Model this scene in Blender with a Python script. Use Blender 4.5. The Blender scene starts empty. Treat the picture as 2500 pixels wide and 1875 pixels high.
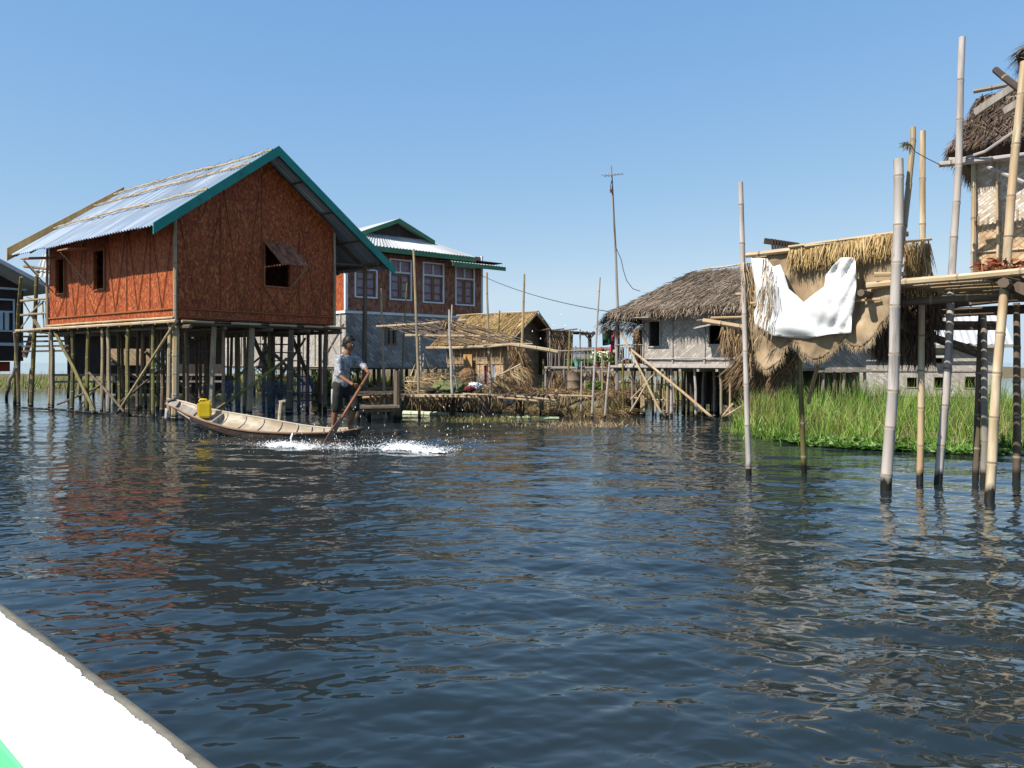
import bpy, bmesh, math, random
import numpy as np
from mathutils import Vector, Matrix, noise as mnoise
from mathutils.geometry import delaunay_2d_cdt

S = bpy.context.scene
COL = S.collection
rnd = random.Random(7)
nr = np.random.default_rng(11)

# ------------------------------------------------------------------ camera, sky, sun, exposure
H, K, HY = 1.25, 1944.0, 885.0            # eye height, focal length and horizon row (in 2500 px photo units)
cam = bpy.data.objects.new('camera', bpy.data.cameras.new('camera'))
COL.objects.link(cam)
cam.location = (0, 0, H)
cam.rotation_euler = (math.radians(90), 0, 0)
cam.data.sensor_width = 36
cam.data.lens = 36 * K / 2500
cam.data.shift_y = -(937.5 - HY) / 2500
cam.data.clip_start = 0.05
cam.data.clip_end = 12000
S.camera = cam

SUN_EL = math.radians(47)
SUN_AZ = math.atan2(-0.82, -0.565)        # clockwise from +Y
world = bpy.data.worlds.new('World')
S.world = world
world.use_nodes = True
wn = world.node_tree
bg = wn.nodes['Background']
sky = wn.nodes.new('ShaderNodeTexSky')
sky.sky_type = 'NISHITA'
sky.sun_disc = False
sky.sun_elevation = SUN_EL
sky.sun_rotation = SUN_AZ
sky.altitude = 2000
sky.air_density = 1.0
sky.dust_density = 0.2
sky.ozone_density = 4.0
EXPO = 0.60
# the camera's softer rendering of a clear winter sky: a power curve on each channel
sp = wn.nodes.new('ShaderNodeSeparateColor'); cb = wn.nodes.new('ShaderNodeCombineColor')
wn.links.new(sky.outputs[0], sp.inputs[0])
for ch, (gm, am) in enumerate(((0.80, 1.40), (0.50, 1.02), (0.20, 0.934))):
    pw = wn.nodes.new('ShaderNodeMath'); pw.operation = 'POWER'; pw.inputs[1].default_value = gm
    ml = wn.nodes.new('ShaderNodeMath'); ml.operation = 'MULTIPLY'; ml.inputs[1].default_value = am * 0.1 ** gm / 0.1 / 2 ** EXPO
    wn.links.new(sp.outputs[ch], pw.inputs[0]); wn.links.new(pw.outputs[0], ml.inputs[0])
    # deeper blue towards the zenith, and a horizon that does not burn out
    dv = wn.nodes.new('ShaderNodeMath'); dv.operation = 'MULTIPLY'; dv.inputs[1].default_value = 1 / (0.80, 1.48, 3.00)[ch]
    d1 = wn.nodes.new('ShaderNodeMath'); d1.operation = 'MINIMUM'; d1.inputs[1].default_value = 1
    d2 = wn.nodes.new('ShaderNodeMath'); d2.operation = 'POWER'; d2.inputs[1].default_value = 0.95
    d3 = wn.nodes.new('ShaderNodeMath'); d3.operation = 'MULTIPLY'
    d4 = wn.nodes.new('ShaderNodeMath'); d4.operation = 'MINIMUM'; d4.inputs[1].default_value = (0.58, 0.745, 0.88)[ch] * 10 / 2 ** EXPO
    wn.links.new(sp.outputs[ch], dv.inputs[0]); wn.links.new(dv.outputs[0], d1.inputs[0]); wn.links.new(d1.outputs[0], d2.inputs[0])
    wn.links.new(d2.outputs[0], d3.inputs[0]); wn.links.new(ml.outputs[0], d3.inputs[1]); wn.links.new(d3.outputs[0], d4.inputs[0]); wn.links.new(d4.outputs[0], cb.inputs[ch])
wn.links.new(cb.outputs[0], bg.inputs[0])
bg.inputs[1].default_value = 0.10
sd = Vector((math.sin(SUN_AZ) * math.cos(SUN_EL), math.cos(SUN_AZ) * math.cos(SUN_EL), math.sin(SUN_EL)))
sun = bpy.data.objects.new('sun', bpy.data.lights.new('sun', 'SUN'))
COL.objects.link(sun)
sun.rotation_euler = sd.to_track_quat('Z', 'Y').to_euler()
sun.data.energy = 5.0
sun.data.angle = math.radians(0.5)
sun.data.color = (1.0, 0.93, 0.82)
S.view_settings.view_transform = 'Standard'
S.view_settings.look = 'None'
S.view_settings.gamma = 1
S.view_settings.exposure = EXPO

# ------------------------------------------------------------------ helpers: placing
def P(px, py, Y):
    return Vector(((px - 1250) / K * Y, Y, H + (HY - py) / K * Y))

def W(px, py, z=0.0):
    Y = K * (H - z) / (py - HY)
    return Vector(((px - 1250) / K * Y, Y, z))

class Frame:
    """a vertical wall plane: origin (x, y), unit direction d, outward normal n"""
    def __init__(s, o, d, n):
        s.o = Vector((o[0], o[1], 0)); s.d = Vector((d[0], d[1], 0)).normalized()
        nn = Vector((-s.d.y, s.d.x, 0))
        s.n = nn if nn.dot(Vector((n[0], n[1], 0))) > 0 else -nn
    def __call__(s, a, z, n=0.0):
        v = s.o + s.d * a + s.n * n
        return Vector((v.x, v.y, z))
    def hit(s, px, py, n=0.0):
        o = s.o + s.n * n
        a = (px - 1250) / K
        t = (a * o.y - o.x) / (s.d.x - a * s.d.y)
        Y = o.y + s.d.y * t
        return t, H + (HY - py) / K * Y
    def at(s, px, py, n=0.0):
        t, z = s.hit(px, py, n)
        return s(t, z, n)

def empty(name, loc=(0, 0, 0)):
    o = bpy.data.objects.new(name, None)
    COL.objects.link(o)
    o.location = loc
    o.empty_display_size = 0.2
    return o

def tag(o, label=None, cat=None, group=None, kind=None):
    if label: o['label'] = label
    if cat: o['category'] = cat
    if group: o['group'] = group
    if kind: o['kind'] = kind
    return o

def thing(name, label, cat, loc, group=None):
    return tag(empty(name, loc), label, cat, group)

def lerp(a, b, t):
    return a + (b - a) * t

# ------------------------------------------------------------------ helpers: mesh building
class MB:
    def __init__(s):
        s.v = []; s.f = []; s.uv = []; s.mi = []; s.m = 0; s.n = 0; s.cuts = []
    def add(s, verts, faces, uvs=None):
        b = s.n
        s.cuts.append((s.n, len(s.f)))
        s.v.extend([tuple(q) for q in verts]); s.n += len(verts)
        for i, f in enumerate(faces):
            s.f.append([b + k for k in f])
            s.uv.append(uvs[i] if uvs else None)
            s.mi.append(s.m)
    def box(s, c, ax, ay, az):
        """centre and three half-axis vectors"""
        c = Vector(c); ax = Vector(ax); ay = Vector(ay); az = Vector(az)
        vs = [c + ax * i + ay * j + az * k for k in (-1, 1) for j in (-1, 1) for i in (-1, 1)]
        fs = [(0, 2, 3, 1), (4, 5, 7, 6), (0, 1, 5, 4), (2, 6, 7, 3), (0, 4, 6, 2), (1, 3, 7, 5)]
        if ax.cross(ay).dot(az) < 0:
            fs = [f[::-1] for f in fs]
        s.add(vs, fs)
    def plank(s, a, b, w, h, up=(0, 0, 1)):
        a = Vector(a); b = Vector(b)
        d = b - a; L = d.length; d.normalize()
        side = d.cross(Vector(up))
        if side.length < 1e-3: side = d.cross(Vector((1, 0, 0)))
        side.normalize(); u = side.cross(d).normalized()
        s.box((a + b) / 2, d * L / 2, side * w / 2, u * h / 2)
    def prism(s, pts, off):
        """closed polygon pts extruded by vector off"""
        pts = [Vector(p) for p in pts]; off = Vector(off); n = len(pts)
        nrm = Vector((0, 0, 0))
        for i in range(n):
            nrm += pts[i].cross(pts[(i + 1) % n])
        if nrm.dot(off) > 0: pts = pts[::-1]
        vs = pts + [p + off for p in pts]
        fs = [tuple(range(n)), tuple(range(2 * n - 1, n - 1, -1))]
        for i in range(n):
            j = (i + 1) % n
            fs.append((j, i, i + n, j + n))
        s.add(vs, fs)
    def tube(s, pts, r, n=7, cap=True):
        pts = [Vector(p) for p in pts]
        if not hasattr(r, '__len__'): r = [r] * len(pts)
        vs = []; T = None; L = 0; Ls = []
        for i, p in enumerate(pts):
            d = (pts[min(i + 1, len(pts) - 1)] - pts[max(i - 1, 0)])
            if d.length < 1e-9: d = Vector((0, 0, 1))
            d.normalize()
            if T is None:
                T = d.orthogonal().normalized()
            else:
                T = (T - d * T.dot(d))
                if T.length < 1e-6: T = d.orthogonal()
                T.normalize()
            B = d.cross(T)
            if i: L += (p - pts[i - 1]).length
            Ls.append(L)
            for k in range(n):
                a = 2 * math.pi * k / n
                vs.append(p + (T * math.cos(a) + B * math.sin(a)) * r[i])
        fs = []; uv = []
        for i in range(len(pts) - 1):
            for k in range(n):
                k2 = (k + 1) % n
                fs.append((i * n + k, i * n + k2, (i + 1) * n + k2, (i + 1) * n + k))
                c0 = k / n * 2 * math.pi * r[i]; c1 = (k + 1) / n * 2 * math.pi * r[i]
                uv.append([(c0, Ls[i]), (c1, Ls[i]), (c1, Ls[i + 1]), (c0, Ls[i + 1])])
        if cap:
            fs.append(tuple(range(n - 1, -1, -1))); uv.append([(0, 0)] * n)
            m = (len(pts) - 1) * n
            fs.append(tuple(range(m, m + n))); uv.append([(0, 0)] * n)
        s.add(vs, fs, uv)
    def bamboo(s, a, b, r0, r1=None, bend=0.012, node=0.34, n=7):
        a = Vector(a); b = Vector(b)
        r1 = r0 * 0.8 if r1 is None else r1
        L = (b - a).length; d = (b - a) / L
        o = d.orthogonal().normalized(); o2 = d.cross(o)
        ang = rnd.random() * 6.28
        bd = (o * math.cos(ang) + o2 * math.sin(ang)) * bend * L
        ph = rnd.random() * 3
        def pos(t): return a + (b - a) * t + bd * (math.sin(math.pi * t) + 0.25 * math.sin(ph + 5 * math.pi * t) - 0.25 * math.sin(ph))
        ts = [(0.0, 1.0)]
        x = node * (0.3 + 0.5 * rnd.random())
        while x < L - 0.05:
            e = min(0.02, r0 * 0.6) / L
            t = x / L
            ts += [(t - e, 1.0), (t, 1.13), (t + e, 0.99)]
            x += node * (0.85 + 0.3 * rnd.random())
        ts.append((1.0, 1.0))
        f0 = len(s.f)
        s.tube([pos(t) for t, _ in ts], [lerp(r0, r1, t) * k for t, k in ts], n)
        for i in range(1, len(ts) - 2):              # the ring of each node is darker
            if ts[i][1] > 1.1:
                for q in range(n): s.mi[f0 + i * n + q] = 1
    def blades(s, base, direc, side, length, width, droop=0.15, seg=2, gdir=(0, 0, -1)):
        """many narrow leaf/straw blades; u of each is random (colour), v runs along it"""
        base = np.asarray(base, float); N = len(base)
        direc = np.asarray(direc, float); direc /= np.linalg.norm(direc, axis=1)[:, None] + 1e-9
        side = np.asarray(side, float); side /= np.linalg.norm(side, axis=1)[:, None] + 1e-9
        length = np.broadcast_to(length, (N,))[:, None]; width = np.broadcast_to(width, (N,))[:, None]
        droop = np.broadcast_to(droop, (N,))[:, None]
        g = np.asarray(gdir, float)[None]
        rows = []
        for k in range(seg + 1):
            t = k / seg
            c = base + direc * length * t + g * (droop * length * t * t)
            wv = width * (1 - 0.85 * t ** 1.5) * 0.5
            rows += [c - side * wv, c + side * wv]
        V = np.stack(rows, 1).reshape(-1, 3)
        us = nr.random(N)
        b0 = s.n
        s.v.extend(map(tuple, V.tolist())); s.n += len(V)
        st = 2 * (seg + 1)
        for i in range(N):
            o = b0 + i * st; u = us[i]
            for k in range(seg):
                s.f.append([o + 2 * k, o + 2 * k + 1, o + 2 * k + 3, o + 2 * k + 2])
                s.uv.append([(u, k / seg), (u, k / seg), (u, (k + 1) / seg), (u, (k + 1) / seg)])
                s.mi.append(s.m)
    def build(s, name, mat, parent=None, smooth=False):
        me = bpy.data.meshes.new(name)
        off = np.array(parent_loc(parent))
        V = np.array(s.v, dtype=np.float64).reshape(-1, 3)
        Vl = V - off
        me.from_pydata(Vl.tolist(), [], s.f)
        uvl = me.uv_layers.new(name='UVMap')
        nl = len(me.loops)
        uv = np.zeros((nl, 2))
        li = 0
        for fi, f in enumerate(s.f):
            k = len(f)
            if s.uv[fi] is not None:
                uv[li:li + k] = s.uv[fi]
            else:
                p = V[f]
                nn = np.zeros(3)
                q = np.roll(p, -1, 0)
                nn = np.cross(p - p[0], q - p[0]).sum(0)
                ln = np.linalg.norm(nn)
                nn = nn / ln if ln > 1e-12 else np.array((0, 0, 1.0))
                if abs(nn[2]) > 0.97:
                    uv[li:li + k] = p[:, :2]
                else:
                    t = np.array((-nn[1], nn[0], 0)); t /= np.linalg.norm(t)
                    if abs(t[0]) > 0.5 and t[0] < 0 or (abs(t[0]) <= 0.5 and t[1] < 0): t = -t
                    b = np.cross(nn, t)
                    if b[2] < 0: b = -b
                    uv[li:li + k, 0] = p @ t; uv[li:li + k, 1] = p @ b
            li += k
        uvl.data.foreach_set('uv', uv.ravel())
        mats = mat if isinstance(mat, (list, tuple)) else [mat]
        if len(mats) == 1 and s.mi and max(s.mi) > 0: mats = [mats[0], M['node']]
        for m in mats: me.materials.append(m)
        if len(mats) > 1:
            me.polygons.foreach_set('material_index', s.mi)
        if smooth:
            me.polygons.foreach_set('use_smooth', [True] * len(me.polygons))
        me.update()
        o = bpy.data.objects.new(name, me)
        COL.objects.link(o)
        if parent: o.parent = parent
        return o

def build_each(mb, name, mat, parent, smooth=False):
    """every piece added to mb becomes a part of its own"""
    out = []; cuts = mb.cuts + [(mb.n, len(mb.f))]
    for (v0, f0), (v1, f1) in zip(cuts, cuts[1:]):
        q = MB(); q.v = mb.v[v0:v1]; q.n = v1 - v0
        q.f = [[k - v0 for k in f] for f in mb.f[f0:f1]]; q.uv = mb.uv[f0:f1]; q.mi = mb.mi[f0:f1]
        out.append(q.build(name, mat, parent, smooth))
    return out

def parent_loc(o):
    p = Vector((0, 0, 0))
    while o is not None:
        p += o.location; o = o.parent
    return p

def smooth_angle(o, deg=40):
    me = o.data
    me.polygons.foreach_set('use_smooth', [True] * len(me.polygons))
    me.set_sharp_from_angle(angle=math.radians(deg))
    return o

def wall(mb, fr, s0, s1, z0, z1, holes=(), th=0.06, n=0.0):
    ss = sorted({s0, s1, *[h[0] for h in holes], *[h[1] for h in holes]})
    zs = sorted({z0, z1, *[h[2] for h in holes], *[h[3] for h in holes]})
    for i in range(len(ss) - 1):
        for j in range(len(zs) - 1):
            sm = (ss[i] + ss[i + 1]) / 2; zm = (zs[j] + zs[j + 1]) / 2
            if any(h[0] < sm < h[1] and h[2] < zm < h[3] for h in holes): continue
            mb.box(fr(sm, zm, n - th / 2), fr.d * (ss[i + 1] - ss[i]) / 2, fr.n * th / 2, Vector((0, 0, (zs[j + 1] - zs[j]) / 2)))

def rim(mb, fr, s0, s1, z0, z1, w, n0, n1):
    """picture-frame of four bars round a rectangle on a wall"""
    nm = (n0 + n1) / 2; hn = (n1 - n0) / 2
    for a, b, c, d in ((s0 - w, s0, z0, z1), (s1, s1 + w, z0, z1), (s0 - w, s1 + w, z1, z1 + w), (s0 - w, s1 + w, z0 - w, z0)):
        mb.box(fr((a + b) / 2, (c + d) / 2, nm), fr.d * (b - a) / 2, fr.n * hn, Vector((0, 0, (d - c) / 2)))

def rect(fr, px0, py0, px1, py1, n=0.0):
    s0, za = fr.hit(px0, py0, n); s1, zb = fr.hit(px1, py1, n)
    zc = fr.hit(px0, py1, n)[1]; zd = fr.hit(px1, py0, n)[1]
    return min(s0, s1), max(s0, s1), (zb + zc) / 2, (za + zd) / 2

def thatch(mb, e0, e1, r0, r1, N, ln=0.45, wd=0.012, lift=0.12, th=0.12, splay=0.22, slab=True):
    """a thatched slope: eave e0-e1, ridge r0-r1: a base slab and N overlapping straws"""
    e0, e1, r0, r1 = [Vector(q) for q in (e0, e1, r0, r1)]
    nrm = (e1 - e0).cross(r0 - e0)
    if nrm.length < 1e-6: nrm = (e1 - e0).cross(r1 - e0)
    nrm.normalize()
    if nrm.z < 0: nrm = -nrm
    if slab:
        pts = [e0, e1, r1, r0] if (r1 - r0).length > 1e-4 else [e0, e1, r0]
        mb.prism([q + nrm * 0.02 for q in pts], -nrm * th)
    a = nr.random(N); b = np.concatenate([nr.random(N - N // 5) ** 0.9, nr.random(N // 5) * 0.06])
    E = np.outer(1 - a, e0) + np.outer(a, e1); R = np.outer(1 - a, r0) + np.outer(a, r1)
    base = E * (1 - b)[:, None] + R * b[:, None]
    down = E - R
    down /= np.linalg.norm(down, axis=1)[:, None] + 1e-9
    tan = np.array((e1 - e0).normalized())
    nn = np.array(nrm)
    base = base + nn * (0.02 + nr.random(N) * 0.05)[:, None]
    d = down + nn * (nr.random(N) * lift)[:, None] + tan * nr.normal(0, splay, N)[:, None]
    L = ln * (0.5 + 0.8 * nr.random(N))
    base = base - down * (L * 0.55)[:, None] * np.minimum(1, (1 - b) * 4)[:, None]
    mb.blades(base, d, np.tile(tan, (N, 1)) + nn * nr.normal(0, .4, N)[:, None], L, wd * (0.6 + 0.8 * nr.random(N)), 0.05)

def corrugated(mb, e0, e1, r0, r1, wave=0.11, amp=0.014, sheet=0.75, rag=0.05, th=0.006):
    """sheet-metal slope with real corrugations, sheets of uneven length at the eave"""
    e0, e1, r0, r1 = [Vector(q) for q in (e0, e1, r0, r1)]
    L = (e1 - e0).length
    nrm = (e1 - e0).cross(r0 - e0).normalized()
    if nrm.z < 0: nrm = -nrm
    n = max(4, int(L / wave * 6))
    vs = []; rags = {}
    for i in range(n + 1):
        t = i / n; x = t * L
        k = int(x / sheet)
        if k not in rags: rags[k] = (rnd.uniform(-rag, rag), rnd.uniform(0, 0.012), rnd.uniform(-rag, rag) * .6)
        h = amp * math.sin(2 * math.pi * x / wave) + rags[k][1]
        E = e0.lerp(e1, t); R = r0.lerp(r1, t)
        dn = (E - R).normalized()
        for q in (0, 1):
            off = nrm * (h - q * th)
            vs += [E + dn * rags[k][0] + off, E.lerp(R, .5) + off, R + off]
    fs = []; D = (r0 - e0).length; uo = rnd.random() * 40
    for i in range(n):
        a = i * 6; b = (i + 1) * 6
        for j in (0, 1):
            fs.append((a + j, b + j, b + j + 1, a + j + 1))
            fs.append((a + 3 + j, a + 4 + j, b + 4 + j, b + 3 + j))
        fs.append((a, a + 3, b + 3, b)); fs.append((a + 2, b + 2, b + 5, a + 5))
    uv = [[(uo + (k // 6) / n * L, (k % 3) / 2 * D) for k in f] for f in fs]
    mb.add(vs, fs, uv)

def inpoly(x, y, poly):
    c = False; n = len(poly)
    for i in range(n):
        x0, y0 = poly[i]; x1, y1 = poly[(i + 1) % n]
        if (y0 > y) != (y1 > y) and x < (x1 - x0) * (y - y0) / (y1 - y0) + x0: c = not c
    return c

def sheet(mb, poly, step, fn, thick=0.006):
    """a draped cloth: outline poly in plan (a, b), fn(a, b) -> world point; two skins with an edge"""
    pts = []; bd = len(poly); out = []
    for i in range(bd):                      # resample outline
        a = Vector(poly[i]); b = Vector(poly[(i + 1) % bd]); m = max(1, int((b - a).length / step))
        for k in range(m): out.append(a.lerp(b, k / m))
    pts = list(out)
    xs = [p[0] for p in poly]; ys = [p[1] for p in poly]
    pl = [(p[0], p[1]) for p in poly]
    x = min(xs)
    while x < max(xs):
        y = min(ys)
        while y < max(ys):
            if inpoly(x, y, pl):
                q = Vector((x + rnd.uniform(-.2, .2) * step, y + rnd.uniform(-.2, .2) * step))
                if min((q - o).length for o in out) > step * .5: pts.append(q)
            y += step
        x += step
    m = len(out)
    r = delaunay_2d_cdt([p.to_2d() for p in pts], [], [list(range(m))], 1, 1e-4)
    vv, ff = r[0], r[2]
    A = [Vector(fn(p.x, p.y)) for p in vv]
    bm = bmesh.new()
    bv = [bm.verts.new(a) for a in A]
    for f in ff:
        try: bm.faces.new([bv[k] for k in f])
        except ValueError: pass
    bmesh.ops.recalc_face_normals(bm, faces=bm.faces)
    bm.normal_update()
    bm.verts.index_update()
    n = len(bm.verts)
    vs = [v.co.copy() for v in bm.verts] + [v.co - v.normal * thick for v in bm.verts]
    fs = [[v.index for v in f.verts] for f in bm.faces]
    fs += [[v.index + n for v in reversed(f.verts)] for f in bm.faces]
    for e in bm.edges:
        if len(e.link_faces) == 1:
            a, b = e.verts[0].index, e.verts[1].index
            fs.append([b, a, a + n, b + n])
    bm.free()
    mb.add(vs, fs)

def straw_patch(mb, poly, N, dpx, ln, wd, Yf, jit=0.25, dY=0.0, rough=0.04):
    """loose straw laid over an outlined area, hanging along dpx"""
    xs = [p[0] for p in poly]; ys = [p[1] for p in poly]
    base = []
    while len(base) < N:
        x = rnd.uniform(min(xs), max(xs)); y = rnd.uniform(min(ys), max(ys))
        if inpoly(x, y, poly): base.append(P(x, y, Yf(x, y) + rnd.uniform(-rough, rough)))
    base = np.array([tuple(b) for b in base])
    d = np.stack([np.full(N, dpx[0]) + nr.normal(0, jit, N), np.full(N, dY) + nr.normal(0, jit * .6, N), np.full(N, -dpx[1]) + nr.normal(0, jit, N)], 1)
    sd_ = np.stack([nr.normal(1, .4, N), nr.normal(0, .5, N), nr.normal(0, .4, N)], 1)
    mb.blades(base, d, sd_, ln * (.5 + nr.random(N)), wd * (.6 + .8 * nr.random(N)), 0.12)

# ------------------------------------------------------------------ materials
def newmat(name):
    m = bpy.data.materials.new(name); m.use_nodes = True
    nt = m.node_tree
    return m, nt, nt.nodes['Principled BSDF']

def ramp(nt, stops):
    r = nt.nodes.new('ShaderNodeValToRGB')
    e = r.color_ramp.elements
    while len(e) < len(stops): e.new(0.5)
    for k, (p, c) in enumerate(stops):
        e[k].position = p; e[k].color = (*c, 1)
    return r

def coord(nt, scale, which='UV', rot=0.0):
    tc = nt.nodes.new('ShaderNodeTexCoord'); mp = nt.nodes.new('ShaderNodeMapping')
    nt.links.new(tc.outputs[which], mp.inputs[0])
    mp.inputs['Scale'].default_value = scale
    mp.inputs['Rotation'].default_value[2] = rot
    return mp.outputs[0]

def tex_noise(nt, vec, scale=1.0, detail=4, rough=.55, dist=0.0):
    n = nt.nodes.new('ShaderNodeTexNoise')
    n.inputs['Scale'].default_value = scale; n.inputs['Detail'].default_value = detail
    n.inputs['Roughness'].default_value = rough; n.inputs['Distortion'].default_value = dist
    nt.links.new(vec, n.inputs['Vector'])
    return n.outputs['Fac']

def mixc(nt, fac, a, b, mode='MIX'):
    m = nt.nodes.new('ShaderNodeMix'); m.data_type = 'RGBA'; m.blend_type = mode
    for sock, val in ((m.inputs[0], fac), (m.inputs[6], a), (m.inputs[7], b)):
        if isinstance(val, bpy.types.NodeSocket): nt.links.new(val, sock)
        elif isinstance(val, (int, float)): sock.default_value = val
        else: sock.default_value = (*val, 1)
    return m.outputs[2]

def bump(nt, bs, h, strength=.4, dist=.01):
    b = nt.nodes.new('ShaderNodeBump'); b.inputs['Strength'].default_value = strength; b.inputs['Distance'].default_value = dist
    nt.links.new(h, b.inputs['Height']); nt.links.new(b.outputs[0], bs.inputs['Normal'])

def mat_noise(name, stops, scale=(4, 4, 4), rough=.8, which='UV', detail=5, bmp=0.0, bd=.01, metal=0.0, spec=.3, dist=0.0, wet=False, patch=None):
    m, nt, bs = newmat(name)
    v = coord(nt, scale, which)
    f = tex_noise(nt, v, 1, detail, .6, dist)
    r = ramp(nt, stops); nt.links.new(f, r.inputs[0])
    c = r.outputs[0]
    if patch:
        f2 = tex_noise(nt, coord(nt, (patch[1],) * 3, 'Object'), 1, 3, .6)
        rr = ramp(nt, [(.4, (0, 0, 0)), (.65, (1, 1, 1))]); nt.links.new(f2, rr.inputs[0])
        c = mixc(nt, rr.outputs[0], c, patch[0])
    if wet:                                   # dark slime line the lake leaves on every pole
        g = nt.nodes.new('ShaderNodeNewGeometry'); sx = nt.nodes.new('ShaderNodeSeparateXYZ')
        nt.links.new(g.outputs['Position'], sx.inputs[0])
        ad = nt.nodes.new('ShaderNodeMath'); ad.operation = 'MULTIPLY_ADD'
        nt.links.new(f, ad.inputs[0]); ad.inputs[1].default_value = -.16; nt.links.new(sx.outputs[2], ad.inputs[2])
        mr = nt.nodes.new('ShaderNodeMapRange'); nt.links.new(ad.outputs[0], mr.inputs[0])
        mr.inputs[1].default_value = .005; mr.inputs[2].default_value = .075
        mr.inputs[3].default_value = 1; mr.inputs[4].default_value = 0
        c = mixc(nt, mr.outputs[0], c, (.012, .011, .009))
    nt.links.new(c, bs.inputs['Base Color'])
    bs.inputs['Roughness'].default_value = rough; bs.inputs['Metallic'].default_value = metal
    bs.inputs['Specular IOR Level'].default_value = spec
    if bmp: bump(nt, bs, f, bmp, bd)
    return m

def mat_weave(name, cols, cw=.06, ch=.12, rough=.75, tw=0.0, bmp=.5, stain=None, spec=.25, twa=.2, pv=.9, brick=False, warp=.05, cv=.55):
    """plaited bamboo mat: random-toned cells, twill bands, ragged stains"""
    m, nt, bs = newmat(name)
    v = coord(nt, (1, 1, 1))
    n0 = nt.nodes.new('ShaderNodeTexNoise'); n0.inputs['Scale'].default_value = 9; nt.links.new(v, n0.inputs['Vector'])
    vv = nt.nodes.new('ShaderNodeVectorMath'); vv.operation = 'MULTIPLY_ADD'
    nt.links.new(n0.outputs['Color'], vv.inputs[0]); vv.inputs[1].default_value = (warp, warp, 0); nt.links.new(v, vv.inputs[2])
    br = nt.nodes.new('ShaderNodeTexVoronoi'); br.feature = 'F1'
    mp = nt.nodes.new('ShaderNodeMapping'); nt.links.new(vv.outputs[0], mp.inputs[0])
    mp.inputs['Scale'].default_value = (1 / cw, 1 / ch, 1); nt.links.new(mp.outputs[0], br.inputs['Vector'])
    br.inputs['Scale'].default_value = 1; br.inputs['Randomness'].default_value = .75
    sc = nt.nodes.new('ShaderNodeSeparateColor'); nt.links.new(br.outputs['Color'], sc.inputs[0])
    cell = sc.outputs[0]
    if brick:
        bk = nt.nodes.new('ShaderNodeTexBrick')
        sx = nt.nodes.new('ShaderNodeSeparateXYZ'); nt.links.new(vv.outputs[0], sx.inputs[0])
        pp = nt.nodes.new('ShaderNodeMath'); pp.operation = 'PINGPONG'; pp.inputs[1].default_value = cw * brick; nt.links.new(sx.outputs[0], pp.inputs[0])
        cx = nt.nodes.new('ShaderNodeCombineXYZ'); nt.links.new(pp.outputs[0], cx.inputs[0]); nt.links.new(sx.outputs[1], cx.inputs[1])
        rm = nt.nodes.new('ShaderNodeMapping'); rm.inputs['Rotation'].default_value[2] = .62; nt.links.new(cx.outputs[0], rm.inputs[0])
        nt.links.new(rm.outputs[0], bk.inputs['Vector'])
        bk.inputs['Color1'].default_value = (.08, .08, .08, 1); bk.inputs['Color2'].default_value = (1, 1, 1, 1); bk.inputs['Mortar'].default_value = (-.35, -.35, -.35, 1)
        bk.inputs['Scale'].default_value = 1; bk.inputs['Mortar Size'].default_value = ch * .13; bk.inputs['Mortar Smooth'].default_value = .6
        bk.inputs['Brick Width'].default_value = cw; bk.inputs['Row Height'].default_value = ch; bk.offset = .5
        s2 = nt.nodes.new('ShaderNodeSeparateColor'); nt.links.new(bk.outputs['Color'], s2.inputs[0]); cell = s2.outputs[0]
        vv.inputs[1].default_value = (.012, .012, 0)
    f2 = tex_noise(nt, coord(nt, (2.2, 1.2, 1)), 1, 5, .65)
    ad = nt.nodes.new('ShaderNodeMath'); ad.operation = 'MULTIPLY_ADD'
    nt.links.new(cell, ad.inputs[0]); ad.inputs[1].default_value = cv
    m2 = nt.nodes.new('ShaderNodeMath'); m2.operation = 'MULTIPLY_ADD'; nt.links.new(f2, m2.inputs[0]); m2.inputs[1].default_value = pv; m2.inputs[2].default_value = .5 - cv / 2 - pv * .5
    nt.links.new(m2.outputs[0], ad.inputs[2])
    val = ad.outputs[0]
    if tw:
        wv = nt.nodes.new('ShaderNodeTexWave'); wv.wave_type = 'BANDS'; wv.bands_direction = 'DIAGONAL'
        wv.inputs['Scale'].default_value = tw; wv.inputs['Distortion'].default_value = 1.2; wv.inputs['Detail'].default_value = 2
        nt.links.new(vv.outputs[0], wv.inputs['Vector'])
        a2 = nt.nodes.new('ShaderNodeMath'); a2.operation = 'MULTIPLY_ADD'
        nt.links.new(wv.outputs['Fac'], a2.inputs[0]); a2.inputs[1].default_value = twa; nt.links.new(val, a2.inputs[2])
        a3 = nt.nodes.new('ShaderNodeMath'); a3.operation = 'SUBTRACT'; nt.links.new(a2.outputs[0], a3.inputs[0]); a3.inputs[1].default_value = twa * .5
        val = a3.outputs[0]
    st = [(i / (len(cols) - 1), c) for i, c in enumerate(cols)]
    r = ramp(nt, st); nt.links.new(val, r.inputs[0])
    c = r.outputs[0]
    if stain:
        f3 = tex_noise(nt, coord(nt, (1.1, .5, 1)), 1, 6, .7)
        rr = ramp(nt, [(.48, (0, 0, 0)), (.62, (1, 1, 1))]); nt.links.new(f3, rr.inputs[0])
        c = mixc(nt, rr.outputs[0], c, stain)
    nt.links.new(c, bs.inputs['Base Color'])
    bs.inputs['Roughness'].default_value = rough
    bs.inputs['Specular IOR Level'].default_value = spec
    bump(nt, bs, val, bmp, .012)
    return m

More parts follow.
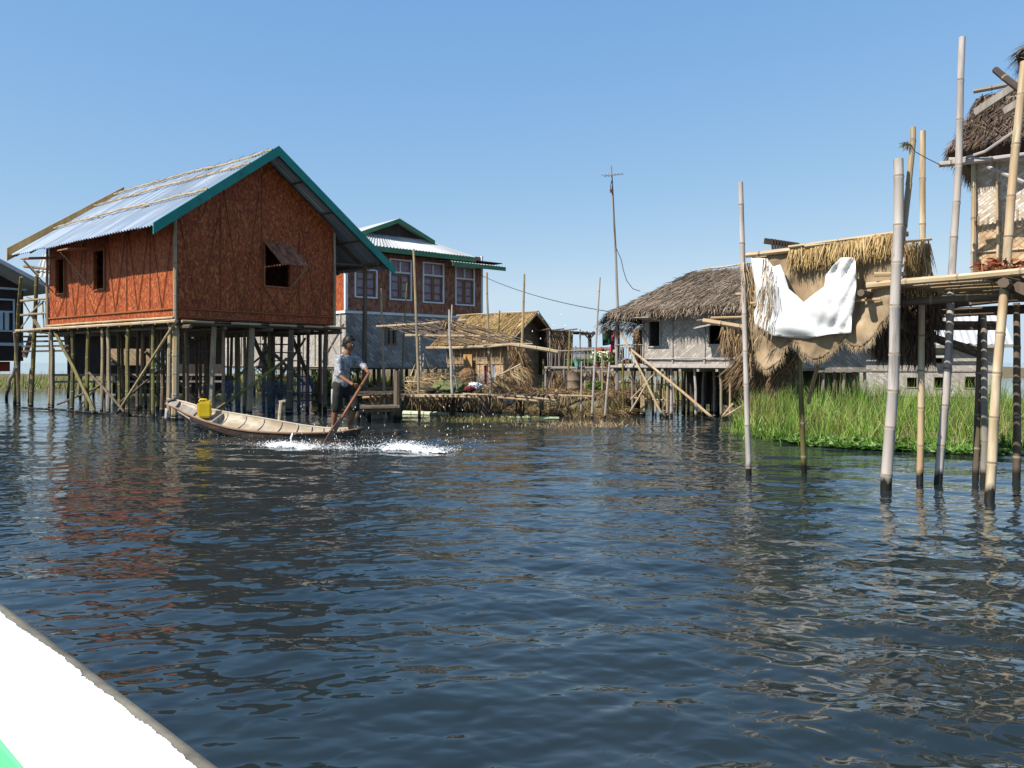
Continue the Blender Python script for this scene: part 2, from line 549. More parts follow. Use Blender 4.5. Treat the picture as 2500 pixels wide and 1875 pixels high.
def mat_blade(name, cols, rough=.7, trans=.0):
    m, nt, bs = newmat(name)
    uv = nt.nodes.new('ShaderNodeTexCoord'); sx = nt.nodes.new('ShaderNodeSeparateXYZ'); nt.links.new(uv.outputs['UV'], sx.inputs[0])
    r = ramp(nt, [(i / max(1, len(cols) - 1), c) for i, c in enumerate(cols)])
    nt.links.new(sx.outputs[0], r.inputs[0])
    f = tex_noise(nt, coord(nt, (1.3, 1.3, 1.3), 'Object'), 1, 3)
    rr = ramp(nt, [(.3, (.6, .6, .6)), (.7, (1.25, 1.25, 1.25))]); nt.links.new(f, rr.inputs[0])
    c = mixc(nt, 1.0, r.outputs[0], rr.outputs[0], 'MULTIPLY')
    nt.links.new(c, bs.inputs['Base Color'])
    bs.inputs['Roughness'].default_value = rough; bs.inputs['Specular IOR Level'].default_value = .25
    if trans:
        tr = nt.nodes.new('ShaderNodeBsdfTranslucent'); nt.links.new(c, tr.inputs[0])
        mx = nt.nodes.new('ShaderNodeMixShader'); mx.inputs[0].default_value = trans
        out = nt.nodes['Material Output']
        nt.links.new(bs.outputs[0], mx.inputs[1]); nt.links.new(tr.outputs[0], mx.inputs[2]); nt.links.new(mx.outputs[0], out.inputs[0])
    return m

M = {}
M['red_mat'] = mat_weave('varnished_bamboo_mat', [(.115, .022, .009), (.21, .042, .014), (.34, .080, .022), (.58, .24, .068)], .034, .062, .6, bmp=.25, pv=.20, warp=.006, cv=.62)
M['red_mat2'] = mat_weave('brown_bamboo_mat', [(.10, .035, .018), (.20, .075, .040), (.30, .125, .070), (.44, .24, .15)], .06, .12, .65, pv=.35, bmp=.3, warp=.015, cv=.65)
M['grey_mat'] = mat_weave('grey_bamboo_mat', [(.10, .088, .075), (.23, .205, .18), (.35, .32, .285), (.56, .52, .46)], .24, .105, .8, tw=1.3, twa=.08, pv=.40, brick=80)
M['red_batten'] = mat_noise('varnished_batten', [(.3, (.14, .04, .014)), (.7, (.36, .13, .045))], (8, 1.2, 1), .6, bmp=.2)
M['white_mat'] = mat_weave('bleached_bamboo_mat', [(.15, .125, .10), (.28, .25, .22), (.42, .395, .365), (.62, .60, .57)], .15, .058, .8, tw=2.6, stain=(.33, .30, .27), twa=.08, pv=.45, brick=80)
M['tan_mat'] = mat_weave('tan_bamboo_mat', [(.22, .13, .07), (.36, .24, .14), (.50, .36, .22), (.62, .48, .32)], .10, .05, .8, tw=3.0, twa=.1, pv=.6, brick=80)
M['half_mat'] = mat_weave('worn_bamboo_mat', [(.22, .16, .11), (.42, .35, .28), (.60, .55, .49), (.78, .74, .69)], .075, .03, .8, tw=4.5, twa=.1, pv=.4, brick=80, stain=(.46, .33, .20))
M['node'] = mat_noise('bamboo_node', [(.3, (.15, .11, .075)), (.7, (.32, .26, .19))], (9, 9, 9), .8, 'Object')
M['bamboo'] = mat_noise('dry_bamboo', [(.25, (.20, .13, .06)), (.5, (.36, .27, .14)), (.75, (.52, .43, .28))], (9, 1.3, 1), .55, bmp=.2, wet=True, patch=((.25, .21, .16), .9))
M['bamboo_green'] = mat_noise('green_bamboo', [(.25, (.10, .09, .025)), (.5, (.20, .17, .05)), (.75, (.36, .27, .10))], (9, 1.1, 1), .5, bmp=.2, wet=True, patch=((.10, .09, .035), 1.1))
M['bamboo_grey'] = mat_noise('weathered_bamboo', [(.28, (.15, .13, .12)), (.5, (.36, .33, .31)), (.72, (.52, .48, .44))], (14, 1.6, 1), .6, bmp=.35, detail=7, wet=True, patch=((.37, .325, .29), 1.1))
M['bamboo_pale'] = mat_noise('pale_bamboo', [(.28, (.22, .16, .09)), (.5, (.46, .37, .24)), (.72, (.62, .54, .40))], (14, 1.6, 1), .5, bmp=.3, detail=7, wet=True, patch=((.40, .27, .15), 1.2))
M['wood'] = mat_noise('old_timber', [(.3, (.07, .05, .035)), (.55, (.14, .105, .075)), (.8, (.24, .19, .14))], (12, 1.2, 3), .85, bmp=.4, wet=True)
M['wood_grey'] = mat_noise('grey_timber', [(.3, (.16, .14, .12)), (.55, (.28, .25, .22)), (.8, (.40, .36, .32))], (10, 1.2, 3), .85, bmp=.4, wet=True)
M['slat'] = mat_noise('smoked_bamboo', [(.3, (.06, .04, .028)), (.55, (.125, .09, .065)), (.8, (.24, .19, .14))], (10, 1.2, 3), .8)
M['plank'] = mat_noise('new_plank', [(.3, (.36, .20, .07)), (.6, (.52, .32, .13)), (.8, (.62, .42, .2))], (10, 1.2, 3), .7, bmp=.2)
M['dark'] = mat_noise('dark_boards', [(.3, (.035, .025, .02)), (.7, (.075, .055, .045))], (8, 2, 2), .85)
M['black_boards'] = mat_noise('tarred_boards', [(.3, (.02, .015, .014)), (.7, (.05, .035, .03))], (12, 1.5, 2), .8)
M['zinc'] = mat_noise('galvanised_sheet', [(.34, (.17, .23, .30)), (.5, (.37, .44, .52)), (.64, (.54, .60, .66))], (2.6, .07, 1), .40, detail=4, metal=.45, spec=.5, patch=((.27, .33, .40), .7))
M['zinc_old'] = mat_noise('weathered_sheet', [(.25, (.36, .37, .37)), (.5, (.52, .53, .53)), (.8, (.66, .66, .65))], (1.2, .3, 1), .5, detail=4, metal=.25, spec=.4)
M['teal'] = mat_noise('teal_paint', [(.3, (.006, .16, .13)), (.7, (.012, .24, .20))], (3, 3, 3), .45, 'Object')
M['green'] = mat_noise('green_paint', [(.3, (.05, .16, .07)), (.7, (.08, .22, .11))], (3, 3, 3), .5, 'Object')
M['white_paint'] = mat_noise('white_trim_paint', [(.3, (.58, .60, .62)), (.7, (.74, .75, .76))], (3, 3, 3), .6, 'Object')
M['blue_paint'] = mat_noise('pale_blue_paint', [(.3, (.36, .46, .50)), (.7, (.5, .6, .63))], (3, 3, 3), .6, 'Object')
M['shutter_wood'] = mat_noise('shutter_timber', [(.3, (.16, .085, .035)), (.7, (.26, .15, .07))], (10, 1.5, 1), .6)
M['curtain'] = mat_noise('curtain_cloth', [(.35, (.20, .19, .24)), (.5, (.36, .27, .32)), (.65, (.52, .25, .30))], (9, 7, 1), .9)
M['void'] = mat_noise('dark_glass', [(.3, (.015, .018, .022)), (.7, (.03, .034, .04))], (4, 4, 4), .12, spec=.6)
M['thatch_grey'] = mat_blade('grey_thatch', [(.095, .07, .048), (.17, .127, .093), (.25, .195, .145), (.34, .28, .215)], .85)
M['thatch_dark'] = mat_blade('dark_thatch', [(.045, .03, .02), (.09, .06, .04), (.15, .10, .07), (.20, .145, .10)], .85)
M['thatch_gold'] = mat_blade('golden_thatch', [(.15, .09, .035), (.28, .175, .07), (.42, .285, .12), (.55, .41, .2)], .75)
M['straw'] = mat_blade('dry_straw', [(.20, .12, .055), (.36, .24, .12), (.48, .35, .20), (.60, .47, .30)], .8)
M['straw_brown'] = mat_blade('brown_straw', [(.10, .06, .03), (.20, .125, .065), (.32, .21, .115), (.44, .31, .18)], .8)
M['thatch_base'] = mat_noise('thatch_underlay', [(.3, (.05, .038, .028)), (.7, (.11, .085, .06))], (14, 3, 1), .95)
M['grass'] = mat_blade('lake_grass', [(.05, .11, .014), (.11, .24, .025), (.20, .37, .045), (.30, .45, .09), (.42, .42, .18)], .55, .35)
M['reed'] = mat_blade('dry_reed', [(.16, .14, .04), (.26, .22, .08), (.36, .29, .13), (.16, .22, .05)], .7, .25)
M['weed'] = mat_blade('floating_weed', [(.06, .16, .02), (.12, .27, .04), (.20, .36, .07), (.36, .45, .22)], .5, .3)
M['bush'] = mat_blade('bush_leaf', [(.02, .05, .01), (.04, .09, .018), (.07, .13, .03)], .6, .2)
M['mud'] = mat_noise('mud', [(.3, (.07, .055, .03)), (.55, (.15, .12, .065)), (.75, (.22, .17, .09))], (3, 3, 3), .95, 'Object', bmp=.6, bd=.05)
M['cloth_white'] = mat_noise('white_sheet', [(.3, (.54, .54, .54)), (.7, (.70, .70, .69))], (4, 4, 4), .85, 'Object', bmp=.1)
M['burlap'] = mat_noise('burlap', [(.3, (.19, .13, .075)), (.52, (.32, .235, .145)), (.75, (.42, .33, .215))], (9, 9, 2.2), .95, 'Object', detail=7, bmp=.35, patch=((.24, .17, .10), 3))
M['foam'] = mat_noise('foam', [(.3, (.85, .88, .90)), (.7, (.95, .96, .97))], (20, 20, 20), .35, 'Object')
M['steel_white'] = mat_noise('aluminium_tube', [(.3, (.5, .5, .5)), (.7, (.62, .62, .62))], (4, 4, 4), .5, metal=.3)
M['wire'] = mat_noise('cable', [(.3, (.03, .03, .03)), (.7, (.05, .05, .05))], (4, 4, 4), .7)

def flat(name, c, rough=.7, v=.2, sc=6):
    return mat_noise(name, [(.3, tuple(x * (1 - v) for x in c)), (.7, tuple(min(1, x * (1 + v)) for x in c))], (sc, sc, sc), rough, 'Object')
# ------------------------------------------------------------------ water
def build_water():
    rs = [1.15]
    while rs[-1] < 6000:
        r = rs[-1]
        rs.append(r + min(max(.008, .4 * r * r / 995), .01 * r if r > 25 else 9, ) if r < 60 else r * 1.03)
    rs = np.array(rs)
    th = np.concatenate([np.linspace(-86, -38, 70)[:-1], np.linspace(-38, 38, 400), np.linspace(38, 86, 70)[1:]])
    th = np.radians(th)
    R, T = np.meshgrid(rs, th, indexing='ij')
    X = R * np.sin(T); Y = R * np.cos(T)
    dr = np.gradient(rs)[:, None] * np.ones_like(T)
    Z = np.zeros_like(X)
    g = np.random.default_rng(5)
    NW = 112
    lam = np.exp(g.uniform(np.log(.065), np.log(.75), NW))
    lam[-16:] = np.exp(g.uniform(np.log(.55), np.log(1.5), 16))
    # most of the ripples run along the view, a wake crosses from the right
    ang = np.where(g.random(NW) < .72, g.normal(np.radians(-82), np.radians(26), NW), g.normal(np.radians(-128), np.radians(15), NW))
    sl = .0142 * (lam / .20) ** np.where(lam < .20, .35, -.22)
    sl[-16:] = .0135
    # slow gusts change how rough each patch is
    gx = .75 + .32 * np.sin(.31 * X + .9 * np.sin(.22 * Y + 1)) * np.sin(.43 * Y + 1.3 * np.sin(.17 * X)) + .14 * np.sin(1.3 * X + .7 * Y + 2 * np.sin(.5 * Y))
    gx = gx + 1.3 * np.exp(-((X + 1.9) / 2.2) ** 2 - ((Y - 11.9) / .9) ** 2)
    for i in range(NW):
        k = 2 * math.pi / lam[i]
        a = sl[i] / k
        ph = k * (X * math.cos(ang[i]) + Y * math.sin(ang[i])) + g.uniform(0, 6.28)
        ph = ph + .6 * np.sin(.8 * X * math.sin(ang[i]) - .9 * Y * math.cos(ang[i]) + i)
        fade = np.clip((lam[i] / dr - 2.5) / 3, 0, 1)
        s = np.sin(ph)
        Z += a * fade * (s + .18 * np.cos(2 * ph)) * (gx if lam[i] < .9 else 1)
    Z *= np.clip((400 - R) / 300, 0, 1)
    nR, nT = X.shape
    V = np.stack([X, Y, Z], -1).reshape(-1, 3)
    i = np.arange(nR - 1)[:, None] * nT + np.arange(nT - 1)[None]
    F = np.stack([i, i + nT, i + nT + 1, i + 1], -1).reshape(-1, 4)[:, ::-1]
    me = bpy.data.meshes.new('water')
    me.vertices.add(len(V)); me.vertices.foreach_set('co', V.ravel())
    me.loops.add(F.size); me.loops.foreach_set('vertex_index', F.ravel().astype(np.int32))
    me.polygons.add(len(F)); me.polygons.foreach_set('loop_start', np.arange(0, F.size, 4, dtype=np.int32))
    me.polygons.foreach_set('use_smooth', np.ones(len(F), bool))
    me.update(calc_edges=True)
    if me.polygons[0].normal.z < 0: me.flip_normals()
    m, nt, bs = newmat('lake_water')
    f = tex_noise(nt, coord(nt, (.25, .25, .25), 'Object'), 1, 3)
    r = ramp(nt, [(.35, (.012, .021, .025)), (.65, (.018, .025, .025))]); nt.links.new(f, r.inputs[0])
    nt.links.new(r.outputs[0], bs.inputs['Base Color'])
    bs.inputs['Roughness'].default_value = .045; bs.inputs['IOR'].default_value = 1.44
    bs.inputs['Specular IOR Level'].default_value = .5
    n1 = tex_noise(nt, coord(nt, (6, 9.5, 6), 'Object'), 1, 1.2, .5, .6)
    bump(nt, bs, n1, .42, .018)
    me.materials.append(m)
    o = bpy.data.objects.new('water', me); COL.objects.link(o)
    tag(o, kind='structure')
    return o
build_water()

# ------------------------------------------------------------------ banks
def bank(name, front, back, ztop, steep=.5, rough=.06, nx=60, ny=24, mat=None):
    """a strip of ground between a front and a back polyline, sunk at its edges"""
    def samp(pl, t):
        x = t * (len(pl) - 1); i = min(int(x), len(pl) - 2); return Vector(pl[i]).lerp(Vector(pl[i + 1]), x - i)
    vs = []; fs = []
    for j in range(ny + 1):
        q = (j / ny) ** 1.8
        for i in range(nx + 1):
            t = i / nx
            a = samp(front, t); b = samp(back, t)
            p = a.lerp(b, q)
            d = min((p - a).length, (p - b).length, (t * (samp(front, 1) - samp(front, 0)).length), (1 - t) * (samp(front, 1) - samp(front, 0)).length)
            z = -.25 + (ztop + .25) * min(1, (d / steep)) ** .7
            z += rough * mnoise.fractal(Vector((p.x * 1.7, p.y * 1.7, 3)), 1, 2, 4)
            if j == 0 or i in (0, nx): z = -.4
            vs.append((p.x + .08 * mnoise.noise(Vector((p.x * 3, p.y * 3, 0))), p.y, z))
    for j in range(ny):
        for i in range(nx):
            a = j * (nx + 1) + i
            fs.append((a, a + 1, a + nx + 2, a + nx + 1))
    mb = MB(); mb.add(vs, fs)
    o = mb.build(name, mat or M['mud'], smooth=True)
    tag(o, kind='structure')
    return samp

def strip_pts(samp, front, back, N, p=1.6, q0=0.0, q1=1.0):
    out = []
    for _ in range(N):
        t = rnd.random(); q = q0 + (q1 - q0) * rnd.random() ** p
        v = samp(front, t).lerp(samp(back, t), q)
        out.append((v.x, v.y, t, q))
    return out

def grass_blades(mb, pts, h, wd, zb, lean=.18, droop=.25, seg=2):
    N = len(pts)
    b = np.array([(x, y, 0) for x, y, t, q in pts]); b[:, 2] = zb
    d = np.stack([nr.normal(.05, lean, N), nr.normal(0, lean, N), np.ones(N)], 1)
    a = nr.random(N) * 6.28
    sd_ = np.stack([np.cos(a), np.sin(a) * .5, np.zeros(N)], 1)
    gd = nr.normal(0, 1, (N, 3)); gd[:, 2] = -.6
    mb.blades(b, d, sd_, h, wd, droop * nr.random(N), seg)

# right bank with tall grass
rf = [tuple(W(x, y).xy) for x, y in ((1826, 1052), (1850, 1062), (1900, 1076), (2000, 1091), (2100, 1096), (2200, 1100), (2350, 1107), (2500, 1110))] + [(9.5, 10.6), (16, 10.2)]
rb = [(6.9, 22.5), (7.3, 23), (7.8, 24), (8.5, 26), (10, 26), (11, 27), (12.5, 27), (15, 27), (18, 27), (26, 27)]
rs_ = bank('grass_bank', rf, rb, .10, 1.2, .05)
mb = MB()
# clumps give the uneven light and dark tufts
cl = strip_pts(rs_, rf, rb, 900, 1.4, .012, .7)
pts = []; hh = []
for (x, y, t, q) in cl:
    k = rnd.randint(14, 34)
    hc = (.26 + .66 * min(1, q / .16)) * rnd.uniform(.45, 1.22) * (.6 if t < .10 else 1)
    lx, ly = rnd.gauss(0, .10), rnd.gauss(0, .06)
    for _ in range(k):
        pts.append((x + rnd.gauss(0, .13) + lx, y + rnd.gauss(0, .13) + ly, t, q)); hh.append(hc * rnd.uniform(.4, 1.15))
hh = np.array(hh)
grass_blades(mb, pts, hh, .013 * (.7 + .8 * nr.random(len(pts))), .0, .27, .55, 3)
o = mb.build('tall_grass', M['grass']); tag(o, kind='stuff')
mb = MB()
p2 = strip_pts(rs_, rf, rb, 1900, 1.4, .03, .7); p2 += [q for q in strip_pts(rs_, rf, rb, 3000, 1.2, .01, .7) if q[2] < .16]
grass_blades(mb, p2, .30 + .85 * nr.random(len(p2)), .011, .02, .42, .5)
o = mb.build('dry_reeds', M['reed']); tag(o, kind='stuff')
mb = MB()
N = 2600
p3 = strip_pts(rs_, rf, rb, N, 1.0, -.012, .035)
b = np.array([(x, y, .02 + .10 * max(0, q * 25) * rnd.random()) for x, y, t, q in p3])
a = nr.random(N) * 6.28
mb.blades(b, np.stack([np.cos(a), np.sin(a), .3 + nr.random(N)], 1), np.stack([-np.sin(a), np.cos(a), np.zeros(N)], 1), .10 + .10 * nr.random(N), .05 + .04 * nr.random(N), .3)
o = mb.build('floating_weeds', M['weed']); tag(o, kind='stuff')

# middle bank of mud and rubbish
mf = [tuple(W(x, y).xy) for x, y in ((905, 1003), (980, 1006), (1100, 1006), (1250, 1006), (1330, 1012), (1400, 1017), (1470, 1019), (1530, 1015), (1560, 1004))]
mbk = [(-4.2, 24), (-3.2, 25), (-2, 26), (0, 26), (1, 26), (2, 26), (3, 25), (3.6, 24), (4, 23)]
ms_ = bank('mud_bank', mf, mbk, .48, .55, .10, 90, 26)
mb = MB()
N = 9000
p4 = strip_pts(ms_, mf, mbk, N, 1.5, .0, .30)
b = np.array([(x, y, (.04 + .50 * min(1, q * 9) * rnd.random() ** .5) if q < .05 else .46 + .14 * rnd.random()) for x, y, t, q in p4])
mb.blades(b, np.stack([nr.normal(0, .9, N), nr.normal(-.5, .5, N), nr.normal(-.35, .5, N)], 1), nr.normal(0, 1, (N, 3)), .12 + .32 * nr.random(N), .016, .2)
o = mb.build('bank_litter', M['straw_brown']); tag(o, kind='stuff')
mb = MB()
p5 = strip_pts(ms_, mf, mbk, 1500, 1.2, -.01, .10)
grass_blades(mb, p5, .08 + .22 * nr.random(1500), .012, np.array([.03 + .4 * min(1, max(0, q) * 9) for *_, q in p5]), .5, .5)
p6 = [(W(1180 + rnd.gauss(20, 60), 1022 + rnd.uniform(-2, 7))) for _ in range(700)]
grass_blades(mb, [(v.x, v.y, 0, 0) for v in p6], .06 + .14 * nr.random(700), .014, -.01, .6, .5)
o = mb.build('bank_grass', M['reed']); tag(o, kind='stuff')
mb = MB()
p6 = [(W(1370 + rnd.gauss(40, 70), 1038 + rnd.uniform(-5, 6))) for _ in range(420)]
grass_blades(mb, [(v.x, v.y, 0, 0) for v in p6], .06 + .14 * nr.random(420), .010, -.01, .9, .5)
o = mb.build('floating_stalks', M['straw']); tag(o, kind='stuff')

# reed bank behind the white house
kf = [(.8, 25.5), (2, 25.6), (4, 25), (6, 24), (8, 24.5)]
kb = [(1, 33), (2.5, 33), (5, 33), (8, 33), (11, 33)]
ks_ = bank('reed_bank', kf, kb, .22, .8, .06, 30, 10)
mb = MB(); pk = strip_pts(ks_, kf, kb, 3600, 1.3, .0, .9)
grass_blades(mb, pk, .35 + .65 * nr.random(3600), .03, .1, .3, .4)
o = mb.build('bank_reeds', M['reed']); tag(o, kind='stuff')
mb = MB(); pk = strip_pts(ks_, kf, kb, 1800, 1.3, .0, .5)
grass_blades(mb, pk, .25 + .35 * nr.random(1800), .03, .1, .3, .4)
o = mb.build('low_grass', M['grass']); tag(o, kind='stuff')

# marsh behind the left houses
lf = [(-40, 33), (-26, 35), (-18, 36), (-12, 34), (-8, 30.5), (-5, 29.5)]
lb = [(-60, 80), (-40, 80), (-25, 80), (-12, 80), (-6, 70), (-3, 60)]
ls_ = bank('marsh_bank', lf, lb, .14, 1.2, .08)
mb = MB()
p7 = strip_pts(ls_, lf, lb, 5200, 2.2, .0, .6)
grass_blades(mb, p7, .3 + .6 * nr.random(5200), .035, .05, .25, .35)
o = mb.build('marsh_grass', M['reed']); tag(o, kind='stuff')
mb = MB()
p7 = strip_pts(ls_, lf, lb, 3800, 2.2, .0, .5)
grass_blades(mb, p7, .25 + .4 * nr.random(3800), .04, .05, .3, .35)
o = mb.build('marsh_weeds', M['grass']); tag(o, kind='stuff')
ff = [(-14, 70), (0, 75), (20, 75), (50, 60)]
fb = [(-60, 240), (0, 240), (60, 240), (160, 240)]
bank('far_bank', ff, fb, .3, 4, .1, 20, 8)

def bush(x, y, z, w, h, label, seed):
    r = bpy.data.objects.new('bush', None)
    root = thing('bush', label, 'bush', (x, y, z))
    tr = MB()
    for k in range(7):
        a = rnd.random() * 6.28
        tr.tube([(x, y, z - .1), (x + math.cos(a) * w * .25, y + math.sin(a) * w * .25, z + h * .4), (x + math.cos(a) * w * .4, y + math.sin(a) * w * .4, z + h * .75)], [.05, .035, .012], 5)
    tr.build('stem', M['wood'], root)
    lm = MB(); N = 1500
    c = []
    while len(c) < N:
        p = Vector((rnd.uniform(-1, 1), rnd.uniform(-1, 1), rnd.uniform(-1, 1)))
        if .35 < p.length < 1 and mnoise.noise(p * 2.3 + Vector((seed, 0, 0))) > -.12:
            c.append((x + p.x * w / 2, y + p.y * w / 2, z + h * .55 + p.z * h * .5))
    lm.blades(np.array(c), nr.normal(0, 1, (N, 3)), nr.normal(0, 1, (N, 3)), .22, .11, .2)
    lm.build('foliage', M['bush'], root)
bush(-17.5, 39, .1, 4.5, 2.6, 'dark green bush behind the piles near the brown house', 1)
bush(-12.0, 41, .1, 5.5, 2.9, 'wide dark bush seen between the orange house piles', 4)
bush(-8.6, 38, .1, 3.2, 2.3, 'smaller dark bush close to the grey lower storey', 9)

# ------------------------------------------------------------------ orange stilt house
def orange_house():
    o = (-7.27, 17.2)
    root = thing('stilt_house', 'orange bamboo-mat house on tall stilts with teal-edged tin gable roof', 'house', (o[0], o[1], 0))
    A = Frame(o, (-.782, .623), (-.623, -.782)); B = Frame(o, (.623, .782), (.782, -.623))
    LA, LB = 6.5, 4.29
    s0, zr, kl, kr = 2.18, 6.22, .735, .675          # ridge position, height and slopes
    roofz = lambda s: zr - (s0 - s) * kl if s < s0 else zr - (s - s0) * kr
    zf = 2.20
    # walls
    hA = [rect(A, 231, 612, 255, 705), rect(A, 138, 633, 158, 716)]
    mb = MB(); wall(mb, A, 0.0, LA, zf, 4.56, hA, .06)
    wl = mb.build('side_wall', M['red_mat'], root); wl['label'] = 'sunlit orange wall'
    hB = [rect(B, 646, 599, 707, 699)]
    mb = MB(); wall(mb, B, 0.02, LB, zf, 4.50, hB, .06)
    mb.prism([B(0.02, 4.503), B(LB, 4.503), B(LB, roofz(LB) - .1), B(s0, zr - .09), B(0.02, roofz(0.02) - .1)], -B.n * .06)
    wb = mb.build('gable_wall', M['red_mat'], root); wb['label'] = 'shaded brown gable wall'
    mb = MB()
    Bb = Frame(A(LA, 0).xy, (.623, .782), (-.782, .623))
    wall(mb, Bb, 0.07, LB - .07, zf, 4.5, (), .06)
    mb.prism([Bb(.07, 4.503), Bb(LB - .07, 4.503), Bb(LB - .07, roofz(LB) - .12), Bb(s0, zr - .1), Bb(.07, roofz(.07) - .12)], -Bb.n * .06)
    Ab = Frame(B(LB, 0).xy, (-.782, .623), (.623, .782))
    wall(mb, Ab, .07, LA, zf, 4.6, (), .06)
    mb.build('rear_wall', M['red_mat2'], root)
    # battens in crossing diagonals
    def battens(fr, L, top, holes, name, pan):
        mb = MB(); n = .018
        def bt(a, za, b, zb, r=.010):
            mb.tube([fr(a, za, n), fr(b, zb, n)], r, 5)
        bt(0.03, zf + .22, L - .03, zf + .22, .022); bt(.03, zf + .04, L - .03, zf + .04, .02)
        k = 0; w = L / pan
        for i in range(pan):
            a = i * w; b = a + w
            hs = [h for h in holes if h[0] < b and h[1] > a]
            zt = top((a + b) / 2) - .15
            if hs and hs[0][0] < (a + b) / 2 < hs[0][1]:
                zt = hs[0][2] - .06
            bt(a + .06, zt, (a + b) / 2, zf + .24); bt(b - .06, zt, (a + b) / 2 + .03, zf + .24)
            if not any(h[0] - .03 < a < h[1] + .03 for h in holes) and i: bt(a, zf + .24, a, top(a) - .1)
        for h in holes:
            rim(mb, fr, h[0], h[1], h[2], h[3], .045, .003, .032)
        mb.build(name, M['red_batten'], root)
    battens(A, LA, lambda s: 4.5, hA, 'wall_battens', 6)
    battens(B, LB, lambda s: roofz(s) - .35, hB, 'gable_battens', 4)
    mb = MB()
    mb.bamboo(B(-.02, zf - .02, .03), B(-.02, roofz(0) - .2, .03), .045); mb.bamboo(B(LB, zf, .02), B(LB, roofz(LB) - .2, .02), .04)
    mb.bamboo(A(LA, zf, .03), A(LA, 4.5, .03), .04)
    build_each(mb, 'corner_post', M['bamboo'], root)
    # shutters propped open
    def shutter(fr, h, out, drop, ext=0.0, prop=True, sl=0.0):
        mb = MB(); n0 = .05
        a, b, z = h[0] - ext, h[1] + ext, h[3] + .02
        mb.prism([fr(a, z, n0), fr(b, z, n0), fr(b + sl, z - drop, n0 + out), fr(a + sl, z - drop, n0 + out)], (0, 0, .03))
        sh = mb.build('shutter', M['red_mat2'], root)
        mb = MB(); mb.bamboo(fr(b, h[2] + .03, .06), fr(b + sl, z - drop - .02, n0 + out * .9), .018)
        mb.build('prop', M['bamboo'], sh)
    shutter(A, hA[0], .80, .10, .03); shutter(A, hA[1], .80, .10, .03)
    shutter(B, hB[0], .44, .52, .04, sl=.16)
    # roof
    f, bk = .60, 7.05
    def rp(s, n, dz=0): return B(s, roofz(s) + dz, n)
    el, er = -.75, 5.8
    rr = MB()
    corrugated(rr, rp(el, f), rp(el, -bk), rp(s0, f), rp(s0, -bk), sheet=.78, rag=.035, wave=.13, amp=.018)
    corrugated(rr, rp(er, -bk), rp(er, f), rp(s0, -bk), rp(s0, f), sheet=.78, rag=.05, wave=.13, amp=.02)
    roof = rr.build('roof', M['zinc'], root)
    mb = MB()
    for (a, b) in ((el - .06, s0), (s0, er + .05)):
        p, q = rp(a, f), rp(b, f)
        mb.prism([p + Vector((0, 0, .07)), q + Vector((0, 0, .07)), q - Vector((0, 0, .16)), p - Vector((0, 0, .16))], B.n * .035)
    bb = mb.build('bargeboard', M['teal'], roof); bb['label'] = 'teal front bargeboard'
    mb = MB(); p, q = rp(el - .06, -bk), rp(s0 + .08, -bk)
    mb.prism([p + Vector((0, 0, .24)), q + Vector((0, 0, .24)), q - Vector((0, 0, .10)), p - Vector((0, 0, .10))], -B.n * .04)
    bb = mb.build('bargeboard', M['plank'], roof); bb['label'] = 'bare timber rear bargeboard'
    mb = MB()
    for s in (s0 - .18, 1.42, .38):
        for k in range(3):
            a = lerp(f + .03, -bk, k / 3); b = lerp(f, -bk, (k + 1.08) / 3)
            mb.bamboo(rp(s, a, .075), rp(s + rnd.uniform(-.05, .05), max(b, -bk - .05), .07), .026, .022)
        for k in range(15):
            n = lerp(f, -bk, (k + .5) / 15)
            mb.plank(rp(s - .10, n, .10), rp(s + .09, n + .03, .10), .02, .012)
    build_each(mb, 'hold_down_bamboo', M['bamboo_pale'], roof)
    mb = MB()                                     # rafters and purlins under the sheets
    for n in (f - .12, -.35, -1.6, -3, -4.5, -6, -bk + .1):
        mb.tube([rp(el + .1, n, -.07), rp(s0, n, -.07)], .032, 6); mb.tube([rp(er - .1, n, -.07), rp(s0, n, -.07)], .032, 6)
    for s in (.2, 1.2, 3.0, 3.9, 4.8, 5.6):
        mb.tube([rp(s, f + .04, -.045), rp(s, -bk, -.045)], .024, 6)
    build_each(mb, 'rafter', M['wood'], roof)
    # porch along the hidden side: eave beam and tall post
    mb = MB()
    mb.bamboo(B(5.35, 3.86, .5), B(5.35, 3.86, -6.6), .045); mb.tube([B(LB, 3.80, -.02), B(5.5, 3.86, -.02)], .035, 6)
    build_each(mb, 'porch_beam', M['wood'], root)
    for px, n, r in ((892, .0, .065), (885, -3.2, .05)):
        s, _ = B.hit(px, 700, n) if n == 0 else (5.35, 0)
        mb = MB(); mb.tube([B(s - .05, -.7, n), B(s - .03, 1.6, n), B(s, 3.9, n)], [r * 1.05, r, r * .85], 8)
        mb.build('porch_post', M['wood'], root)
    # floor
    mb = MB()
    mb.prism([B(-.10, zf - .03, .12), B(LB + .1, zf - .03, .12), B(LB + .1, zf - .03, -LA - .1), B(-.10, zf - .03, -LA - .1)], (0, 0, -.03))
    for k in range(13):
        n = lerp(.05, -LA, k / 12)
        mb.tube([B(-.2, zf - .10, n), B(LB + .15, zf - .10, n)], .036, 6)
    for s in (.1, 1.1, 2.15, 3.2, 4.2):
        mb.tube([B(s, zf - .18, .35 * rnd.random() + .1), B(s, zf - .18, -LA - .2)], .045, 6)
    for k in range(46):                           # split-bamboo flooring poking out
        n = lerp(.08, -LA, k / 45)
        mb.plank(B(-.16 - .05 * rnd.random(), zf - .05, n), B(.3, zf - .05, n), .05, .012)
    mb.build('floor_frame', M['wood'], root)
    mb = MB()
    mb.bamboo(A(-.35, zf - .07, .17), A(LA + .25, zf - .06, .17), .04, .035, .002); mb.bamboo(A(-.05, zf + .02, .07), A(LA, zf + .02, .07), .026, .026, .002)
